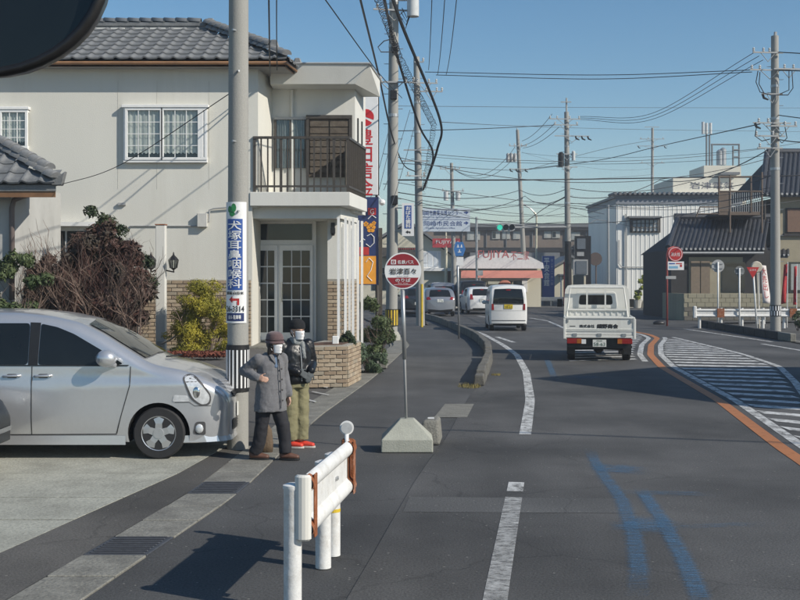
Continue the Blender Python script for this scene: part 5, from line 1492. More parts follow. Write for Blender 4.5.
# ---- cars seen from behind
def rear_car(label, car, body_mat, loc, rz, win, lamps, plate, plate_mat, cat='car', group='cars driving away on the road', bumper=None, brake=True, sides=None, name='car', text='12-38', trim=(), rear_hl=True):
    t = thing(name, label, cat, loc, rz, group=group, local=True)
    car.mesh(body_mat, t)
    h = car.L / 2
    for sgn in (1, -1):
        for wy in car.wheels: wheel(t, sgn * (car.W / 2 - .1), wy - h, car.wr, .17, sgn, detail=False)
        for p in lamps: car.end('tail_lamp', [(x * sgn, z) for x, z in p], TAIL, t, off=.012, step=.05)
        if sides:
            for p in sides: car.side('side_window', p, CARGLASS, t, sgn)
        yy = sides[0][1][0] if sides else 2.3
        m = MB(); m.ellipsoid((sgn * (car.W / 2 + .06), car.mirror_y - h, car.belt + .07), (.1, .06, .08), 12, 8); m.build('wing_mirror', body_mat, t, smooth=True)
    car.end('rear_window', mirror_poly(win), CARGLASS, t, off=.01)
    zb0 = car.zb(0)
    x0, x1, z0, z1 = plate
    y = min(car.ysurf(x0, z0), car.ysurf(x1, z0)) - h - .018
    m = MB(); m.box(((x0 + x1) / 2, y, (z0 + z1) / 2), (x1 - x0, .012, z1 - z0)); o = m.build('number_plate', plate_mat, t)
    lettering(text, PLATE_INK if plate_mat is PLATEW else INK, o, (x0 + .03, y - .009, z0 + .02), (x1 - x0 - .06, 0, 0), (0, 0, (z1 - z0) * .5)); lettering('岡崎', INK, o, (x0 + .1, y - .009, z0 + (z1 - z0) * .66), (x1 - x0 - .2, 0, 0), (0, 0, (z1 - z0) * .22))
    if brake: car.end('brake_lamp', [(-.09, win[-1][1] - .07), (.09, win[-1][1] - .07), (.09, win[-1][1] - .035), (-.09, win[-1][1] - .035)], TAIL, t, off=.018)
    for (p, mt, of) in trim: car.end('trim', mirror_poly(p), mt, t, off=of)
    m = MB(); m.tube([(0, car.ysurf(0, win[0][1] + .02) - h - .02, win[0][1] + .02), (.3, car.ysurf(.3, win[0][1] + .06) - h - .02, win[0][1] + .06)], .009, 4); m.build('wiper', BLACKP, t)
    return t
# white kei van
kv = Car(3.39, 1.475, [(0, 1.28), (.03, 1.5), (.08, 1.68), (.2, 1.755), (.8, 1.78), (1.9, 1.76), (2.3, 1.66), (2.75, 1.2), (2.9, 1.06), (3.2, .98), (3.34, .85), (3.39, .7)], 1.0, floor=.2, tumble=.1, rtop=.1, rx=.12, plan_f=.5, plan_r=.22, base_f=.7, base_r=.9, wheels=(.48, 2.93), wr=.275); kv.mirror_y = 2.5
b = G(509, 331)
rear_car('white boxy minivan driving away with brake lamp lit and yellow plate', kv, P_WHITE, (b.x, b.y + 1.6, 0), R(-1), [(0, 1.07), (.60, 1.07), (.58, 1.3), (.53, 1.63), (0, 1.65)], [[(.56, .82), (.655, .82), (.65, 1.06), (.575, 1.06)]], (-.165, .165, .87, 1.035), PLATEY, cat='minivan', name='kei_van', text='58-63',
         sides=[rounded([(.4, 1.05), (1.3, 1.05), (1.3, 1.58), (.4, 1.58)], .05), rounded([(1.4, 1.05), (2.4, 1.05), (2.2, 1.55), (1.4, 1.58)], .05)], trim=(([(0, .40), (.66, .40), (.66, .425), (0, .425)], GREYP, .012), ([(0, .20), (.6, .22), (.6, .28), (0, .28)], BLACKP, .008), ([(0, .79), (.67, .79), (.67, .796), (0, .796)], SEAM, .01), ([(0, 1.035), (.6, 1.035), (.6, 1.065), (0, 1.065)], GREYP, .011)))
# white hatchback (one lane over, further on)
hb = Car(4.0, 1.69, [(0, .95), (.05, 1.05), (.38, 1.40), (.62, 1.485), (1.3, 1.53), (2.0, 1.50), (2.5, 1.3), (2.95, 1.02), (3.5, .93), (3.85, .78), (4.0, .6)], .95, wheels=(.66, 3.2), wr=.3, tumble=.15, plan_r=.5, base_r=.8); hb.mirror_y = 2.75
b = G(480, 314.5)
rear_car('white hatchback ahead of the boxy white minivan, driving away', hb, P_WHITE, (b.x, b.y + 1.9, 0), R(4), [(0, 1.07), (.57, 1.06), (.53, 1.3), (.49, 1.42), (0, 1.44)], [[(.52, .84), (.72, .84), (.68, 1.14), (.58, 1.14)]], (-.165, .165, .72, .88), PLATEW, sides=[rounded([(.7, 1.02), (1.8, 1.02), (1.8, 1.42), (.9, 1.42)], .06)], trim=(([(0, .25), (.55, .27), (.55, .36), (0, .36)], BLACKP, .01),))
b = G(437, 316.5)
hb2 = Car(3.95, 1.69, [(0, .92), (.05, 1.02), (.4, 1.38), (.65, 1.47), (1.3, 1.52), (2.0, 1.49), (2.5, 1.28), (2.95, 1.0), (3.5, .92), (3.85, .78), (3.95, .6)], .94, wheels=(.66, 3.15), wr=.3, tumble=.15, plan_r=.5, base_r=.8); hb2.mirror_y = 2.75
rear_car('silver hatchback waiting near the yellow guard tube', hb2, P_SILVER2, (b.x, b.y + 1.9, 0), R(5), [(0, 1.06), (.58, 1.05), (.54, 1.28), (.49, 1.40), (0, 1.42)], [[(.50, .90), (.74, .88), (.72, 1.02), (.58, 1.05)]], (-.165, .165, .76, .92), PLATEW, sides=[rounded([(.7, 1.02), (1.8, 1.02), (1.8, 1.40), (.9, 1.40)], .06)], trim=(([(0, .25), (.6, .27), (.7, .40), (0, .34)], BLACKP, .01),))
dv = Car(4.7, 1.72, [(0, 1.2), (.05, 1.45), (.15, 1.72), (.35, 1.83), (1.2, 1.87), (2.6, 1.84), (3.2, 1.6), (3.7, 1.15), (4.2, 1.0), (4.55, .85), (4.7, .65)], 1.05, wheels=(.85, 3.7), wr=.32, tumble=.12, rtop=.12, rx=.16, plan_r=.3, base_r=.88); dv.mirror_y = 3.4
b = G(471, 311)
rear_car('black minivan between the silver and white hatchbacks', dv, P_BLACK, (b.x, b.y + 2.6, 0), R(5), [(0, 1.12), (.66, 1.12), (.6, 1.65), (0, 1.67)], [[(.64, .8), (.76, .8), (.76, 1.25), (.68, 1.3)]], (-.165, .165, .85, 1.01), PLATEW, cat='minivan', sides=[rounded([(.5, 1.12), (2.0, 1.12), (2.0, 1.62), (.5, 1.62)], .06)])
sv_ = Car(4.6, 1.70, [(0, 1.15), (.05, 1.35), (.2, 1.62), (.4, 1.70), (1.2, 1.74), (2.5, 1.70), (3.1, 1.5), (3.6, 1.1), (4.2, 1.0), (4.5, .85), (4.6, .65)], 1.03, wheels=(.85, 3.6), wr=.31, tumble=.13, plan_r=.35, base_r=.86); sv_.mirror_y = 3.35
rear_car('silver wagon in front of the silver hatchback, roof and rear window showing', sv_, P_SILVER2, (P(440, 0, 74).x, 76, 0), R(6), [(0, 1.12), (.62, 1.12), (.56, 1.5), (0, 1.52)], [[(.6, .8), (.76, .8), (.76, 1.2), (.66, 1.25)]], (-.165, .165, .85, 1.01), PLATEW, sides=[rounded([(.5, 1.1), (2.0, 1.1), (2.0, 1.55), (.5, 1.55)], .06)])
b = G(414, 314)
rear_car('dark car half hidden by the second utility pole', hb2, P_DARK, (b.x, b.y + 1.9, 0), R(6), [(0, 1.06), (.58, 1.05), (.54, 1.28), (.49, 1.40), (0, 1.42)], [[(.50, .90), (.74, .88), (.72, 1.02), (.58, 1.05)]], (-.165, .165, .52, .68), PLATEW)

# ---- small white flatbed truck
TD = 28.5
TX0 = P(599.5, 0, TD).x
tr = thing('flatbed_truck', 'small white flatbed truck driving away, company name on its tailgate', 'truck', (TX0, TD, 0), R(-8), group='vehicles driving away', local=True)
TW = P_TRUCK
hw = .855
zz = lambda py: P(0, py, TD).z
gz0, gz1 = zz(335), zz(317.5)
tg = MB(); tg.box2((-hw, 0, gz0), (hw, .04, gz1)); tg = tg.build('tailgate', TW, tr, bevel=.008)
for z in (gz0 + .09, gz0 + .13): 
    m = MB(); m.box2((-hw + .02, -.012, z), (hw - .02, 0.002, z + .018)); m.build('rib', TW, tg)
m = MB(); m.box2((-hw - .01, -.02, gz1 - .03), (hw + .01, .05, gz1 + .012)); m.box2((-hw - .03, -.02, gz0 - .10), (-hw + .03, .06, gz1 - .03)); m.box2((hw - .03, -.02, gz0 - .10), (hw + .03, .06, gz1 - .03)); m.build('gate_frame', TW, tg, bevel=.008)
m = MB(); m.box2((-hw, -.01, gz0 - .07), (hw, .10, gz0 - .01)); m.build('rear_sill', TW, tr, bevel=.006)
for x in (-.78, .78):
    m = MB(); m.box2((x - .02, -.03, gz1 - .12), (x + .02, -.0, gz1 - .03)); m.build('latch', STEEL, tg)
for x in (-.6, 0, .6):
    m = MB(); m.box2((x - .05, -.025, gz0 - .03), (x + .05, -.0, gz0 + .04)); m.build('hinge', STEEL, tg)
lettering('株式会社', INK, tg, (-.49, -.004, gz0 + .18), (.37, 0, 0), (0, 0, .075), fat=.04); lettering('細野商会', INK, tg, (-.06, -.004, gz0 + .165), (.51, 0, 0), (0, 0, .105), fat=.06)
m = MB(); m.sheet([(-.73, -.004, gz0 + .205), (-.59, -.004, gz0 + .205), (-.59, -.004, gz0 + .225), (-.73, -.004, gz0 + .225)]); m.build('small_badge', GREYP, tg)
for s in (-1, 1):
    m = MB(); m.box2((s * hw - .02 * s, .05, gz0), (s * hw + .015 * s, 2.05, gz1)); sgte = m.build('side_gate', TW, tr, bevel=.006)
    for k in range(3):
        m = MB(); m.box2((s * hw + .012 * s, .3 + k * .7, gz0 + .02), (s * hw + .03 * s, .36 + k * .7, gz1 - .02)); m.build('rib', TW, sgte)
    m = MB(); m.box2((s * .60 - .16 * s, -.005, gz0 - .22), (s * .60 + .2 * s, .06, gz0 - .09)); lamp = m.build('tail_lamp', TAIL, tr, bevel=.01)
    m = MB(); m.box2((s * .60 - .16 * s, -.012, gz0 - .21), (s * .60 - .05 * s, .0, gz0 - .10)); m.build('indicator', TAIL_O, lamp)
    wheel(tr, s * .69, .75, .295, .19, s, detail=False); wheel(tr, s * .69, 2.95, .295, .17, s, detail=False)
    m = MB(); m.box2((s * .60, .42, .16), (s * .80, .45, .60)); m.build('mud_flap', BLACKP, tr)
m = MB(); m.box2((-.44, -.015, gz0 - .22), (-.33, .05, gz0 - .11)); m.build('reverse_lamp', SIGN_WHITE, tr)
m = MB(); m.box2((-.165, -.02, gz0 - .29), (.165, -.008, gz0 - .115)); o = m.build('number_plate', PLATEW, tr)
lettering('58-63', PLATE_INK, o, (-.14, -.026, gz0 - .27), (.28, 0, 0), (0, 0, .085)); lettering('岡崎', PLATE_INK, o, (-.07, -.026, gz0 - .165), (.14, 0, 0), (0, 0, .04))
m = MB(); m.box2((-hw + .03, .05, gz0 - .04), (hw - .03, 2.1, gz0)); m.build('bed_floor', STEEL_P, tr)
m = MB(); m.box2((-.35, .1, .38), (-.25, 3.6, gz0 - .05)); m.box2((.25, .1, .38), (.35, 3.6, gz0 - .05)); m.box2((-.75, .12, gz0 - .30), (.75, .2, gz0 - .05)); m.tube([(-.62, .75, .3), (.62, .75, .3)], .05, 8); m.ellipsoid((0, .75, .3), (.14, .14, .14)); m.box2((-.7, .9, .3), (-.36, 1.8, .55)); m.box2((.36, .9, .25), (.7, 1.6, .55)); m.build('chassis', BLACKP, tr)
m = MB(); m.box2((-.8, .1, .33), (.8, .14, .40)); m.build('underrun_bar', BLACKP, tr)
# headboard frame
hy = 2.1
top = P(0, 287.5, TD + hy).z; mid = P(0, 309.5, TD + hy).z
m = MB(); tw_ = .70
m.tube([(-.80, hy, gz1 - .05), (-tw_, hy, top), (tw_, hy, top), (.80, hy, gz1 - .05)], .028, 8); hb_ = m.build('headboard_frame', TW, tr)
m = MB(); m.box2((-.79, hy - .03, mid - .025), (.79, hy + .03, mid + .02)); m.build('cross_bar', TW, hb_)
for x in (-.26, .22):
    m = MB(); m.box2((x - .02, hy - .02, mid), (x + .02, hy + .02, top)); m.build('upright', TW, hb_)
m = MB(); m.box2((-.8, hy + .01, gz0), (.8, hy + .03, mid - .02)); hp = m.build('headboard_panel', TW, hb_)
for k in range(10):
    x = -.7 + k * 1.4 / 9; m = MB(); m.box2((x - .02, hy - .005, gz1 + .0), (x + .02, hy + .012, mid - .03)); m.build('rib', TW, hp)
# cab
ct = MB(); c0 = hy + .12
secs = [(c0, .84, .80, 0), (c0 + .9, .84, .72, -.0), (c0 + 1.25, .84, .68, -.12), (c0 + 1.5, .80, .60, -.85)]
vs_ = []
ztop = top + .04
def cabring(y, wl, wt, dz):
    zt_ = ztop + dz; r = .09
    half = [(wl - .02, .42), (wl, .75), (wl, 1.05), (wt + (wl - wt) * .12 + .02, zt_ - .28), (wt, zt_ - .10), (wt - .05, zt_ - .02), (wt - .14, zt_), (0, zt_ + .02)]
    return [Vector((x, y, z)) for x, z in half] + [Vector((-x, y, z)) for x, z in reversed(half[:-1])]
rg = [cabring(*s_) for s_ in secs]; n = len(rg[0])
for q in rg: vs_ += q
ct.add(vs_, [(i * n + k, (i + 1) * n + k, (i + 1) * n + k + 1, i * n + k + 1) for i in range(len(rg) - 1) for k in range(n - 1)] + [tuple(range(n - 1, -1, -1)), tuple((len(rg) - 1) * n + k for k in range(n))])
cab = ct.build('cab', TW, tr, smooth=True, auto=30, bevel=.03, seg=2)
wz0, wz1 = P(0, 304.5, TD + c0).z, P(0, 295, TD + c0).z
pts = rounded([(-.48, wz0), (.42, wz0), (.39, wz1), (-.45, wz1)], .07, 4)
m = MB(); m.prism([(x, c0 - .012, z) for x, z in pts], (0, .02, 0)); m.build('rear_window', CARGLASS, cab)
pts2 = rounded([(-.60, wz0 - .10), (.56, wz0 - .10), (.50, wz1 + .10), (-.54, wz1 + .10)], .12, 4); m = MB(); m.prism([(x, c0 - .006, z) for x, z in pts2], (0, .012, 0)); m.build('pressed_panel', TW, cab, bevel=.008)
for s in (-1, 1):
    m = MB(); m.box((s * .98, c0 + 1.2, 1.38), (.14, .06, .22)); m.tube([(s * .82, c0 + 1.25, 1.3), (s * .95, c0 + 1.2, 1.35)], .012, 5); m.build('wing_mirror', BLACKP, cab)
    m = MB(); m.prism([(s * .842, c0 + .15, 1.12), (s * .842, c0 + .95, 1.12), (s * .765, c0 + .85, ztop - .26), (s * .775, c0 + .15, ztop - .26)], (s * .006, 0, 0)); m.build('side_window', CARGLASS, cab)
m = MB(); m.prism([(-.74, c0 + 1.52, 1.12), (.74, c0 + 1.52, 1.12), (.62, c0 + 1.30, ztop - .22), (-.62, c0 + 1.30, ztop - .22)], (0, .02, 0)); m.build('windscreen', CARGLASS, cab)
# ---------------------------------------------------------------- people
FOLD = bpy.data.textures.new('cloth_folds', 'CLOUDS'); FOLD.noise_scale = .09; FOLD.noise_depth = 2
FOLD2 = bpy.data.textures.new('cloth_creases', 'CLOUDS'); FOLD2.noise_scale = .05; FOLD2.noise_depth = 1
def skinned(mb, name, mat, parent, vox=.012, smooth=3, fold=0.0, tex=None):
    o = mb.build(name, mat, parent, smooth=True)
    r_ = o.modifiers.new('remesh', 'REMESH'); r_.mode = 'VOXEL'; r_.voxel_size = vox; r_.use_smooth_shade = True
    s_ = o.modifiers.new('smooth', 'SMOOTH'); s_.iterations = smooth; s_.factor = .5
    if fold:
        d_ = o.modifiers.new('folds', 'DISPLACE'); d_.texture = tex or FOLD; d_.strength = fold; d_.mid_level = .5; d_.texture_coords = 'LOCAL'
    return o
SKIN = M('skin', (.50, .30, .215), .55, .06, 12)
HAIR = M('black_hair', (.014, .012, .011), .5, .3, 30)
MASKM = M('white_mask', (.80, .80, .80), .8, .04, 20)
TWEED = M('grey_tweed', (.15, .15, .158), .95, .12, 40, .5, 220, fine=.35, fscale=260, sheen=.2)
HATM = M('mauve_felt', (.115, .07, .072), .95, .15, 30, .4, 150, sheen=.3)
TROUS = M('black_trousers', (.016, .016, .020), .85, .15, 10)
SHOEB = M('brown_shoe', (.12, .055, .035), .5, .2, 14)
SOCK = M('grey_sock', (.25, .26, .27), .9)
LEATHER = M('black_leather', (.009, .010, .012), .36, .2, 14, .12, 40, spec=.42)
KNIT = M('black_knit', (.012, .013, .015), .95, .2, 60, .6, 160)
KHAKI = M('khaki_cloth', (.205, .19, .105), .9, .12, 9, .25, 60)
SCARF = M('grey_scarf', (.22, .235, .235), .95, .3, 25, .4, 90)
GLOVE = M('grey_glove', (.075, .085, .09), .85, .15, 20)
SHOER = M('red_sneaker', (.62, .055, .03), .5, .12, 20)
SOLE = M('shoe_sole', (.5, .48, .44), .7)
BLUESH = M('blue_shirt', (.11, .16, .24), .9, .15, 20)

def hand(mb, wrist, palm_dir, out, curl, size=1.0):
    """palm and five fingers; palm_dir along the hand, out = back of the hand, curl in 0..1"""
    w = Vector(wrist); f = Vector(palm_dir).normalized(); b = Vector(out).normalized(); b = (b - f * b.dot(f)).normalized(); s = f.cross(b)
    S = size
    for q in (-.028, -.01, .01, .028): mb.capsule(w, w + f * .075 * S + s * q * S, .019 * S, .014 * S, 8)
    for i, (q, L) in enumerate(((-.032, .056), (-.011, .07), (.011, .066), (.031, .052))):
        p = w + f * .08 * S + s * q * S; dv_ = f.copy()
        for k in range(3):
            dv_ = (dv_ - b * curl * .75).normalized(); q2 = p + dv_ * L * S * (.46 if k == 0 else .3); mb.capsule(p, q2, .0092 * S, .0084 * S, 7); p = q2
    p = w + f * .03 * S - s * .03 * S; d1 = (f * .7 - s * .7 - b * .2).normalized()
    mb.capsule(p, p + d1 * .04 * S, .012 * S, .010 * S, 7); mb.capsule(p + d1 * .04 * S, p + d1 * .04 * S + (d1 + f * .5 - b * .3).normalized() * .03 * S, .010 * S, .009 * S, 7)

def head(mb, c, k=1.0):
    """c: centre of the head; looks along -y"""
    c = Vector(c)
    mb.ellipsoid(c + Vector((0, .01, .025)) * k, (.077 * k, .095 * k, .095 * k), 18, 12)
    mb.ellipsoid(c + Vector((0, -.028, -.045)) * k, (.058 * k, .066 * k, .07 * k), 16, 10)
    mb.ellipsoid(c + Vector((0, -.055, -.085)) * k, (.03 * k, .032 * k, .026 * k), 12, 8)
    mb.capsule(c + Vector((0, -.088, .012)) * k, c + Vector((0, -.108, -.028)) * k, .009 * k, .014 * k, 8)
    for s in (-1, 1):
        mb.ellipsoid(c + Vector((s * .079, .012, -.008)) * k, (.012 * k, .02 * k, .032 * k), 8, 6); mb.ellipsoid(c + Vector((s * .032, -.072, .028)) * k, (.028 * k, .014 * k, .012 * k), 8, 6)
    mb.ellipsoid(c + Vector((0, -.088, -.055)) * k, (.026 * k, .010 * k, .012 * k), 8, 6)

def mask(parent, c, k=1.0, M_=None):
    m = MB(); nu, nv = 12, 8; vs = []
    for j in range(nv + 1):
        v = j / nv; z = -.100 + .100 * v
        for i in range(nu + 1):
            u = i / nu * 2 - 1; a = u * 1.02
            rx = .071 - .016 * (1 - v); ry = .098 + .018 * math.exp(-u * u * 8) * (1 - abs(v - .6)) - .012 * (1 - v)
            pl = .0025 * math.sin(v * 18)
            p = Vector((math.sin(a) * (rx + .008), -math.cos(a) * (ry + .012 + pl) + .012, z + .012 * math.cos(a) * (1 if v > .5 else -1) * .5))
            vs.append(p * k)
    mt = M_ or Matrix.Identity(3)
    vs = [Vector(c) + mt @ p for p in vs]
    m.add(vs, [(j * (nu + 1) + i, j * (nu + 1) + i + 1, (j + 1) * (nu + 1) + i + 1, (j + 1) * (nu + 1) + i) for j in range(nv) for i in range(nu)])
    o = m.build('face_mask', MASKM, parent, smooth=True); sm = o.modifiers.new('thickness', 'SOLIDIFY'); sm.thickness = .004
    m = MB()
    for s in (-1, 1): m.tube([Vector(c) + mt @ Vector((s * .074 * k, -.03 * k, -.02 * k)), Vector(c) + mt @ Vector((s * .088 * k, .02 * k, .015 * k)), Vector(c) + mt @ Vector((s * .074 * k, -.03 * k, -.07 * k))], .0025, 4)
    m.build('ear_loop', MASKM, o)

def shoe(parent, mat, sole, at, toe, L=.25, name='shoe'):
    a = Vector(at); f = Vector(toe).normalized(); s = Vector((f.y, -f.x, 0))
    m = MB()
    K_ = L / .25
    for q_ in (-.012, .012):
        m.capsule(a + f * -.055 * K_ + s * q_ + Vector((0, 0, .05)), a + f * .05 * K_ + s * q_ * 1.2 + Vector((0, 0, .046)), .036, .035); m.capsule(a + f * .04 * K_ + s * q_ * 1.2 + Vector((0, 0, .048)), a + f * .135 * K_ + s * q_ + Vector((0, 0, .036)), .036, .026)
    m.capsule(a + f * -.045 + Vector((0, 0, .05)), a + f * -.05 + Vector((0, 0, .105)), .042, .042)
    o = skinned(m, name, mat, parent, .008, 5)
    m = MB(); pts = []
    for k in range(20):
        q = 2 * math.pi * k / 20; fx_ = math.cos(q); pts.append(a + f * (.035 + .135 * fx_) * L / .25 + s * (.044 + .006 * fx_) * math.sin(q))
    m.prism([p + Vector((0, 0, .0)) for p in pts], (0, 0, .022)); m.build('sole', sole, o)
    return o

# ---- woman in grey tweed, elbow out
wp = G(270.5, 459.5)
wo_ = thing('person', 'person in grey tweed jacket and mauve hat, one elbow out, wearing a white mask', 'person', wp, R(42), local=True)
RT = Matrix.Rotation(R(-42), 3, 'Z')
k = 1.48 / 1.6
hc = Vector((.015, -.075, 1.325))
Lh, Rh = Vector((.075, 0, .72)), Vector((-.075, 0.01, .72))
Lf, Rf = Vector((.13, -.17, .0)), Vector((-.13, .11, .0))    # stride towards where she faces
Lf = RT @ Vector((.19, -.02, 0)); Rf = RT @ Vector((-.16, .0, 0))
Lk, Rk = (Lh + Lf) / 2 + Vector((0, -.03, .03)), (Rh + Rf) / 2 + Vector((0, -.02, .03))
el = RT @ Vector((-.30, -.02, 1.02)); sh = Vector((-.16, .01, 1.16)); wr_ = RT @ Vector((-.125, -.20, .955))
elL = Vector((.215, .03, .94)); shL = Vector((.16, 0, 1.16)); wrL = Vector((.20, -.08, .73))
m = MB(); head(m, hc, .93)
m.capsule((0, -.01, 1.12), hc + Vector((0, .02, -.06)), .046, .044)
m.loft([(0, 0, .68, .12, .09), (0, 0, .78, .13, .095), (0, 0, .95, .115, .085), (0, 0, 1.08, .13, .085), (0, 0, 1.16, .12, .07), (0, 0, 1.2, .05, .045)])
for a_, b_, c_ in ((sh, el, wr_), (shL, elL, wrL)): m.capsule(a_, b_, .038, .032); m.capsule(b_, c_, .032, .024)
for a_, b_, c_ in ((Lh, Lk, Lf + Vector((0, 0, .06))), (Rh, Rk, Rf + Vector((0, 0, .06)))): m.capsule(a_, b_, .065, .045); m.capsule(b_, c_, .045, .03)
hand(m, wr_, RT @ Vector((.8, -.35, -.12)), RT @ Vector((-.2, -1, .2)), .7, .9); hand(m, wrL, (0, -.1, -1), (1, 0, 0), .4, .9)
skinned(m, 'body', SKIN, wo_, .009, 2)
m = MB()
m.loft([(0, 0, .56, .195, .15), (0, 0, .60, .193, .15), (0, 0, .72, .185, .14), (0, 0, .86, .168, .125), (0, 0, 1.0, .165, .12), (0, 0, 1.10, .168, .112), (0, .005, 1.17, .145, .095), (0, .01, 1.215, .085, .075), (0, .012, 1.235, .06, .06)], 24)
m.capsule(sh, el, .066, .062, 14); m.capsule(el, wr_ - (wr_ - el).normalized() * .01, .062, .05, 14)
m.capsule(shL, elL, .066, .058, 14); m.capsule(elL, wrL + Vector((0, 0, .02)), .058, .048, 14)
coat = skinned(m, 'jacket', TWEED, wo_, .011, 3, .022)
m = MB(); m.tube([(.028, -.125, 1.16), (.03, -.15, 1.0), (.03, -.16, .8), (.03, -.165, .60)], .006, 5); m.build('front_edge', M('dark_tweed', (.07, .07, .078), .95), coat)
for z in (1.05, .93, .81, .69):
    m = MB(); m.ellipsoid((.05, -.135 - .02 * (1.05 - z) / .36 - .012, z), (.012, .006, .012), 8, 5); m.build('button', BLACKP, coat)
for s in (-1, 1):
    m = MB(); m.prism([(s * .015, -.118, 1.10), (s * .07, -.105, 1.17), (s * .075, -.07, 1.215), (s * .03, -.09, 1.215), (s * .02, -.11, 1.16)], (0, -.012, 0)); m.build('lapel', TWEED, coat, bevel=.004)
m = MB(); m.capsule((0.0, -.065, 1.19), (0.0, -.095, 1.08), .035, .03); skinned(m, 'shirt', BLUESH, wo_, .008, 2)
m = MB()
for a_, b_, c_ in ((Lh, Lk, Lf), (Rh, Rk, Rf)):
    m.capsule(a_ - Vector((0, 0, .03)), b_, .096, .078, 14); m.tube([b_ + Vector((0, 0, .03)), b_.lerp(c_, .5), c_ + Vector((0, 0, .075)) - RT @ Vector((.02, 0, 0))], [.078, .074, .072], 16)
m.loft([(0, 0, .58, .15, .12), (0, 0, .74, .16, .12)]); skinned(m, 'trousers', TROUS, wo_, .011, 3, .018)
toe = RT @ Vector((1, -.12, 0))
for f_ in (Lf, Rf):
    shoe(wo_, SHOEB, BLACKP, f_, toe, .225)
    m = MB(); m.capsule(f_ + Vector((0, 0, .08)) - toe * .03, f_ + Vector((0, 0, .15)) - toe * .02, .036, .04); m.build('sock', SOCK, wo_, smooth=True)
# hair, hat, mask
m = MB(); m.ellipsoid(hc + Vector((0, .03, .005)), (.088, .085, .10), 16, 10)
for s in (-1, 1): m.capsule(hc + Vector((s * .074, .0, .0)), hc + Vector((s * .078, .015, -.10)), .03, .022); 
m.capsule(hc + Vector((0, .075, -.02)), hc + Vector((0, .06, -.11)), .05, .045); skinned(m, 'hair', HAIR, wo_, .009, 2, .01, FOLD2)
m = MB(); c = hc + Vector((0, .012, .05))
m.loft([(c.x, c.y - .008, c.z - .035, .104, .118), (c.x, c.y - .003, c.z - .018, .100, .112), (c.x, c.y, c.z - .005, .094, .106), (c.x, c.y, c.z + .035, .092, .104), (c.x, c.y + .003, c.z + .07, .082, .094), (c.x, c.y + .005, c.z + .092, .06, .07), (c.x, c.y + .006, c.z + .103, .03, .035)], 24)
hat = skinned(m, 'hat', HATM, wo_, .008, 2, .008)
m = MB(); m.loft([(c.x, c.y, c.z - .004, .0975, .1095), (c.x, c.y, c.z + .014, .0965, .108)], 24); m.build('hat_band', M('dark_felt', (.07, .045, .048), .95), hat, smooth=True)
mask(wo_, hc + Vector((0, -.006, -.0)), .93)
for s in (-1, 1):
    m = MB(); m.ellipsoid(hc + Vector((s * .03, -.083, .016)), (.011, .006, .006), 8, 5); m.build('eye', INK, wo_)

# ---- man in black leather jacket
mp = G(295, 447.5)
mo = thing('person', 'person in black leather jacket and knit cap with khaki trousers, gloved hands in front', 'person', mp, R(35), local=True)
RM = Matrix.Rotation(R(-35), 3, 'Z')
hc = Vector((.01, -.05, 1.435))
Lf, Rf = RM @ Vector((.075, .03, 0)), RM @ Vector((-.06, -.02, 0))
Lh, Rh = Vector((.085, 0, .80)), Vector((-.085, 0, .80))
Lk, Rk = (Lh + Lf) / 2 + Vector((0, -.02, .02)), (Rh + Rf) / 2 + Vector((0, -.02, .02))
sh, shL = Vector((-.185, .01, 1.26)), Vector((.185, .01, 1.26))
el, elL = Vector((-.255, .02, 1.02)), Vector((.255, .02, 1.02))
wr_, wrL = Vector((-.06, -.17, .945)), Vector((.13, -.165, .955))
m = MB(); head(m, hc, .98)
m.capsule((0, -.005, 1.24), hc + Vector((0, .02, -.06)), .052, .05)
m.loft([(0, 0, .76, .13, .10), (0, 0, .86, .14, .105), (0, 0, 1.05, .14, .10), (0, 0, 1.2, .155, .10), (0, 0, 1.27, .14, .08), (0, 0, 1.31, .06, .05)])
for a_, b_, c_ in ((sh, el, wr_), (shL, elL, wrL)): m.capsule(a_, b_, .045, .038); m.capsule(b_, c_, .038, .028)
for a_, b_, c_ in ((Lh, Lk, Lf + Vector((0, 0, .07))), (Rh, Rk, Rf + Vector((0, 0, .07)))): m.capsule(a_, b_, .075, .052); m.capsule(b_, c_, .05, .035)
skinned(m, 'body', SKIN, mo, .009, 2)
m = MB()
m.loft([(0, 0, .81, .185, .145), (0, 0, .84, .195, .155), (0, 0, .95, .20, .155), (0, 0, 1.08, .198, .145), (0, 0, 1.19, .20, .132), (0, .005, 1.265, .17, .108), (0, .01, 1.31, .10, .085), (0, .012, 1.345, .082, .082)], 24)
m.capsule(sh, el, .078, .07, 14); m.capsule(el, wr_, .07, .052, 14); m.capsule(shL, elL, .078, .07, 14); m.capsule(elL, wrL, .07, .052, 14)
jk = skinned(m, 'jacket', LEATHER, mo, .011, 3, .022, FOLD)
m = MB(); m.tube([(.0, -.128, 1.25), (0, -.158, 1.08), (0, -.170, .95), (0, -.168, .83)], .006, 5); m.build('zip', STEEL, jk)
m = MB(); m.loft([(0, 0, .795, .178, .138), (0, 0, .845, .186, .146)], 24); m.build('waistband', M('rib_knit', (.012, .012, .013), .9), jk, smooth=True)
for nm, w__, fd_, s_ in (('glove', wr_, Vector((.75, -.25, -.35)), -1), ('glove', wrL, Vector((-.45, -.35, -.75)), 1)):
    m = MB(); hand(m, w__, fd_, Vector((0, -1, .25)), .35, 1.1); skinned(m, nm, GLOVE, mo, .008, 2)
m = MB()
for a_, b_, c_ in ((Lh, Lk, Lf), (Rh, Rk, Rf)):
    m.capsule(a_, b_, .10, .088, 14); m.tube([b_ + Vector((0, 0, .03)), b_.lerp(c_, .5), c_ + Vector((0, 0, .10))], [.088, .085, .083], 16)
m.loft([(0, 0, .74, .16, .13), (0, 0, .86, .17, .135)]); skinned(m, 'trousers', KHAKI, mo, .011, 3, .028, FOLD)
toe = RM @ Vector((1, -.25, 0))
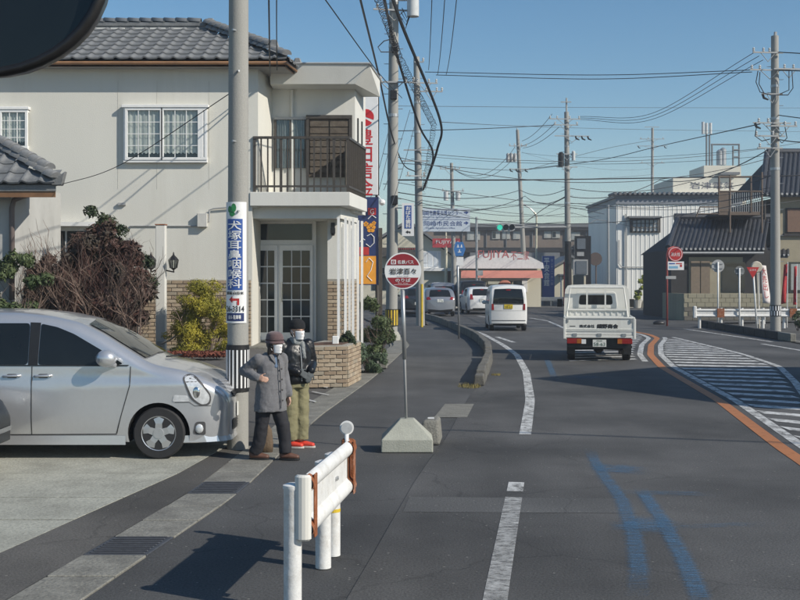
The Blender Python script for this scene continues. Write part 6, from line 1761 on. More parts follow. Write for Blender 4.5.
for f_ in (Lf, Rf): shoe(mo, SHOER, SOLE, f_, toe, .27, 'sneaker')
m = MB(); c = Vector((0, -.02, 1.325)); m.loft([(0, -.015, 1.275, .085, .095), (0, -.02, 1.30, .088, .1), (0, -.02, 1.33, .082, .09), (0, -.02, 1.355, .072, .082)], 20); m.capsule((.04, -.10, 1.29), (.05, -.14, 1.12), .035, .03); skinned(m, 'scarf', SCARF, mo, .009, 2, .025, FOLD2)
m = MB(); c = hc + Vector((0, .012, .05))
m.loft([(c.x, c.y, c.z - .022, .094, .106), (c.x, c.y, c.z, .096, .108), (c.x, c.y, c.z + .02, .094, .106), (c.x, c.y + .004, c.z + .06, .084, .096), (c.x, c.y + .006, c.z + .092, .056, .066), (c.x, c.y + .006, c.z + .104, .025, .03)], 24)
cap = skinned(m, 'knit_cap', KNIT, mo, .008, 2, .008)
m = MB(); m.ellipsoid(hc + Vector((0, .045, -.01)), (.078, .07, .075), 14, 8); skinned(m, 'hair', HAIR, mo, .009, 2)
mask(mo, hc + Vector((0, -.006, 0)), .99)
for s in (-1, 1):
    m = MB(); m.ellipsoid(hc + Vector((s * .032, -.087, .018)), (.011, .006, .006), 8, 5); m.build('eye', INK, mo)
# brown bag on the ground behind the legs
m = MB(); p = G(262, 452); m.loft([(p.x + .02, p.y, 0, .11, .07), (p.x + .02, p.y, .1, .115, .075), (p.x + .03, p.y, .26, .09, .05), (p.x + .03, p.y, .33, .05, .02)], 16)
tag(m.build('shopping_bag', M('brown_bag', (.11, .075, .045), .8, .2, 8, .4), smooth=True), 'brown bag standing on the ground between the two people', 'bag')
# ---------------------------------------------------------------- the other poles
random.seed(33)
B_base = G(391.5, 340); B_top = Vector((P(394.5, 0, B_base.y).x, B_base.y, 13.6))
tB = pole('tall pale utility pole with a yellow striped band, second along the sidewalk', B_base, B_top, .2, .145)
m = MB(); m.lathe([(.30, -.02), (.30, .14), (.22, .28)], 20, B_base); m.build('concrete_foot', CONC_PALE, tB, smooth=True, auto=40)
m = MB(); c = B_base; rr = .212; zc0, zc1 = P(0, 326, c.y).z, P(0, 309, c.y).z
cyl(m, c, rr - .008, -3.1, 3.1, zc0, zc1, 30, .01); bd = m.build('guard_band', BLACKP, tB)
for k in range(-4, 5):
    m = MB(); a = k * .5; cyl(m, c, rr, a - .13, a + .13, zc0 + .03, zc1 - .03, 4); m.build('yellow_stripe', YELLOW, bd)
arm(tB, P(392, 82, B_base.y - .2), .75, .1, (-.9, -.5, .6, .95)); arm(tB, P(394, 10, B_base.y - .2), .7, .2, (-.8, .8))
for (px, py) in ((391, 48), (391, 200), (390, 95)):
    m = MB(); p = P(px, py, B_base.y - .2); m.box(p + Vector((.12, 0, 0)), (.22, .16, .3)); m.build('cable_box', BLACKP, tB, bevel=.02)
# transformer at the top right of pole B
m = MB(); p = P(413, 6, B_base.y - .3); m.lathe([(.2, -.35), (.2, .35), (.1, .45)], 14, p + Vector((0, 0, 0))); m.tube([p + Vector((0, 0, .2)), P(395, 0, B_base.y)], .04, 6); m.build('transformer', INSUL, tB, smooth=True, auto=40)
m = MB()
for k in range(4): 
    a, b = P(402 - k, 8 + 4 * k, B_base.y - .25), P(412, 10, B_base.y - .3); m.tube([a, (a + b) / 2 - Vector((0, 0, .3 + .05 * k)), b], .014, 4)
m.tube([P(395, 38, B_base.y - .3), P(384, 41, B_base.y - .4), P(378, 47, B_base.y - .4), P(381, 52, B_base.y - .4), P(392, 52, B_base.y - .3)], .018, 5)
m.build('jumper_cable', CABLE, tB)
# projecting clinic sign on pole B
t = thing('pole_sign', 'small white and blue projecting sign board on the second utility pole', 'sign', P(408, 236, B_base.y - .35))
sd = B_base.y - .3
x0, x1, z0, z1 = rect(402, 203, 414, 236, sd); m = MB(); m.box2((x0, sd, z0), (x1, sd + .05, z1)); m.build('panel', SIGN_WHITE, t)
flat('blue_field', 404.5, 205.5, 411.5, 228.5, sd - .008, .006, SIGN_BLUE, t)
lettering('おばた歯科', SIGN_WHITE, t, P(405.6, 227.8, sd - .012), P(410.6, 0, sd) - P(405.6, 0, sd), (0, 0, 21.5 / F * sd), vertical=True, fat=.03)
m = MB(); m.add([P(px, py, sd - .006) for px, py in ((405.5, 232), (408, 230.3), (408, 231.4), (410.5, 231.4), (410.5, 233.4), (409.3, 233.4), (409.3, 232.6), (408, 232.6), (408, 233.7))], [(0, 1, 2, 7, 8), (2, 3, 4, 5, 6, 7)]); m.build('arrow', INK, t)
m = MB(); m.tube([P(402, 208, sd + .03), P(393, 208, sd + .2)], .02, 5); m.tube([P(402, 231, sd + .03), P(393, 231, sd + .2)], .02, 5); m.build('bracket', STEEL, t)

C_base = G(420.5, 325.5); C_top = P(416.5, 57, C_base.y)
tC = pole('utility pole behind the yellow guard tube', C_base, C_top, .19, .13)
arm(tC, P(425, 83, C_base.y - .2), .55, .15, (-.6, .3, .9)); arm(tC, P(431, 91.5, C_base.y - .2), .5, .1, (-.4, .5, .95)); arm(tC, P(421, 150, C_base.y - .2), .75, 0, (), braces=False); arm(tC, P(415, 161, C_base.y - .2), .6, 0, (), braces=False); arm(tC, P(419, 62, C_base.y - .2), .2, 0, (-.5, .9), braces=False)
arm(tC, P(416, 176, C_base.y - .2), .45, .3, (-.8, .8), braces=False)
m = MB(); yb = G(421.8, 327); m.tube([yb, P(421.8, 284, yb.y)], .055, 10); tag(m.build('guard_tube', YELLOW, smooth=True, auto=50), 'upright yellow guard tube at the foot of the third utility pole', 'guard tube')
m = MB(); p = G(424.5, 325); m.add([p + Vector(q) for q in ((-.12, -.1, 0), (.2, -.1, 0), (.2, .2, 0), (-.12, .2, 0), (-.06, -.02, .22), (.1, 0, .2), (.1, .14, .18), (-.06, .14, .22))], [(3, 2, 1, 0), (4, 5, 6, 7), (0, 1, 5, 4), (1, 2, 6, 5), (2, 3, 7, 6), (3, 0, 4, 7)]); tag(m.build('sand_bag', BLACKP, bevel=.05, seg=3), 'dark bag lying beside the yellow guard tube', 'bag')

D_base = G(455, 308); D_top = P(451.5, 163, D_base.y)
tD = pole('thin far utility pole carrying the blue white direction sign', D_base, D_top, .17, .11, bolts=False)
arm(tD, P(450, 169, D_base.y - .2), .7, .1, (-.9, -.4, .5, .95)); arm(tD, P(453, 191, D_base.y - .2), .75, .1, (-.9, .9), down=(-.6, .5))
for s in (-1, 1):
    m = MB(); p = P(452 + s * 6, 196, D_base.y - .2); m.lathe([(.16, -.3), (.16, .3)], 12, p); m.build('transformer', INSUL, tD)
E_base = G(526, 305.5); E_top = P(517.5, 130, E_base.y)
tE = pole('leaning utility pole left of the traffic signal arm', E_base, E_top, .2, .12, bolts=False)
for (px, py, hf, pins, dn) in ((518, 146, .65, (-.95, -.4, .4, .95), ()), (519, 169, .75, (), (-.9, -.3, .6))): arm(tE, P(px, py, E_base.y - .3), hf, .1, pins, down=dn)
m = MB(); m.tube([P(517.5, 143, E_base.y), P(517, 128, E_base.y)], .04, 6); m.build('top_mast', STEEL_P, tE)
for px in (508, 511.5, 515):
    m = MB(); p = P(px, 158, E_base.y - .4); m.lathe([(.13, -.28), (.13, .28), (.06, .36)], 10, p); m.build('transformer', STEEL_P, tE, smooth=True, auto=40)
F_base = G(568.5, 314); F_top = P(566.5, 112, F_base.y)
tF = pole('utility pole with dark wrapped foot behind the flatbed truck', F_base, F_top, .2, .13)
m = MB(); p0, p1 = F_base, F_base.lerp(F_top, .36); m.tube([p0, p1], [.215, .19], 16); m.build('dark_wrap', BLACKP, tF, smooth=True, auto=50)
m = MB(); m.tube([P(566.5, 115, F_base.y), P(566.5, 98, F_base.y)], .05, 6); m.build('top_mast', STEEL_P, tF); arm(tF, P(566, 102, F_base.y - .1), .3, 0, (), braces=False)
for (px, py, hf, pins, dn) in ((565, 119, .9, (-.95, -.5, .3, .9), ()), (566, 125, .7, (-.9, .9), ()), (572, 136, 1.0, (), (.2, .55, .9)), (567, 154, .6, (), ()), (567, 167, .6, (), ())): arm(tF, P(px, py, F_base.y - .3), hf, .1, pins, down=dn)
m = MB(); p = P(561, 160, F_base.y - .3); m.lathe([(.17, -.35), (.17, .35), (.08, .45)], 12, p); m.build('transformer', BLACKP, tF, smooth=True, auto=40)
m = MB(); p = P(573.5, 156, F_base.y - .3); m.lathe([(.1, -.25), (.1, .25), (.04, .3)], 12, p); m.build('lamp_head', INSUL, tF, smooth=True, auto=40)
Gp = Vector((P(652, 0, 112).x, 112, 0)); G_top = P(652.5, 128, 112)
tG = pole('distant utility pole behind the white corrugated building', Gp, G_top, .18, .12, bolts=False)
arm(tG, P(652, 139, 111.7), 1.2, 0, (-.9, -.3, .9)); arm(tG, P(652, 146, 111.7), 1.5, 0, (), down=(-.9, .8)); arm(tG, P(652, 163, 111.7), 1.2, 0, (-.8, .8)); arm(tG, P(652, 127, 111.9), .7, 0, (), braces=False)
H_base = G(775.5, 331.5); H_top = P(774.8, 36, H_base.y)
tH = pole('tall utility pole with many crossarms at the right side of the road', H_base, H_top, .2, .14)
m = MB(); m.tube([P(774.8, 40, H_base.y), P(775.5, 32, H_base.y)], .06, 6); m.build('top_mast', STEEL_P, tH)
for (px, py, hf, ang, pins, dn) in ((768, 52.5, .6, .1, (-.95, -.3, .1), ()), (770, 70, .8, .1, (-.9, -.5), ()), (789, 69, .6, .1, (-.3, .3, .9), ()), (772, 94, .4, 0, (), (-.9,)), (772, 123, .75, .1, (-.7, -.2), (-.9,)), (782, 126, .6, .1, (.2, .9), ()), (770, 136, .6, .1, (-.9, .2), ()), (770, 148, .5, .1, (-.8, .5), ())): arm(tH, P(px, py, H_base.y - .3), hf, ang, pins, down=dn)
for (pts) in ([(758, 71), (756, 82), (760, 92), (771, 95)], [(760, 72), (759, 84), (764, 93)], [(792, 71), (793, 88), (788, 95), (777, 95)], [(789, 71), (789, 90), (780, 94)], [(757, 124), (755, 136), (762, 141), (770, 139)], [(785, 127), (787, 138), (782, 143), (777, 138)]):
    m = MB(); m.tube([P(px, py, H_base.y - .4) for px, py in pts], .018, 4); m.build('jumper_cable', CABLE, tH)
m = MB(); zc0, zc1 = P(0, 316, H_base.y).z, P(0, 305, H_base.y).z; cyl(m, H_base, .203, -3.1, 3.1, zc0, zc1, 26, .012); bd = m.build('guard_band', BLACKP, tH)
for k in range(-4, 5):
    for j in range(2):
        m = MB(); a = k * .5 + .25 * j; z = zc0 + (zc1 - zc0) * (.05 + .45 * j); cyl(m, H_base, .212, a - .12, a + .12, z, z + (zc1 - zc0) * .42, 4); m.build('white_stripe', SIGN_WHITE, bd)

# ---------------------------------------------------------------- wires
WG = 'overhead wires'
def wire(pts, r, label, sag=0.0, mat=None, seg=14):
    """pts: (px, py, d) support points; the wire sags between them"""
    W_ = [P(*p) if len(p) == 3 and not isinstance(p, Vector) else Vector(p) for p in pts]; out = []
    curved = len(W_) > 2 and 'strung' not in label
    for i, (a, b) in enumerate(zip(W_[:-1], W_[1:])):
        p0 = W_[i - 1] if i > 0 else a * 2 - b; p3 = W_[i + 2] if i + 2 < len(W_) else b * 2 - a
        for k in range(seg):
            t_ = k / seg
            if curved: q = (2 * a + (b - p0) * t_ + (2 * p0 - 5 * a + 4 * b - p3) * t_ ** 2 + (3 * a - p0 - 3 * b + p3) * t_ ** 3) / 2
            else: q = a.lerp(b, t_); q.z -= 4 * sag * t_ * (1 - t_)
            out.append(q)
    out.append(W_[-1]); m = MB(); m.tube(out, r, 5)
    return tag(m.build('overhead_wire', mat or CABLE), label, 'wire', WG)
dB, dC, dD, dE, dF, dG, dH = (v.y for v in (B_base, C_base, D_base, E_base, F_base, Gp, H_base))
# service drops and near wires
wire([(268, -60, 14.2), (270, 76, 23.3)], .014, 'left of two thin wires dropping to the corner of the tiled eave', .15)
wire([(277, -60, 14.2), (276.5, 20, 20), (277, 70, 23.4)], .011, 'right of two thin wires dropping to the corner of the tiled eave', .1)
wire([(56, 186, 19.2), (120, 165, 17.2), (238, 88, 14.1)], .006, 'thin cable from the annex eave up to the near utility pole', .1)
wire([(322, -5, 18), (378, 72, 25.5), (402, 98, dB)], .011, 'thin wire running down over the white parapet to the second pole')
wire([(358, -10, 22), (378, 72, 29), (392, 135, 36), (404, 165, dC - 2), (416, 172, dC)], .024, 'twisted black cable crossing in front of the white parapet')
wire([(385, -30, 24), (402, 25, 33), (440, 120, 45), (437, 150, 47), (424, 188, dC)], .05, 'thick black cable slanting down from the top, right one of the pair')
wire([(378, -30, 24), (397, 55, 35), (419, 125, 43), (433, 155, 46), (423, 190, dC)], .04, 'thick black cable slanting down from the top, left one of the pair')
m = MB()
for (a, b, n, r) in ((P(376, -10, 25), P(400, 60, 35), 40, .10), (P(400, 60, 35), P(434, 125, 44), 40, .12), (P(434, 125, 44), P(424, 190, dC - .3), 30, .10)):
    pts = []; 
    for k in range(n * 6):
        t_ = k / (n * 6 - 1); an_ = k * 2 * math.pi / 6; q = a.lerp(b, t_); pts.append(q + Vector((math.cos(an_) * r, 0, math.sin(an_) * r)) + Vector((random.uniform(-.02, .02), 0, random.uniform(-.02, .02))))
    m.tube(pts, .008, 3)
tag(m.build('spiral_cable_hanger', CABLE), 'spiral hanger winding along the slanting cables in front of the poles', 'cable hanger', WG)
wire([(432, -5, 30), (428.5, 70, dC - .4)], .013, 'left wire of three coming down from the top to the third pole', .3)
wire([(445, -5, 30), (437.5, 75, dC - .4)], .013, 'middle wire of three coming down from the top to the third pole', .3)
wire([(457, -5, 30), (446, 75, dC - .4)], .013, 'right wire of three coming down from the top to the third pole', .3)
wire([(425, 72, dC), (600, 75, 48), (752, 70, dH)], .016, 'upper of two long wires crossing the sky from third pole to right pole', .18)
wire([(436, 75, dC), (600, 79, 48), (752, 72, dH)], .016, 'lower of two long wires crossing the sky from third pole to right pole', .18)
wire([(395, 106, dB + 20), (600, 107.5, 80), (830, 108, 90)], .013, 'very thin straight wire across the whole sky below the long pair', mat=WIREG)
for k, nm in enumerate(('top', 'middle', 'lowest')):
    wire([(580, 116.5 + k * 1.5, dF), (650, 114 + k * 3, 60), (755 + k * 4, 52 + k * 4, dH)], .013, nm + ' of three curved wires rising from the middle pole to the right pole', .9)
wire([(395, 131, 50), (475, 129, 60), (556, 125, dF)], .02, 'dark wire joining the second pole and the middle pole at upper height')
wire([(440, 122, 46), (520, 126, 80), (640, 129.5, 100), (830, 132, 110)], .015, 'thin wire behind the poles at two thirds of the sky', mat=WIREG)
for k, (a, b) in enumerate((((522, 141), (552, 114)), ((521, 146), (556, 122)), ((523, 148), (559, 127)))):
    wire([(a[0], a[1], dE), (b[0], b[1], dF)], .016, ('first', 'second', 'third')[k] + ' short wire between the leaning pole and the middle pole', .25)
wire([(452, 168, dD), (515, 147, dE)], .018, 'upper wire from the thin far pole to the leaning pole', 1.2)
wire([(455, 170, dD), (520, 150, dE)], .018, 'lower wire from the thin far pole to the leaning pole', 1.2)
wire([(528, 169, dE), (600, 160, 75), (660, 146, 70), (760, 124, dH)], .022, 'dark wire rising from the leaning pole towards the right pole', .25)
wire([(395, 180, 44), (560, 179.5, 60), (800, 175.5, 60)], .03, 'thick long cable crossing at the level of the rooftops')
wire([(395, 163, 44), (520, 170, 80), (600, 160, 75)], .015, 'thin cable passing behind the leaning pole', .2)
wire([(395, 192, 44), (520, 190, 80), (568, 188, dF), (690, 182, 70), (772, 175, dH)], .02, 'cable strung through the leaning, middle and right poles', .4)
wire([(420, 207, dC), (525, 196, dE), (566, 196, dF), (660, 180, 70), (768, 150, dH)], .022, 'lower cable strung through the same poles', .5)
wire([(455, 213, dD), (530, 205, dE), (568, 207, dF), (604, 214, 76)], .02, 'cable ending at the shaded wall of the white building', .4)
wire([(526, 222, dE), (545, 208, 75), (568, 196, dF)], .025, 'short dark cable climbing from the signal arm to the middle pole', .2)
wire([(568, 203, dF), (640, 208, 70), (700, 204, 60), (772, 193, dH)], .018, 'cable sagging in front of the white building', .5)
wire([(568, 212, dF), (610, 222, 78), (660, 232, 79)], .012, 'thin wire dropping to the bracket on the white building', .1)
wire([(776, 52, dH), (830, 55, 40)], .02, 'upper wire leaving the right pole towards the edge')
wire([(776, 70, dH), (830, 72, 40)], .02, 'middle wire leaving the right pole towards the edge')
wire([(777, 115, dH), (830, 122, 40)], .018, 'lower wire leaving the right pole towards the edge')
wire([(777, 139, dH), (830, 140, 40)], .02, 'lowest wire leaving the right pole towards the edge', .1)
wire([(652, 140, dG), (600, 150, 100), (520, 172, 90)], .02, 'wire from the distant pole down to the leaning pole', .4, WIREG)
wire([(455, 221, dD), (500, 226, 80), (565, 222, dF)], .018, 'slack cable beside the direction sign', .5)
rw = random.Random(9)
for k in range(13):
    y0 = rw.uniform(150, 215); y1 = y0 + rw.uniform(-22, 22); x0_ = rw.choice((398, 418, 452, 522)); x1_ = rw.choice((567, 652, 800, 772)); dd0 = {398: dB, 418: dC, 452: dD, 522: dE}[x0_]; dd1 = {567: dF, 652: dG, 800: 60, 772: dH}[x1_]
    wire([(x0_, y0, dd0), (x1_, y1, dd1)], rw.uniform(.008, .014), 'thin wire in the tangle above the far rooftops', rw.uniform(.2, 1.0), WIREG)
for k, (a, b) in enumerate((((391, 120), (378, 160)), ((391, 140), (376, 190)), ((410, 110), (392, 150)), ((416, 120), (398, 170)))):
    wire([(a[0], a[1], dB), (b[0] - 8, b[1] + 40, dB - 5)], .009, 'thin drop wire slanting left from the second and third poles', .1, WIREG)
# cable high over the road from the near pole, outside the picture; its shadow crosses the lane
wire([PA + Vector((0, 0, 7.4)), Vector((21, 7.2, 7.6))], .035, 'cable from the near utility pole across the road', .1)
tX = pole('utility pole at the roadside right of the camera', (21, 7.2, 0), (21, 7.2, 10), .18, .13, bolts=False)

# ---------------------------------------------------------------- traffic signal on a long arm
SG = F_base.y - .3
t = thing('traffic_signal', 'horizontal traffic signal with green light on a long arm', 'traffic signal', P(545, 227, SG))
m = MB(); m.tube([P(515, 227.5, SG), P(567, 227, SG + .2)], .05, 8); m.tube([P(500, 222.5, SG), P(540, 227, SG)], .02, 5); m.build('arm', STEEL_P, t)
x0, x1, z0, z1 = rect(496, 223.8, 515.5, 231.2, SG); hh = (z1 - z0) / 2
pts = [(x0 + hh + hh * math.cos(math.pi / 2 + math.pi * k / 10), z0 + hh + hh * math.sin(math.pi / 2 + math.pi * k / 10)) for k in range(11)] + [(x1 - hh + hh * math.cos(-math.pi / 2 + math.pi * k / 10), z0 + hh + hh * math.sin(-math.pi / 2 + math.pi * k / 10)) for k in range(11)]
m = MB(); m.prism([(x, SG, z) for x, z in pts], (0, .12, 0)); hd = m.build('housing', STEEL_P, t)
SIG_G = M('signal_green_lit', (.05, .5, .4), .3, .02, emit=(.05, .75, .5, .7)); SIG_OFF = M('signal_lens_dark', (.02, .02, .025), .3)
for k, mt in enumerate((SIG_G, SIG_OFF, SIG_OFF)):
    c = P(499.8 + 6 * k, 227.4, SG); m = MB(); m.lathe([(.15, 0), (.15, .02)], 20, c + Vector((0, -.02, 0)), axis='y'); m.build('lens', mt, hd)
    m = MB(); vs_ = []
    for rr_, yy in ((.165, 0), (.165, -.2)): vs_ += [c + Vector((rr_ * math.cos(R(10 + 160 * q / 12)), yy, rr_ * math.sin(R(10 + 160 * q / 12)))) for q in range(13)]
    m.add(vs_, [(q, q + 1, 14 + q, 13 + q) for q in range(12)]); m.build('visor', STEEL_P, hd)

# ---------------------------------------------------------------- signs on the far left
dS = D_base.y - .35
t = thing('direction_sign', 'wide pale blue white direction sign board with two arrows', 'sign', P(446, 231, dS))
x0, x1, z0, z1 = rect(420.5, 208.5, 470, 231.5, dS); PALEB = M('pale_sign_blue', (.56, .62, .68), .4, .04); SIGNINK = M('sign_ink_blue', (.03, .06, .22), .5)
m = MB(); m.box2((x0, dS, z0), (x1, dS + .06, z1)); m.build('panel', PALEB, t)
def sgl(s, mt, px0, py0, px1, py1, v=False): lettering(s, mt, t, P(px0, py1, dS - .01), P(px1, 0, dS) - P(px0, 0, dS), (0, 0, (py1 - py0) / F * dS), vertical=v)
sgl('岡崎市農業支援センター', SIGNINK, 422, 210.5, 462, 215.5); sgl('Okazaki City Agriculture Support Center', SIGNINK, 423, 216.2, 461, 218.2); sgl('岡崎市民会館', SIGNINK, 424, 221, 462, 226); sgl('Okazaki Agriculture Office', SIGNINK, 426, 227.2, 455, 229.2)
m = MB()
for py in (212.5, 223):
    m.add([P(px, q, dS - .01) for px, q in ((464, py - .6), (466, py - .6), (466, py - 2), (468.6, py), (466, py + 2), (466, py + .6), (464, py + .6))], [(0, 1, 5, 6), (2, 3, 4)])
m.build('arrow', SIGNINK, t)
m = MB(); m.sheet([P(421, 219.7, dS - .008), P(469.6, 219.7, dS - .008), P(469.6, 219.3, dS - .008), P(421, 219.3, dS - .008)]); m.build('rule', SIGNINK, t)
m = MB(); m.tube([P(430, 213, dS + .1), P(466, 213, dS + .1)], .03, 5); m.tube([P(430, 226, dS + .1), P(466, 226, dS + .1)], .03, 5); m.build('bracket', STEEL, t)
rp = G(459, 338.5)
t = thing('route_sign', 'blue hexagonal route sign on a thin grey pole by the kerb', 'sign', rp)
m = MB(); m.tube([rp, Vector((P(457.5, 0, rp.y).x, rp.y, P(0, 241, rp.y).z))], .03, 8); m.build('pole', STEEL, t, smooth=True)
m = MB(); m.prism([P(px, py, rp.y - .05) for px, py in ((455.5, 242), (463, 242), (465.5, 249), (463, 256), (455.5, 256), (453.8, 249))], (0, .02, 0)); hx_ = m.build('hexagon', M('route_blue', (.05, .17, .42), .4), t)
m = MB()
for (px, py, w_, h_) in ((458, 246, 2.4, 2.8), (461.5, 246, 2, 2.8), (459.5, 251, 3.4, 3)): m.sheet([P(px - w_ / 2, py + h_ / 2, rp.y - .055), P(px + w_ / 2, py + h_ / 2, rp.y - .055), P(px + w_ / 2, py + h_ / 2 - .8, rp.y - .055), P(px - w_ / 2, py + h_ / 2 - .8, rp.y - .055)]); m.sheet([P(px - .5, py + h_ / 2, rp.y - .056), P(px + .5, py + h_ / 2, rp.y - .056), P(px + .5, py - h_ / 2, rp.y - .056), P(px - .5, py - h_ / 2, rp.y - .056)])
m.build('white_print', SIGN_WHITE, hx_)
flat('plate', 456.5, 257, 463.5, 265.5, rp.y - .05, .015, SIGN_WHITE, t)

# ---------------------------------------------------------------- far buildings
CREAM = M('cream_wall', (.60, .56, .44), .9, .06, .6, stain=.15, stain_col=(.4, .37, .3))
BROWNB = M('brown_tile_wall', (.20, .16, .13), .85, .12, 2)
GREYR = M('grey_metal_roof', (.16, .165, .17), .6, .1, 3)
SALMON = M('red_awning', (.52, .20, .15), .7, .08, 3)
def block(t, name, px0, py0, px1, py1, d, depth, mat, z0=None, bevel=0):
    x0, x1, zz0, zz1 = rect(px0, py0, px1, py1, d); m = MB(); m.box2((x0, d, zz0 if z0 is None else z0), (x1, d + depth, zz1)); return m.build(name, mat, t, bevel=bevel)
# cream house
CD = 88
t = thing('cream_house', 'cream gabled house behind the waiting cars at the left', 'house', (P(420, 0, CD).x, CD, 0))
x0, x1 = P(372, 0, CD).x, P(456, 0, CD).x; zE, zA = P(0, 257, CD).z, P(0, 221, CD).z; xa = P(408, 0, CD).x; x00 = P(360, 0, CD).x
m = MB(); m.prism([(x00, CD, 0), (x1, CD, 0), (x1, CD, zE - .15), (xa, CD, zA - .2), (x00, CD, zE + .4)], (0, 8, 0)); m.build('wall', CREAM, t)
m = MB(); m.prism([(xa, CD - .5, zA - .1), (x1 + .4, CD - .5, zE - .35), (x1 + .4, CD - .5, zE - .15), (xa, CD - .5, zA + .12), (x00 - .3, CD - .5, zE + .5), (x00 - .3, CD - .5, zE + .3)], (0, 9, 0)); m.build('roof', GREYR, t)
block(t, 'canopy', 374, 247.5, 420, 256.5, CD - 1.2, 1.2, M('dark_canopy', (.08, .07, .06), .8))
for k in range(9): 
    p = P(399 + k * 2.2, 249, CD - 1.22); m = MB(); m.ellipsoid(p, (.05, .03, .05), 6, 4); m.build('bulb', SIGN_RED, t)
w_ = block(t, 'window', 420.5, 251, 441, 268, CD - .06, .06, WHITE)
for (a, b) in ((421.5, 427), (428, 432.5), (434, 437), (438, 440.5)): flat('pane', a, 252.5, b, 266.8, CD - .075, .012, M('bright_pane', (.62, .66, .7), .2, .05), w_)
w_ = block(t, 'window', 372, 268, 398, 290, CD - .05, .05, PANE_DARK)
w_ = block(t, 'window', 408, 270, 420, 292, CD - .05, .05, PANE_DARK); w_ = block(t, 'door', 447, 270, 455, 296, CD - .05, .05, M('brown_door', (.13, .08, .06), .7))
block(t, 'lower_fascia', 418, 268, 457, 271, CD - .5, .5, WHITE)
# sweet shop
ZD = 81
t = thing('shop', 'low white shop with red lettering and a red awning', 'shop', (P(500, 0, ZD).x, ZD, 0))
block(t, 'wall', 455, 262, 541, 300, ZD, 10, CREAM, 0); 
m = MB(); m.prism([P(px, py, ZD - .7) for px, py in ((452, 268.5), (544, 268.5), (543, 263), (531, 257), (520, 254), (500, 252.5), (480, 254), (468, 257), (455, 263))], (0, .5, 0)); m.build('parapet_sign', M('white_sign_board', (.72, .72, .70), .5), t)
lettering('FUJIYA', M('faded_sign_red', (.5, .14, .13), .6), t, P(478, 260, ZD - .72), P(509, 0, ZD) - P(478, 0, ZD), (0, 0, 9.5 / F * ZD)); lettering('不二家', M('faded_sign_red'), t, P(511, 260, ZD - .72), P(529, 0, ZD) - P(511, 0, ZD), (0, 0, 9 / F * ZD))
m = MB(); m.prism([P(461, 278, ZD - 1.9), P(461, 270.5, ZD - .75), P(461, 278, ZD - .75)], P(541, 0, ZD) - P(461, 0, ZD)); aw = m.build('awning', SALMON, t)
for (a, b) in ((460, 470), (472, 486), (502, 512), (514, 524)): flat('shop_window', a, 281, b, 299, ZD - .05, .045, PANE_DARK, t)
flat('poster', 488, 281.5, 500, 297, ZD - .06, .05, M('pale_poster', (.5, .5, .42), .6), t); m = MB(); c = P(505, 287, ZD - .1); m.ellipsoid(c, (.5, .05, .5), 14, 8); m.build('round_poster', SALMON, t)
flat('white_poster', 522, 279, 527.5, 292, ZD - .07, .05, SIGN_WHITE, t)
t = thing('shop_pole_sign', 'red pole sign with white lettering in front of the cream house', 'sign', (P(446, 0, 82).x, 82, 0))
m = MB(); m.tube([(P(446, 0, 82).x, 82.1, -.02), P(446, 246, 82.1)], .11, 8); m.tube([P(446, 246, 82.1), P(446, 227, 82.1)], .06, 6); m.build('post', M('cream_post', (.55, .52, .4), .6), t)
x0, x1, z0, z1 = rect(432.5, 238.5, 460, 247.5, 82); m = MB(); m.box2((x0, 82, z0), (x1, 82.25, z1)); m.build('panel', M('shop_red', (.42, .06, .07), .5), t); lettering('FUJIYA', SIGN_WHITE, t, P(436, 244.5, 81.98), P(454, 0, 82) - P(436, 0, 82), (0, 0, 4.2 / F * 82))
x0, x1, z0, z1 = rect(440.5, 226, 455, 231, 82); m = MB(); m.box2((x0, 82, z0), (x1, 82.2, z1)); m.build('panel', M('shop_red'), t); flat('white_mark', 443, 227, 452, 229, 81.985, .01, SIGN_WHITE, t)
# long brown building
BD = 130
t = thing('long_brown_building', 'long brown tiled building with a dark band behind the signal', 'building', (P(520, 0, BD).x, BD, 0))
block(t, 'wall', 425, 227, 612, 290, BD, 14, BROWNB, 0)
block(t, 'roof_edge', 422, 223.5, 614, 227, BD - .4, 15, GREYR)
block(t, 'dark_band', 440, 247.5, 612, 252, BD - .6, .58, M('dark_eave', (.02, .02, .022), .8)); block(t, 'dark_band', 440, 227.5, 598, 230.5, BD - .4, .39, M('dark_eave'))
block(t, 'lower_roof', 470, 252.5, 560, 264, BD - 1.8, 1.79, GREYR)
for (a, b, y0, y1) in ((467, 474, 231, 240), (475, 480, 231, 240), (492, 500, 231, 239), (502, 510, 231, 239), (513, 520, 231, 239), (544, 551, 231, 238), (552, 560, 231, 238), (571, 580, 232, 240), (593, 600, 236, 246)):
    w_ = flat('window', a, y0, b, y1, BD - .12, .11, M('pale_window', (.42, .42, .38), .5), t); flat('pane', a + .6, y0 + .8, (a + b) / 2 - .2, y1 - .8, BD - .14, .015, PANE_DARK if random.random() < .35 else M('hazy_pane', (.33, .35, .34), .2), w_)
for px in (462, 486, 506, 532, 565, 586): block(t, 'downpipe', px, 230, px + .8, 247, BD - .15, .1, GREYR)
# blue ceremony hall sign
t = thing('blue_sign_pillar', 'tall dark blue sign pillar with white characters beside the shop', 'sign', (P(549, 0, 86).x, 86, 0))
block(t, 'panel', 542.5, 256, 554.5, 297, 86, .4, SIGN_BLUE); block(t, 'base', 544, 297, 553, 303, 86.05, .3, GREYR, -.02)
lettering('平安会館', SIGN_WHITE, t, P(544, 286, 85.98), P(549.4, 0, 86) - P(544, 0, 86), (0, 0, 28 / F * 86), vertical=True, fat=.03); lettering('セレモニーホール', SIGN_WHITE, t, P(551, 285, 85.98), P(553, 0, 86) - P(551, 0, 86), (0, 0, 26 / F * 86), vertical=True)
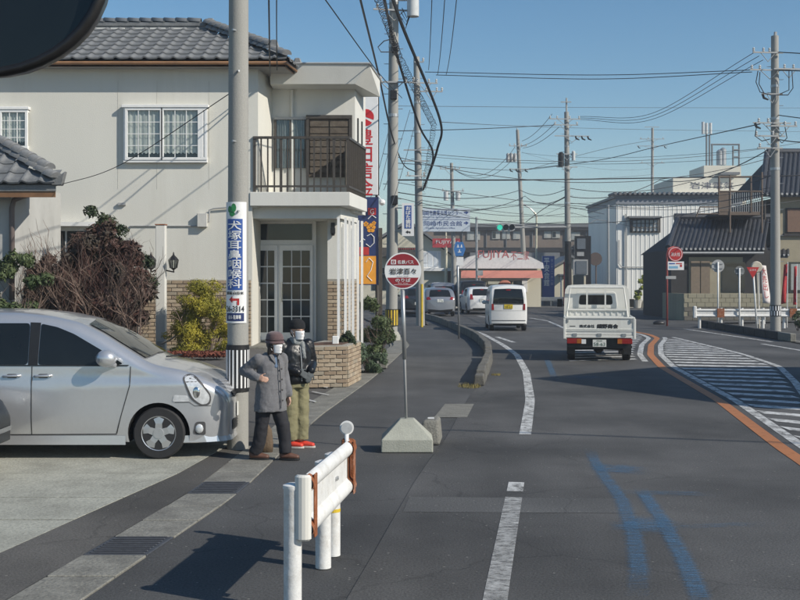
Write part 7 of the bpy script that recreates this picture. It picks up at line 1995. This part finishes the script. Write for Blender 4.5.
# small pale house behind the pole, with a red post
t = thing('small_pale_house', 'small pale gabled house between the blue sign and the dark sign frame', 'house', (P(568, 0, 98).x, 98, 0))
m = MB(); m.prism([P(552, 303, 98), P(592, 303, 98), P(592, 268, 98), P(572, 257, 98), P(552, 268, 98)], (0, 6, 0)); m.build('wall', CREAM, t)
m = MB(); m.prism([P(550, 270, 97.6), P(572, 257.5, 97.6), P(594, 270, 97.6), P(594, 268, 97.6), P(572, 255, 97.6), P(550, 268, 97.6)], (0, 7, 0)); m.build('roof', GREYR, t)
flat('window', 574, 275, 584, 286, 97.95, .045, PANE_DARK, t); block(t, 'porch', 560, 274, 570, 276, 96.6, 1.4, GREYR); m = MB(); m.tube([P(561, 276, 96.8), P(561, 303, 96.8)], .06, 5); m.build('porch_post', WHITE, t)
m = MB(); m.tube([(P(564.5, 0, 84).x, 84, 0), P(564.5, 262, 84)], .07, 8); tag(m.build('red_post', SIGN_RED, smooth=True), 'thin red post beside the dark wrapped utility pole', 'post')
# street lamp with pale mast
t = thing('street_lamp', 'thin pale street lamp mast right of the leaning pole', 'street lamp', (P(536, 0, 88).x, 88, 0))
m = MB(); m.tube([(P(536, 0, 88).x, 88, 0), P(536.5, 216, 88), P(534, 212, 88)], .075, 8); m.build('mast', M('cream_post'), t); m = MB(); m.tube([P(536, 214, 88), P(530, 208, 88), P(524, 205, 88)], .05, 6); m.ellipsoid(P(522, 204.5, 88), (.3, .15, .08), 10, 6); m.build('lamp_head', INSUL, t)
# thin grey post near the shop
t = thing('sign_post', 'thin grey post with a small round sign in front of the shop', 'sign', (P(476, 0, 78).x, 78, 0))
m = MB(); m.tube([(P(477, 0, 78).x, 78, 0), P(476.5, 217, 78)], .08, 8); m.build('mast', STEEL, t); m = MB(); m.box(P(480, 273, 77.9), (.4, .04, .35)); m.tube([P(480, 277, 77.95), (P(480, 0, 78).x, 77.95, 0)], .03, 6); m.build('small_plate', STEEL_P, t)
# far crash barrier
t = thing('far_guard_rail', 'white crash barrier far ahead between the boxy minivan and the truck', 'guard rail', (P(548, 0, 84).x, 84, 0))
m = MB(); m.box2((P(527, 0, 84).x, 84, P(0, 301, 84).z), (P(570, 0, 84).x, 84.06, P(0, 297, 84).z)); m.build('beam', RAILW, t, bevel=.03)
for px in (528, 539.5, 551, 562):
    m = MB(); m.tube([(P(px, 0, 84.12).x, 84.12, 0), P(px, 297, 84.12)], .06, 8); m.build('post', RAILW, t)
# dark sign frame with two grey panels
t = thing('signboard_tower', 'dark steel sign frame with two square grey panels left of the white building', 'sign', (P(585, 0, 76).x, 76, 0))
block(t, 'post', 586.5, 236, 591, 312, 76, .3, BLACKP, -.02); block(t, 'panel_frame', 575, 236, 587.5, 259, 75.8, .3, BLACKP); flat('grey_panel', 577, 238.5, 585.5, 249, 75.75, .04, M('grey_sign_panel', (.13, .15, .17), .4), t); flat('white_mark', 577, 252, 584, 256, 75.77, .02, STEEL_P, t)
block(t, 'panel_frame', 573.5, 259.5, 588, 275, 75.7, .3, STEEL_P); flat('grey_panel', 576, 261, 587, 274, 75.65, .04, M('grey_sign_panel'), t)
m = MB(); m.lathe([(.45, 0), (.45, .04)], 24, P(595.5, 259, 78), axis='y'); m.tube([P(596, 259, 78.1), (P(596, 0, 78.1).x, 78.1, 0)], .05, 6); tag(m.build('traffic_mirror', M('mirror_back', (.10, .075, .065), .6)), 'round brownish traffic mirror seen from behind on a post', 'traffic mirror')
m = MB(); m.tube([(P(608.5, 0, 74).x, 74, 0), P(608, 205, 74)], .09, 8); m.tube([P(608, 221, 74), P(596, 219.5, 74), P(588, 224, 74)], .035, 5); tag(m.build('steel_mast', STEEL, smooth=True, auto=50), 'slim grey steel mast standing before the shaded side wall', 'mast')

# ---------------------------------------------------------------- white corrugated building
QD = 80.5
CORR = M('white_corrugated', (.77, .77, .73), .6, .05, 1.0, stain=.2, stain_col=(.42, .41, .36), streak=True)
t = thing('corrugated_building', 'white corrugated metal building with one barred window', 'building', (P(670, 0, QD).x, QD, 0))
x0, x1 = P(616.5, 0, QD).x, P(742, 0, QD).x; zt_ = P(0, 204, QD).z
m = MB(); m.box2((x0, QD, -.02), (x1, QD + 12, zt_)); m.build('wall', CORR, t)
m = MB(); x = x0
while x < x1 - .1:
    m.prism([(x + .08, QD, .25), (x + .16, QD, .25), (x + .14, QD - .022, .25), (x + .10, QD - .022, .25)], (0, 0, zt_ - .3)); x += .32
o = m.build('cladding_rib', CORR, t); o['kind'] = 'stuff'
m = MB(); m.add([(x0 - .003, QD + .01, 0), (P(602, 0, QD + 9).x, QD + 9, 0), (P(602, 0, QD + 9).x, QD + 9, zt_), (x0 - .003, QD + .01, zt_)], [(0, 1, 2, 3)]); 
m.prism([(x0 - .01, QD + .0, 0), (P(602, 0, QD + 9).x, QD + 9, 0), (P(602, 0, QD + 9).x + .5, QD + 9, 0), (x0 + .3, QD + .3, 0)], (0, 0, zt_)); m.build('side_wall', M('shaded_side_wall', (.13, .135, .14), .8, .08, 1), t)  # shade on this side of the white building is put into its dark colour
block(t, 'roof_edge', 614, 195.5, 742, 198, QD - .2, 12.3, GREYR); block(t, 'roof_edge', 616, 198, 742, 204, QD - .1, 12.2, M('blue_grey_fascia', (.22, .24, .27), .6)); 
m = MB(); x = P(614.5, 0, QD).x
while x < P(742, 0, QD).x: m.tube([(x, QD - .45, P(0, 195, QD).z + .08), (x, QD + 2, P(0, 195, QD).z + .12)], .11, 6); x += .34
o = m.build('roof_rib', GREYR, t); o['kind'] = 'stuff'
block(t, 'plinth', 616.5, 300.5, 740, 308.5, QD - .08, .07, CONC_WALL, 0)
w_ = block(t, 'window', 630, 218, 660.5, 232.5, QD - .12, .1, BRONZE); flat('pane', 632, 220, 644.5, 231, QD - .14, .02, M('frosted_pane', (.42, .46, .47), .3), w_); flat('pane', 646, 220, 658.5, 231, QD - .14, .02, M('frosted_pane'), w_)
for k in range(7): flat('bar', 632.3 + k * 4.2, 219, 633.1 + k * 4.2, 232, QD - .2, .04, BRONZE, w_)
for k in range(2): flat('bar', 630.5, 223 + k * 4, 660, 223.7 + k * 4, QD - .21, .008, BRONZE, w_)
block(t, 'window_hood', 629, 216, 662, 218, QD - .6, .6, GREYR)
m = MB(); m.tube([P(626, 214, QD - .1), P(626, 298, QD - .1)], .05, 6); m.tube([P(619, 240, QD - .1), P(619, 264, QD - .1), P(622, 267, QD - .1), P(668, 267, QD - .1)], .035, 6); m.build('pipe', STEEL_P, t)
m = MB(); m.box(P(662, 246, QD - .2), (.35, .3, .2)); m.build('wire_bracket', BLACKP, t)
# lime shrub in a pot, small boxes at its foot
pt_ = P(637, 304, QD - 2.5); pz = 0.0
t = thing('potted_shrub', 'lime green potted shrub leaning against the corrugated wall', 'shrub', (pt_.x, QD - 2.5, 0))
m = MB(); m.lathe([(.25, 0), (.34, .5), (.36, .55)], 12, (pt_.x, QD - 2.5, 0)); m.build('pot', M('pale_pot', (.5, .48, .42), .8), t)
m = MB(); bl_ = []
for (px, py, rp_) in ((642, 281, 3.2), (641, 287, 3.6), (639, 293, 3.6), (637, 298, 3), (644, 277, 2)):
    c = P(px, py, QD - 2.4); k_ = rp_ / F * QD; bl_ += sub_blobs(c, (k_, k_, k_), 5, k_ * .6)
leaf_cloud(m, bl_, 1500, .10, .8); m.build('foliage', L_LIME, t); m = MB(); m.tube([(pt_.x, QD - 2.5, .5), P(639, 290, QD - 2.5)], .04, 5); m.build('stem', BARK, t)
for (px, w_, h_, lb) in ((630, .8, .55, 'left'), (648, .7, .4, 'right')):
    m = MB(); p = P(px, 0, QD - 1.8); m.box2((p.x - w_ / 2, QD - 1.8, 0), (p.x + w_ / 2, QD - 1.3, h_)); m.box2((p.x - w_ / 2 - .03, QD - 1.83, h_), (p.x + w_ / 2 + .03, QD - 1.27, h_ + .05)); tag(m.build('planter_box', M('pale_pot')), 'pale planter box at the wall foot, %s of the lime shrub' % lb, 'planter')

# ---------------------------------------------------------------- rooftop building with the electric company name
ED_ = 118
CREAM2 = M('pale_cream_wall', (.66, .63, .53), .9, .05, .5)
t = thing('electric_company_building', 'cream building with company name and antenna frame behind the corrugated roof', 'building', (P(710, 0, ED_).x, ED_, 0))
block(t, 'wall', 673, 178, 746, 290, ED_, 9, CREAM2, 0); block(t, 'penthouse', 704, 165.5, 741, 178.5, ED_ + .5, 6, CREAM2, None); block(t, 'canopy', 668, 194, 750, 199, ED_ - 1.5, 1.5, WHITE)
for k in range(7): flat('window', 681 + k * 9, 199.5, 688 + k * 9, 206, ED_ - .1, .09, PANE_DARK, t)
lettering('岩津電気', M('dim_sign_ink', (.12, .12, .15), .6), t, P(690, 189, ED_ - .03), P(734, 0, ED_) - P(690, 0, ED_), (0, 0, 7 / F * ED_))
block(t, 'hood', 721, 172, 740, 174.5, ED_ - .6, 1.1, GREYR)
fr = MB()
for (a, b) in (((706.5, 166), (706.5, 132)), ((709.5, 166), (709.5, 135)), ((712, 166), (712, 144)), ((739, 166), (739, 144)), ((733, 166), (733, 146)), ((711, 144.5), (739.5, 144.5)), ((733, 150), (739, 150)), ((733, 157), (739, 157))): fr.tube([P(*a, ED_ + 1), P(*b, ED_ + 1)], .09, 6)
fr.build('antenna_frame', GREYR, t)
m = MB(); m.lathe([(.34, 0), (.34, 1.4), (.1, 1.6)], 14, P(719.5, 165, ED_ + 1.2)); m.lathe([(.34, 0), (.34, 1.6), (.1, 1.8)], 14, P(723, 165, ED_ + 1.2)); m.build('tank', STEEL, t, smooth=True, auto=40)
m = MB()
for px in (703, 706.5, 710.5): m.tube([P(px, 122 + (1 if px > 704 else 0), ED_ + 1), P(px, 134, ED_ + 1)], .16, 8)
m.tube([P(703, 133, ED_ + 1), P(711, 133, ED_ + 1)], .05, 5); m.build('antenna', INSUL, t)

# ---------------------------------------------------------------- dark tiled houses on the right
RD = 57
DKWOOD = M('dark_timber', (.03, .028, .028), .8, .2, 6); BEIGE = M('beige_wall', (.33, .29, .205), .9, .1, 1.5, stain=.2)
def rib_roof(t, a, b, c, d_, n, r=.07):
    """tiled slope a-b along the eave, d_-c along the ridge, with n rolls"""
    m = MB(); m.add([a, b, c, d_, a - Vector((0, 0, .15)), b - Vector((0, 0, .15))], [(0, 1, 2, 3), (0, 4, 5, 1)]); rf = m.build('roof', TILE_DARK, t)
    m = MB()
    for k in range(n + 1):
        p, q = a.lerp(b, k / n), d_.lerp(c, k / n); m.tube([p, q], r, 6)
        m.lathe([(r * 1.15, 0), (r * 1.15, .05)], 8, p + Vector((0, -.06, 0)), axis='y')
    o = m.build('tile_roll', TILE_DARK, rf); o['kind'] = 'stuff'
    m = MB()
    for k in range(n + 1): p = a.lerp(b, k / n); m.lathe([(r * .8, 0), (r * .8, .02)], 8, p + Vector((0, -.085, 0)), axis='y')
    m.build('eave_tile_end', STEEL_P, rf)['kind'] = 'stuff'
    return rf
t = thing('dark_tiled_house', 'low house with dark tiled roof behind the block wall', 'house', (P(725, 0, RD).x, RD, 0))
x0 = P(673, 0, RD).x
m = MB(); m.box2((x0, RD + .4, 0), (P(775, 0, RD).x, RD + 7, P(0, 250, RD).z)); m.build('wall', DKWOOD, t)
x0b = P(689, 0, RD + .35).x; m = MB(); m.box2((x0b, RD + .36, .8), (P(745, 0, RD).x, RD + .4, P(0, 257, RD).z)); m.build('plaster_panel', BEIGE, t)
for (a, b) in ((691, 700), (701, 710)): flat('door_panel', a, 261, b, 296, RD + .30, .05, M('tan_board', (.20, .155, .11), .8), t)
flat('window', 722, 262, 745, 292, RD + .32, .03, PANE_DARK, t)
ridz = P(0, 219, RD + 4).z; A_ = P(683, 249, RD); B2 = P(763, 249, RD); C2 = Vector((P(768, 0, RD + 4).x, RD + 4, ridz)); D2 = Vector((P(678, 0, RD + 4).x, RD + 4, ridz))
A_ = P(668, 249, RD); rib_roof(t, A_, B2, C2, D2, 21, .075)
m = MB(); m.tube([D2 + Vector((-.2, 0, .1)), C2 + Vector((.2, 0, .1))], .2, 8); m.build('ridge', TILE_DARK, t)
m = MB(); m.tube([A_ + Vector((0, 0, .08)), D2 + Vector((0, 0, .08))], .14, 8); m.build('verge', TILE_DARK, t)
m = MB(); m.tube([A_ + Vector((.3, -.12, -.2)), B2 + Vector((0, -.12, -.2))], .06, 6); m.build('gutter_pipe', STEEL_P, t)
m = MB(); m.prism([(A_.x + .3, RD + .5, P(0, 252, RD).z), (A_.x + .3, RD + 8, P(0, 252, RD).z), (D2.x + .3, RD + 4, ridz - .2)], (.1, 0, 0)); m.build('gable', DKWOOD, t)
# steel balcony frame over the roof
FRM = M('brown_steel', (.13, .095, .07), .7, .15, 8)
t = thing('steel_balcony', 'brown steel balcony frame standing over the dark tiled roof', 'balcony', (P(740, 0, RD + 2).x, RD + 2, 3))
bd_ = RD + 2
m = MB(); m.box2((P(718.5, 0, bd_).x, bd_, P(0, 215, bd_).z), (P(762, 0, bd_).x, bd_ + 2.2, P(0, 211.5, bd_).z)); m.build('deck', FRM, t)
m = MB(); m.box2((P(718.5, 0, bd_).x, bd_ - .02, P(0, 211.5, bd_).z), (P(729, 0, bd_).x, bd_ + .03, P(0, 191.5, bd_).z)); m.build('screen_panel', FRM, t)
for k in range(14): px = 731 + k * 2.2; flat('baluster', px, 191, px + .5, 212, bd_ - .01, .03, STEEL_P, t)
m = MB()
for (a, b) in (((718.5, 191.5), (762, 191.5)), ((730, 175), (730, 240)), ((751, 177), (751, 212)), ((718.5, 177), (752, 177)), ((719, 177), (719, 213)), ((762, 172), (762, 252))): m.tube([P(*a, bd_), P(*b, bd_)], .05, 6)
m.tube([P(696, 217, bd_), P(700, 207, bd_), P(719, 207, bd_)], .04, 5); m.tube([P(698, 214, bd_ - .5), P(718, 214, bd_ - .5)], .04, 5); m.build('frame', FRM, t)
# taller house at the right edge
HD = 60.5
t = thing('beige_house', 'taller beige house with dark tiled roof at the right edge', 'house', (P(790, 0, HD).x, HD, 0))
m = MB(); m.box2((P(784, 0, HD).x, HD + .6, 0), (P(880, 0, HD).x, HD + 8, P(0, 196, HD).z)); m.build('wall', BEIGE, t)
m = MB(); m.box2((P(766, 0, HD).x, HD + 1.2, 0), (P(784, 0, HD).x - .02, HD + 7.8, P(0, 200, HD).z)); m.build('dark_wall', DKWOOD, t)
w_ = flat('window', 786, 208, 830, 233, HD + .52, .07, DKWOOD, t); flat('shutter', 787.5, 209, 829, 232, HD + .49, .03, M('brown_shutter', (.17, .10, .065), .7), w_)
flat('string_course', 784, 233.5, 830, 236, HD + .45, .14, DKWOOD, t); w_ = flat('window', 789, 262, 830, 293, HD + .53, .06, PANE_DARK, t); flat('pane', 791, 264, 815, 290, HD + .51, .02, M('hazy_pane'), w_)
A_ = P(762, 194, HD); B2 = P(880, 194, HD); C2 = P(880, 152, HD + 4); D2 = P(767, 152, HD + 4); rib_roof(t, A_, B2, C2, D2, 24, .08)
m = MB(); m.tube([D2, C2], .2, 8); m.build('ridge', TILE_DARK, t); m = MB(); m.tube([A_, D2], .15, 8); m.build('verge', TILE_DARK, t)
m = MB(); m.prism([(A_.x + .2, HD + .2, A_.z - .1), (A_.x + .2, HD + 7.8, A_.z - .1), (D2.x + .2, HD + 4, D2.z - .2)], (.1, 0, 0)); m.build('gable', DKWOOD, t)
rib_roof(t, P(757, 255, HD - .3), P(788, 255, HD - .3), P(788, 247, HD + 1.1), P(757, 247, HD + 1.1), 7, .07)
m = MB(); m.tube([P(765, 200, HD + .3), P(765, 296, HD + .3)], .05, 6); m.build('downpipe', BRONZE, t)
# block wall
WD = 55.5
t = thing('block_wall', 'weathered concrete block wall below the dark tiled house', 'wall', (P(730, 0, WD).x, WD, 0))
xa, xb = P(684, 0, WD).x, P(812, 0, WD).x; zw = P(0, 293.5, WD).z
m = MB(); m.box2((xa, WD, -.02), (xb, WD + .15, zw)); m.prism([(xa + .01, WD + .001, -.02), (P(662.5, 0, WD + 3).x, WD + 3, -.02), (P(662.5, 0, WD + 3).x + .15, WD + 3, -.02), (xa + .14, WD + .14, -.02)], (0, 0, zw + .02)); wl = m.build('core', CONC_WALL, t)
bm_key = {}
nbx = int((xb - xa) / .4); nbz = 6; bh_ = (zw - .02) / nbz
bme = bpy.data.meshes.new('block'); bmm = bmesh.new(); bmesh.ops.create_cube(bmm, size=1)
for v in bmm.verts: v.co = Vector((v.co.x * .388, v.co.y * .03, v.co.z * (bh_ - .012)))
bmesh.ops.bevel(bmm, geom=list(bmm.edges), offset=.008, segments=1, affect='EDGES'); bmm.to_mesh(bme); bmm.free(); bme.materials.append(CONC_WALL)
bme2 = bme.copy(); bme2.materials.clear(); bme2.materials.append(M('dark_block', (.13, .12, .10), .9, .2, 2))  # darker block colour for the lower courses
for j in range(nbz):
    for i in range(nbx):
        copy_piece('block', bme2 if j < 3 else bme, wl, Matrix.Translation((xa + .2 + i * .4 + (.2 if j % 2 else 0), WD - .008 + random.uniform(-.003, .003), bh_ * (j + .5) + .01)))

# ---------------------------------------------------------------- roadside things on the right
q = G(667, 326)
t = thing('hydrant_sign', 'round red fire hydrant sign on a red pole at the corner', 'sign', q)
m = MB(); m.tube([q, Vector((q.x, q.y, P(0, 254, q.y).z)), P(668.5, 248.5, q.y), P(674, 247, q.y)], .045, 8); m.build('pole', M('faded_red', (.34, .075, .065), .6, .2), t, smooth=True)
c = P(675.5, 254, q.y - .06); m = MB(); m.lathe([(.32, 0), (.32, .03)], 28, c, axis='y'); dk_ = m.build('disc', SIGN_RED, t)
m = MB(); n = 28; vs_ = [c + Vector((rr_ * math.cos(2 * math.pi * k / n), -.004, rr_ * math.sin(2 * math.pi * k / n))) for rr_ in (.27, .29) for k in range(n)]; m.add(vs_, [(k, (k + 1) % n, n + (k + 1) % n, n + k) for k in range(n)]); m.build('white_ring', SIGN_WHITE, dk_)
lettering('消火栓', SIGN_WHITE, dk_, c + Vector((-.2, -.006, -.1)), (.4, 0, 0), (0, 0, .17))
flat('plate', 667.8, 261.5, 684, 270, q.y - .05, .02, SIGN_WHITE, t); flat('plate_print', 669, 263, 675, 264.2, q.y - .056, .004, SIGN_BLUE, t); flat('plate_print', 669, 266, 678, 268.5, q.y - .056, .004, M('light_blue', (.2, .42, .6), .5), t); flat('plate_print', 676, 263, 682, 264, q.y - .056, .004, SIGN_RED, t); flat('plate_print', 680, 264.5, 682, 267, q.y - .056, .004, SIGN_RED, t)
flat('small_plate', 666, 276, 676, 279, q.y - .05, .02, STEEL_P, t)
# crash barrier on the right
gd = 47.0
t = thing('roadside_guard_rail', 'long white crash barrier in front of the block wall', 'guard rail', (P(750, 0, gd).x, gd, 0))
xa, xb = P(696, 0, gd).x, P(812, 0, gd).x; z0_, z1_ = P(0, 317, gd).z, P(0, 309, gd).z; zm_ = (z0_ + z1_) / 2; k_ = (z1_ - z0_) / .4
m = MB(); m.prism([(xa, gd - o_, zm_ + z_ * k_) for o_, z_ in prof] + [(xa, gd + .03, z1_), (xa, gd + .03, z0_)], (xb - xa, 0, 0)); m.build('beam', RAILW, t)
m = MB(); m.box2((xa - .12, gd - .08, z0_ - .05), (xa + .02, gd + .05, z1_ + .12)); m.build('end_cap', RAILW, t, bevel=.03)
for px in (717.5, 790): flat('rusty_joint', px, 308.5, px + 7, 317.5, gd - .11, .06, RUST, t)
for px in (699.5, 721, 742, 763, 784, 805):
    m = MB(); p = P(px, 0, gd + .1); m.tube([(p.x, gd + .1, 0), (p.x, gd + .1, z1_ + .04)], .06, 8); m.build('post', RAILW, t)
# sign posts seen from behind
def back_sign(name, label, px, base_y, top_y, disc_y, rpx, mat, lean=0, pmat=None, shape='disc'):
    b_ = G(px, base_y); t = thing(name, label, 'sign', b_); tp = P(px - lean, top_y, b_.y)
    m = MB(); m.tube([b_, tp], .035, 8); m.build('pole', pmat or WHITE, t, smooth=True)
    c_ = P(px - lean, disc_y, b_.y + .05); r_ = rpx / F * b_.y
    if shape == 'disc':
        m = MB(); m.lathe([(r_, 0), (r_, .02)], 26, c_, axis='y'); o_ = m.build('disc', mat, t)
        m = MB(); m.box(c_ + Vector((0, -.02, .1)), (r_ * 1.5, .02, .04)); m.box(c_ + Vector((0, -.02, -.1)), (r_ * 1.5, .02, .04)); m.build('back_rail', STEEL, o_)
    else:
        c_ = P(px - lean, disc_y, b_.y - .05); m = MB(); m.prism([c_ + Vector((-r_, 0, r_ * .85)), c_ + Vector((r_, 0, r_ * .85)), c_ + Vector((0, 0, -r_ * .95))], (0, .02, 0)); o_ = m.build('triangle', mat, t)
        lettering('止まれ', SIGN_WHITE, o_, c_ + Vector((-r_ * .55, -.006, r_ * .25)), (r_ * 1.1, 0, 0), (0, 0, r_ * .35))
    return t
back_sign('round_sign', 'grey back of a round sign on a white pole, nearest the hydrant sign', 718, 325, 262, 266, 6.4, STEEL_P)
back_sign('round_sign', 'dim grey round sign back on a thin white pole, left of the stop sign', 739.5, 328.5, 268, 271, 5, M('dim_sign_back', (.16, .17, .17), .6), 0)
back_sign('stop_sign', 'red triangular stop sign on a leaning white pole', 757, 330, 268, 272.5, 6.3, SIGN_RED, 4, shape='tri')
m = MB(); m.lathe([(.2, 0), (.24, .06)], 20, P(757, 267, 47), axis='y'); m.tube([P(757, 270, 47.05), (P(759.5, 0, 47.05).x, 47.05, 0)], .03, 6); tag(m.build('road_mirror', M('mirror_shell', (.5, .45, .36), .6)), 'small round road mirror behind the stop sign', 'traffic mirror')
def nobori(label, px, base_y, top_y, w, lean, mats, txt):
    b_ = G(px, base_y); d_ = b_.y; t = thing('banner', label, 'banner', b_, group='upright shop banners')
    m = MB(); m.tube([b_, P(px - lean * .3, top_y - 2, d_)], .018, 6); m.build('pole', WHITE, t)
    m = MB(); n = 14; l_, r2 = [], []
    y_end = top_y + (base_y - top_y) * .62
    for k in range(n + 1):
        f_ = k / n; yy = top_y + (y_end - top_y) * f_; wv = math.sin(f_ * 5 + px) * .08; l_.append(P(px + .4 + lean * f_ * .5, yy, d_ + wv)); r2.append(P(px + w + lean * f_, yy + .6, d_ + wv * 1.8 + .06))
    m.strip(l_, r2); o = m.build('cloth', mats[0], t, smooth=True); sd_ = o.modifiers.new('thickness', 'SOLIDIFY'); sd_.thickness = .006
    if txt:
        def fn(u, v):
            f_ = .06 + (1 - v) * .8; i_ = min(int(f_ * n), n - 1); fr_ = f_ * n - i_
            a_, b2 = l_[i_].lerp(l_[i_ + 1], fr_), r2[i_].lerp(r2[i_ + 1], fr_); return a_.lerp(b2, .15 + u * .7) + Vector((0, -.015, 0))
        lettering('大売出し', mats[1], t, (0, 0, 0), (1, 0, 0), (0, 0, 1), vertical=True, fn=fn)
CLOTHW = M('banner_white', (.62, .58, .56), .9); CLOTHR = M('banner_red', (.42, .035, .04), .9, .15)
nobori('white banner with red lettering left of the tall right utility pole', 760, 326.5, 265, 6, 5, (CLOTHW, CLOTHR), True)
nobori('red banner right of the tall right utility pole', 787, 327.5, 264, -3, -3, (CLOTHR, CLOTHW), False)
nobori('narrow red banner at the far right edge', 796.5, 328, 266, -2.4, -1, (CLOTHR, CLOTHW), False)
bush('edge_bush', 'small dark bush at the right edge behind the barrier', [(798, 318, 6), (802, 322, 6)], 45, 900, .06, L_GREEN, 0)
t = thing('metal_step', 'small white metal rack beside the barrier post', 'rack', G(761, 324)); m = MB(); b_ = G(761, 324)
for k in range(3): m.box(b_ + Vector((0, 0, .15 + .18 * k)), (.3, .2, .03))
for s in (-1, 1): m.box(b_ + Vector((s * .15, 0, .28)), (.03, .2, .56))
m.build('rack', WHITE, t)
m = MB(); b_ = G(659, 324.5); m.ellipsoid(b_ + Vector((0, 0, .06)), (.28, .15, .12), 12, 6); tag(m.build('rubber_stop', BLACKP, smooth=True), 'dark rubber wheel stop lying at the corner left of the hydrant sign', 'wheel stop')

# ---------------------------------------------------------------- house beyond the right edge; it shades the road
t = thing('corner_house', 'two storey house just beyond the right edge of the road', 'house', (17, 17.5, 0))
yc = 17.6
m = MB(); m.prism([(13.6, yc - 3, 0), (13.6, yc + 4.6, 0), (13.6, yc + 4.6, 5.7), (13.6, yc + .3, 8.0), (13.6, yc - 3, 6.0)], (9, 0, 0)); m.build('wall', BEIGE, t)
m = MB(); m.prism([(13.2, yc - 3.4, 5.7), (13.2, yc + .3, 8.05), (13.2, yc + 5.2, 5.45), (13.2, yc + 5.2, 5.6), (13.2, yc + .3, 8.2), (13.2, yc - 3.4, 5.85)], (9.8, 0, 0)); m.build('roof', TILE_DARK, t)
m = MB(); m.box2((13.55, yc - 1.5, 3.6), (13.6, yc + .2, 4.9)); m.build('window', PANE_DARK, t)

# ---------------------------------------------------------------- the bus's own round mirror at the top left
md = 1.25
c = P(-12, -32, md); rm = 112 / F * md
t = thing('bus_mirror', 'dark round bus mirror housing out of focus at the top left corner', 'mirror', c)
MIR = M('mirror_housing', (.010, .011, .012), .35, .2, 6, coat=.15)
vx = Vector((1, 0, 0)); vz = Vector((0, 0, 1))
m = MB(); secs_ = []
N1, N2 = 40, 10
vs_ = []
for j in range(N2 + 1):
    a = math.pi / 2 * j / N2
    for k in range(N1):
        b_ = 2 * math.pi * k / N1; rr_ = rm * math.cos(a) if j < N2 else .001
        e = 1 + .10 * math.cos(b_ - R(-25)) 
        vs_.append(c + Vector((rr_ * e * math.cos(b_), rm * .8 * math.sin(a), rr_ * .98 * math.sin(b_))))
m.add(vs_, [(j * N1 + k, j * N1 + (k + 1) % N1, (j + 1) * N1 + (k + 1) % N1, (j + 1) * N1 + k) for j in range(N2) for k in range(N1)])
m.build('housing', MIR, t, smooth=True)
m = MB(); vs_ = []
for rr_, dy in ((rm * 1.0, .0), (rm * 1.0, -.012), (rm * .93, -.012), (rm * .93, .004)):
    vs_ += [c + Vector((rr_ * (1 + .10 * math.cos(2 * math.pi * k / N1 - R(-25))) * math.cos(2 * math.pi * k / N1), dy, rr_ * .98 * math.sin(2 * math.pi * k / N1))) for k in range(N1)]
m.add(vs_, [(j * N1 + k, j * N1 + (k + 1) % N1, (j + 1) * N1 + (k + 1) % N1, (j + 1) * N1 + k) for j in range(3) for k in range(N1)]); m.build('rim', BLACKP, t, smooth=True)
m = MB(); m.add([c + Vector((rm * .935 * (1 + .10 * math.cos(2 * math.pi * k / N1 - R(-25))) * math.cos(2 * math.pi * k / N1), .002, rm * .92 * math.sin(2 * math.pi * k / N1))) for k in range(N1)], [tuple(range(N1))]); m.build('glass', M('mirror_glass', (.007, .009, .010), .12, .5, 5, metal=.0, spec=.5), t)
m = MB(); m.tube([c + Vector((-.02, .02, 0)), c + Vector((-.03, .05, rm * 1.6)), c + Vector((-.1, .02, rm * 4))], .014, 8); m.build('arm', BLACKP, t, smooth=True)

# ---------------------------------------------------------------- thin winter haze over the street
hz = MB(); hz.box2((-310, -70, -1.1), (310, 430, 21))
hz = hz.build('haze', [])
tag(hz, kind='stuff')
hm = bpy.data.materials.new('haze'); hm.use_nodes = True
hn = hm.node_tree; hn.nodes.clear()
ho = hn.nodes.new('ShaderNodeOutputMaterial'); pv = hn.nodes.new('ShaderNodeVolumePrincipled')
pv.inputs['Color'].default_value = (.86, .92, 1, 1); pv.inputs['Density'].default_value = .0011; pv.inputs['Anisotropy'].default_value = .2
hn.links.new(pv.outputs[0], ho.inputs['Volume']); hz.data.materials.append(hm)
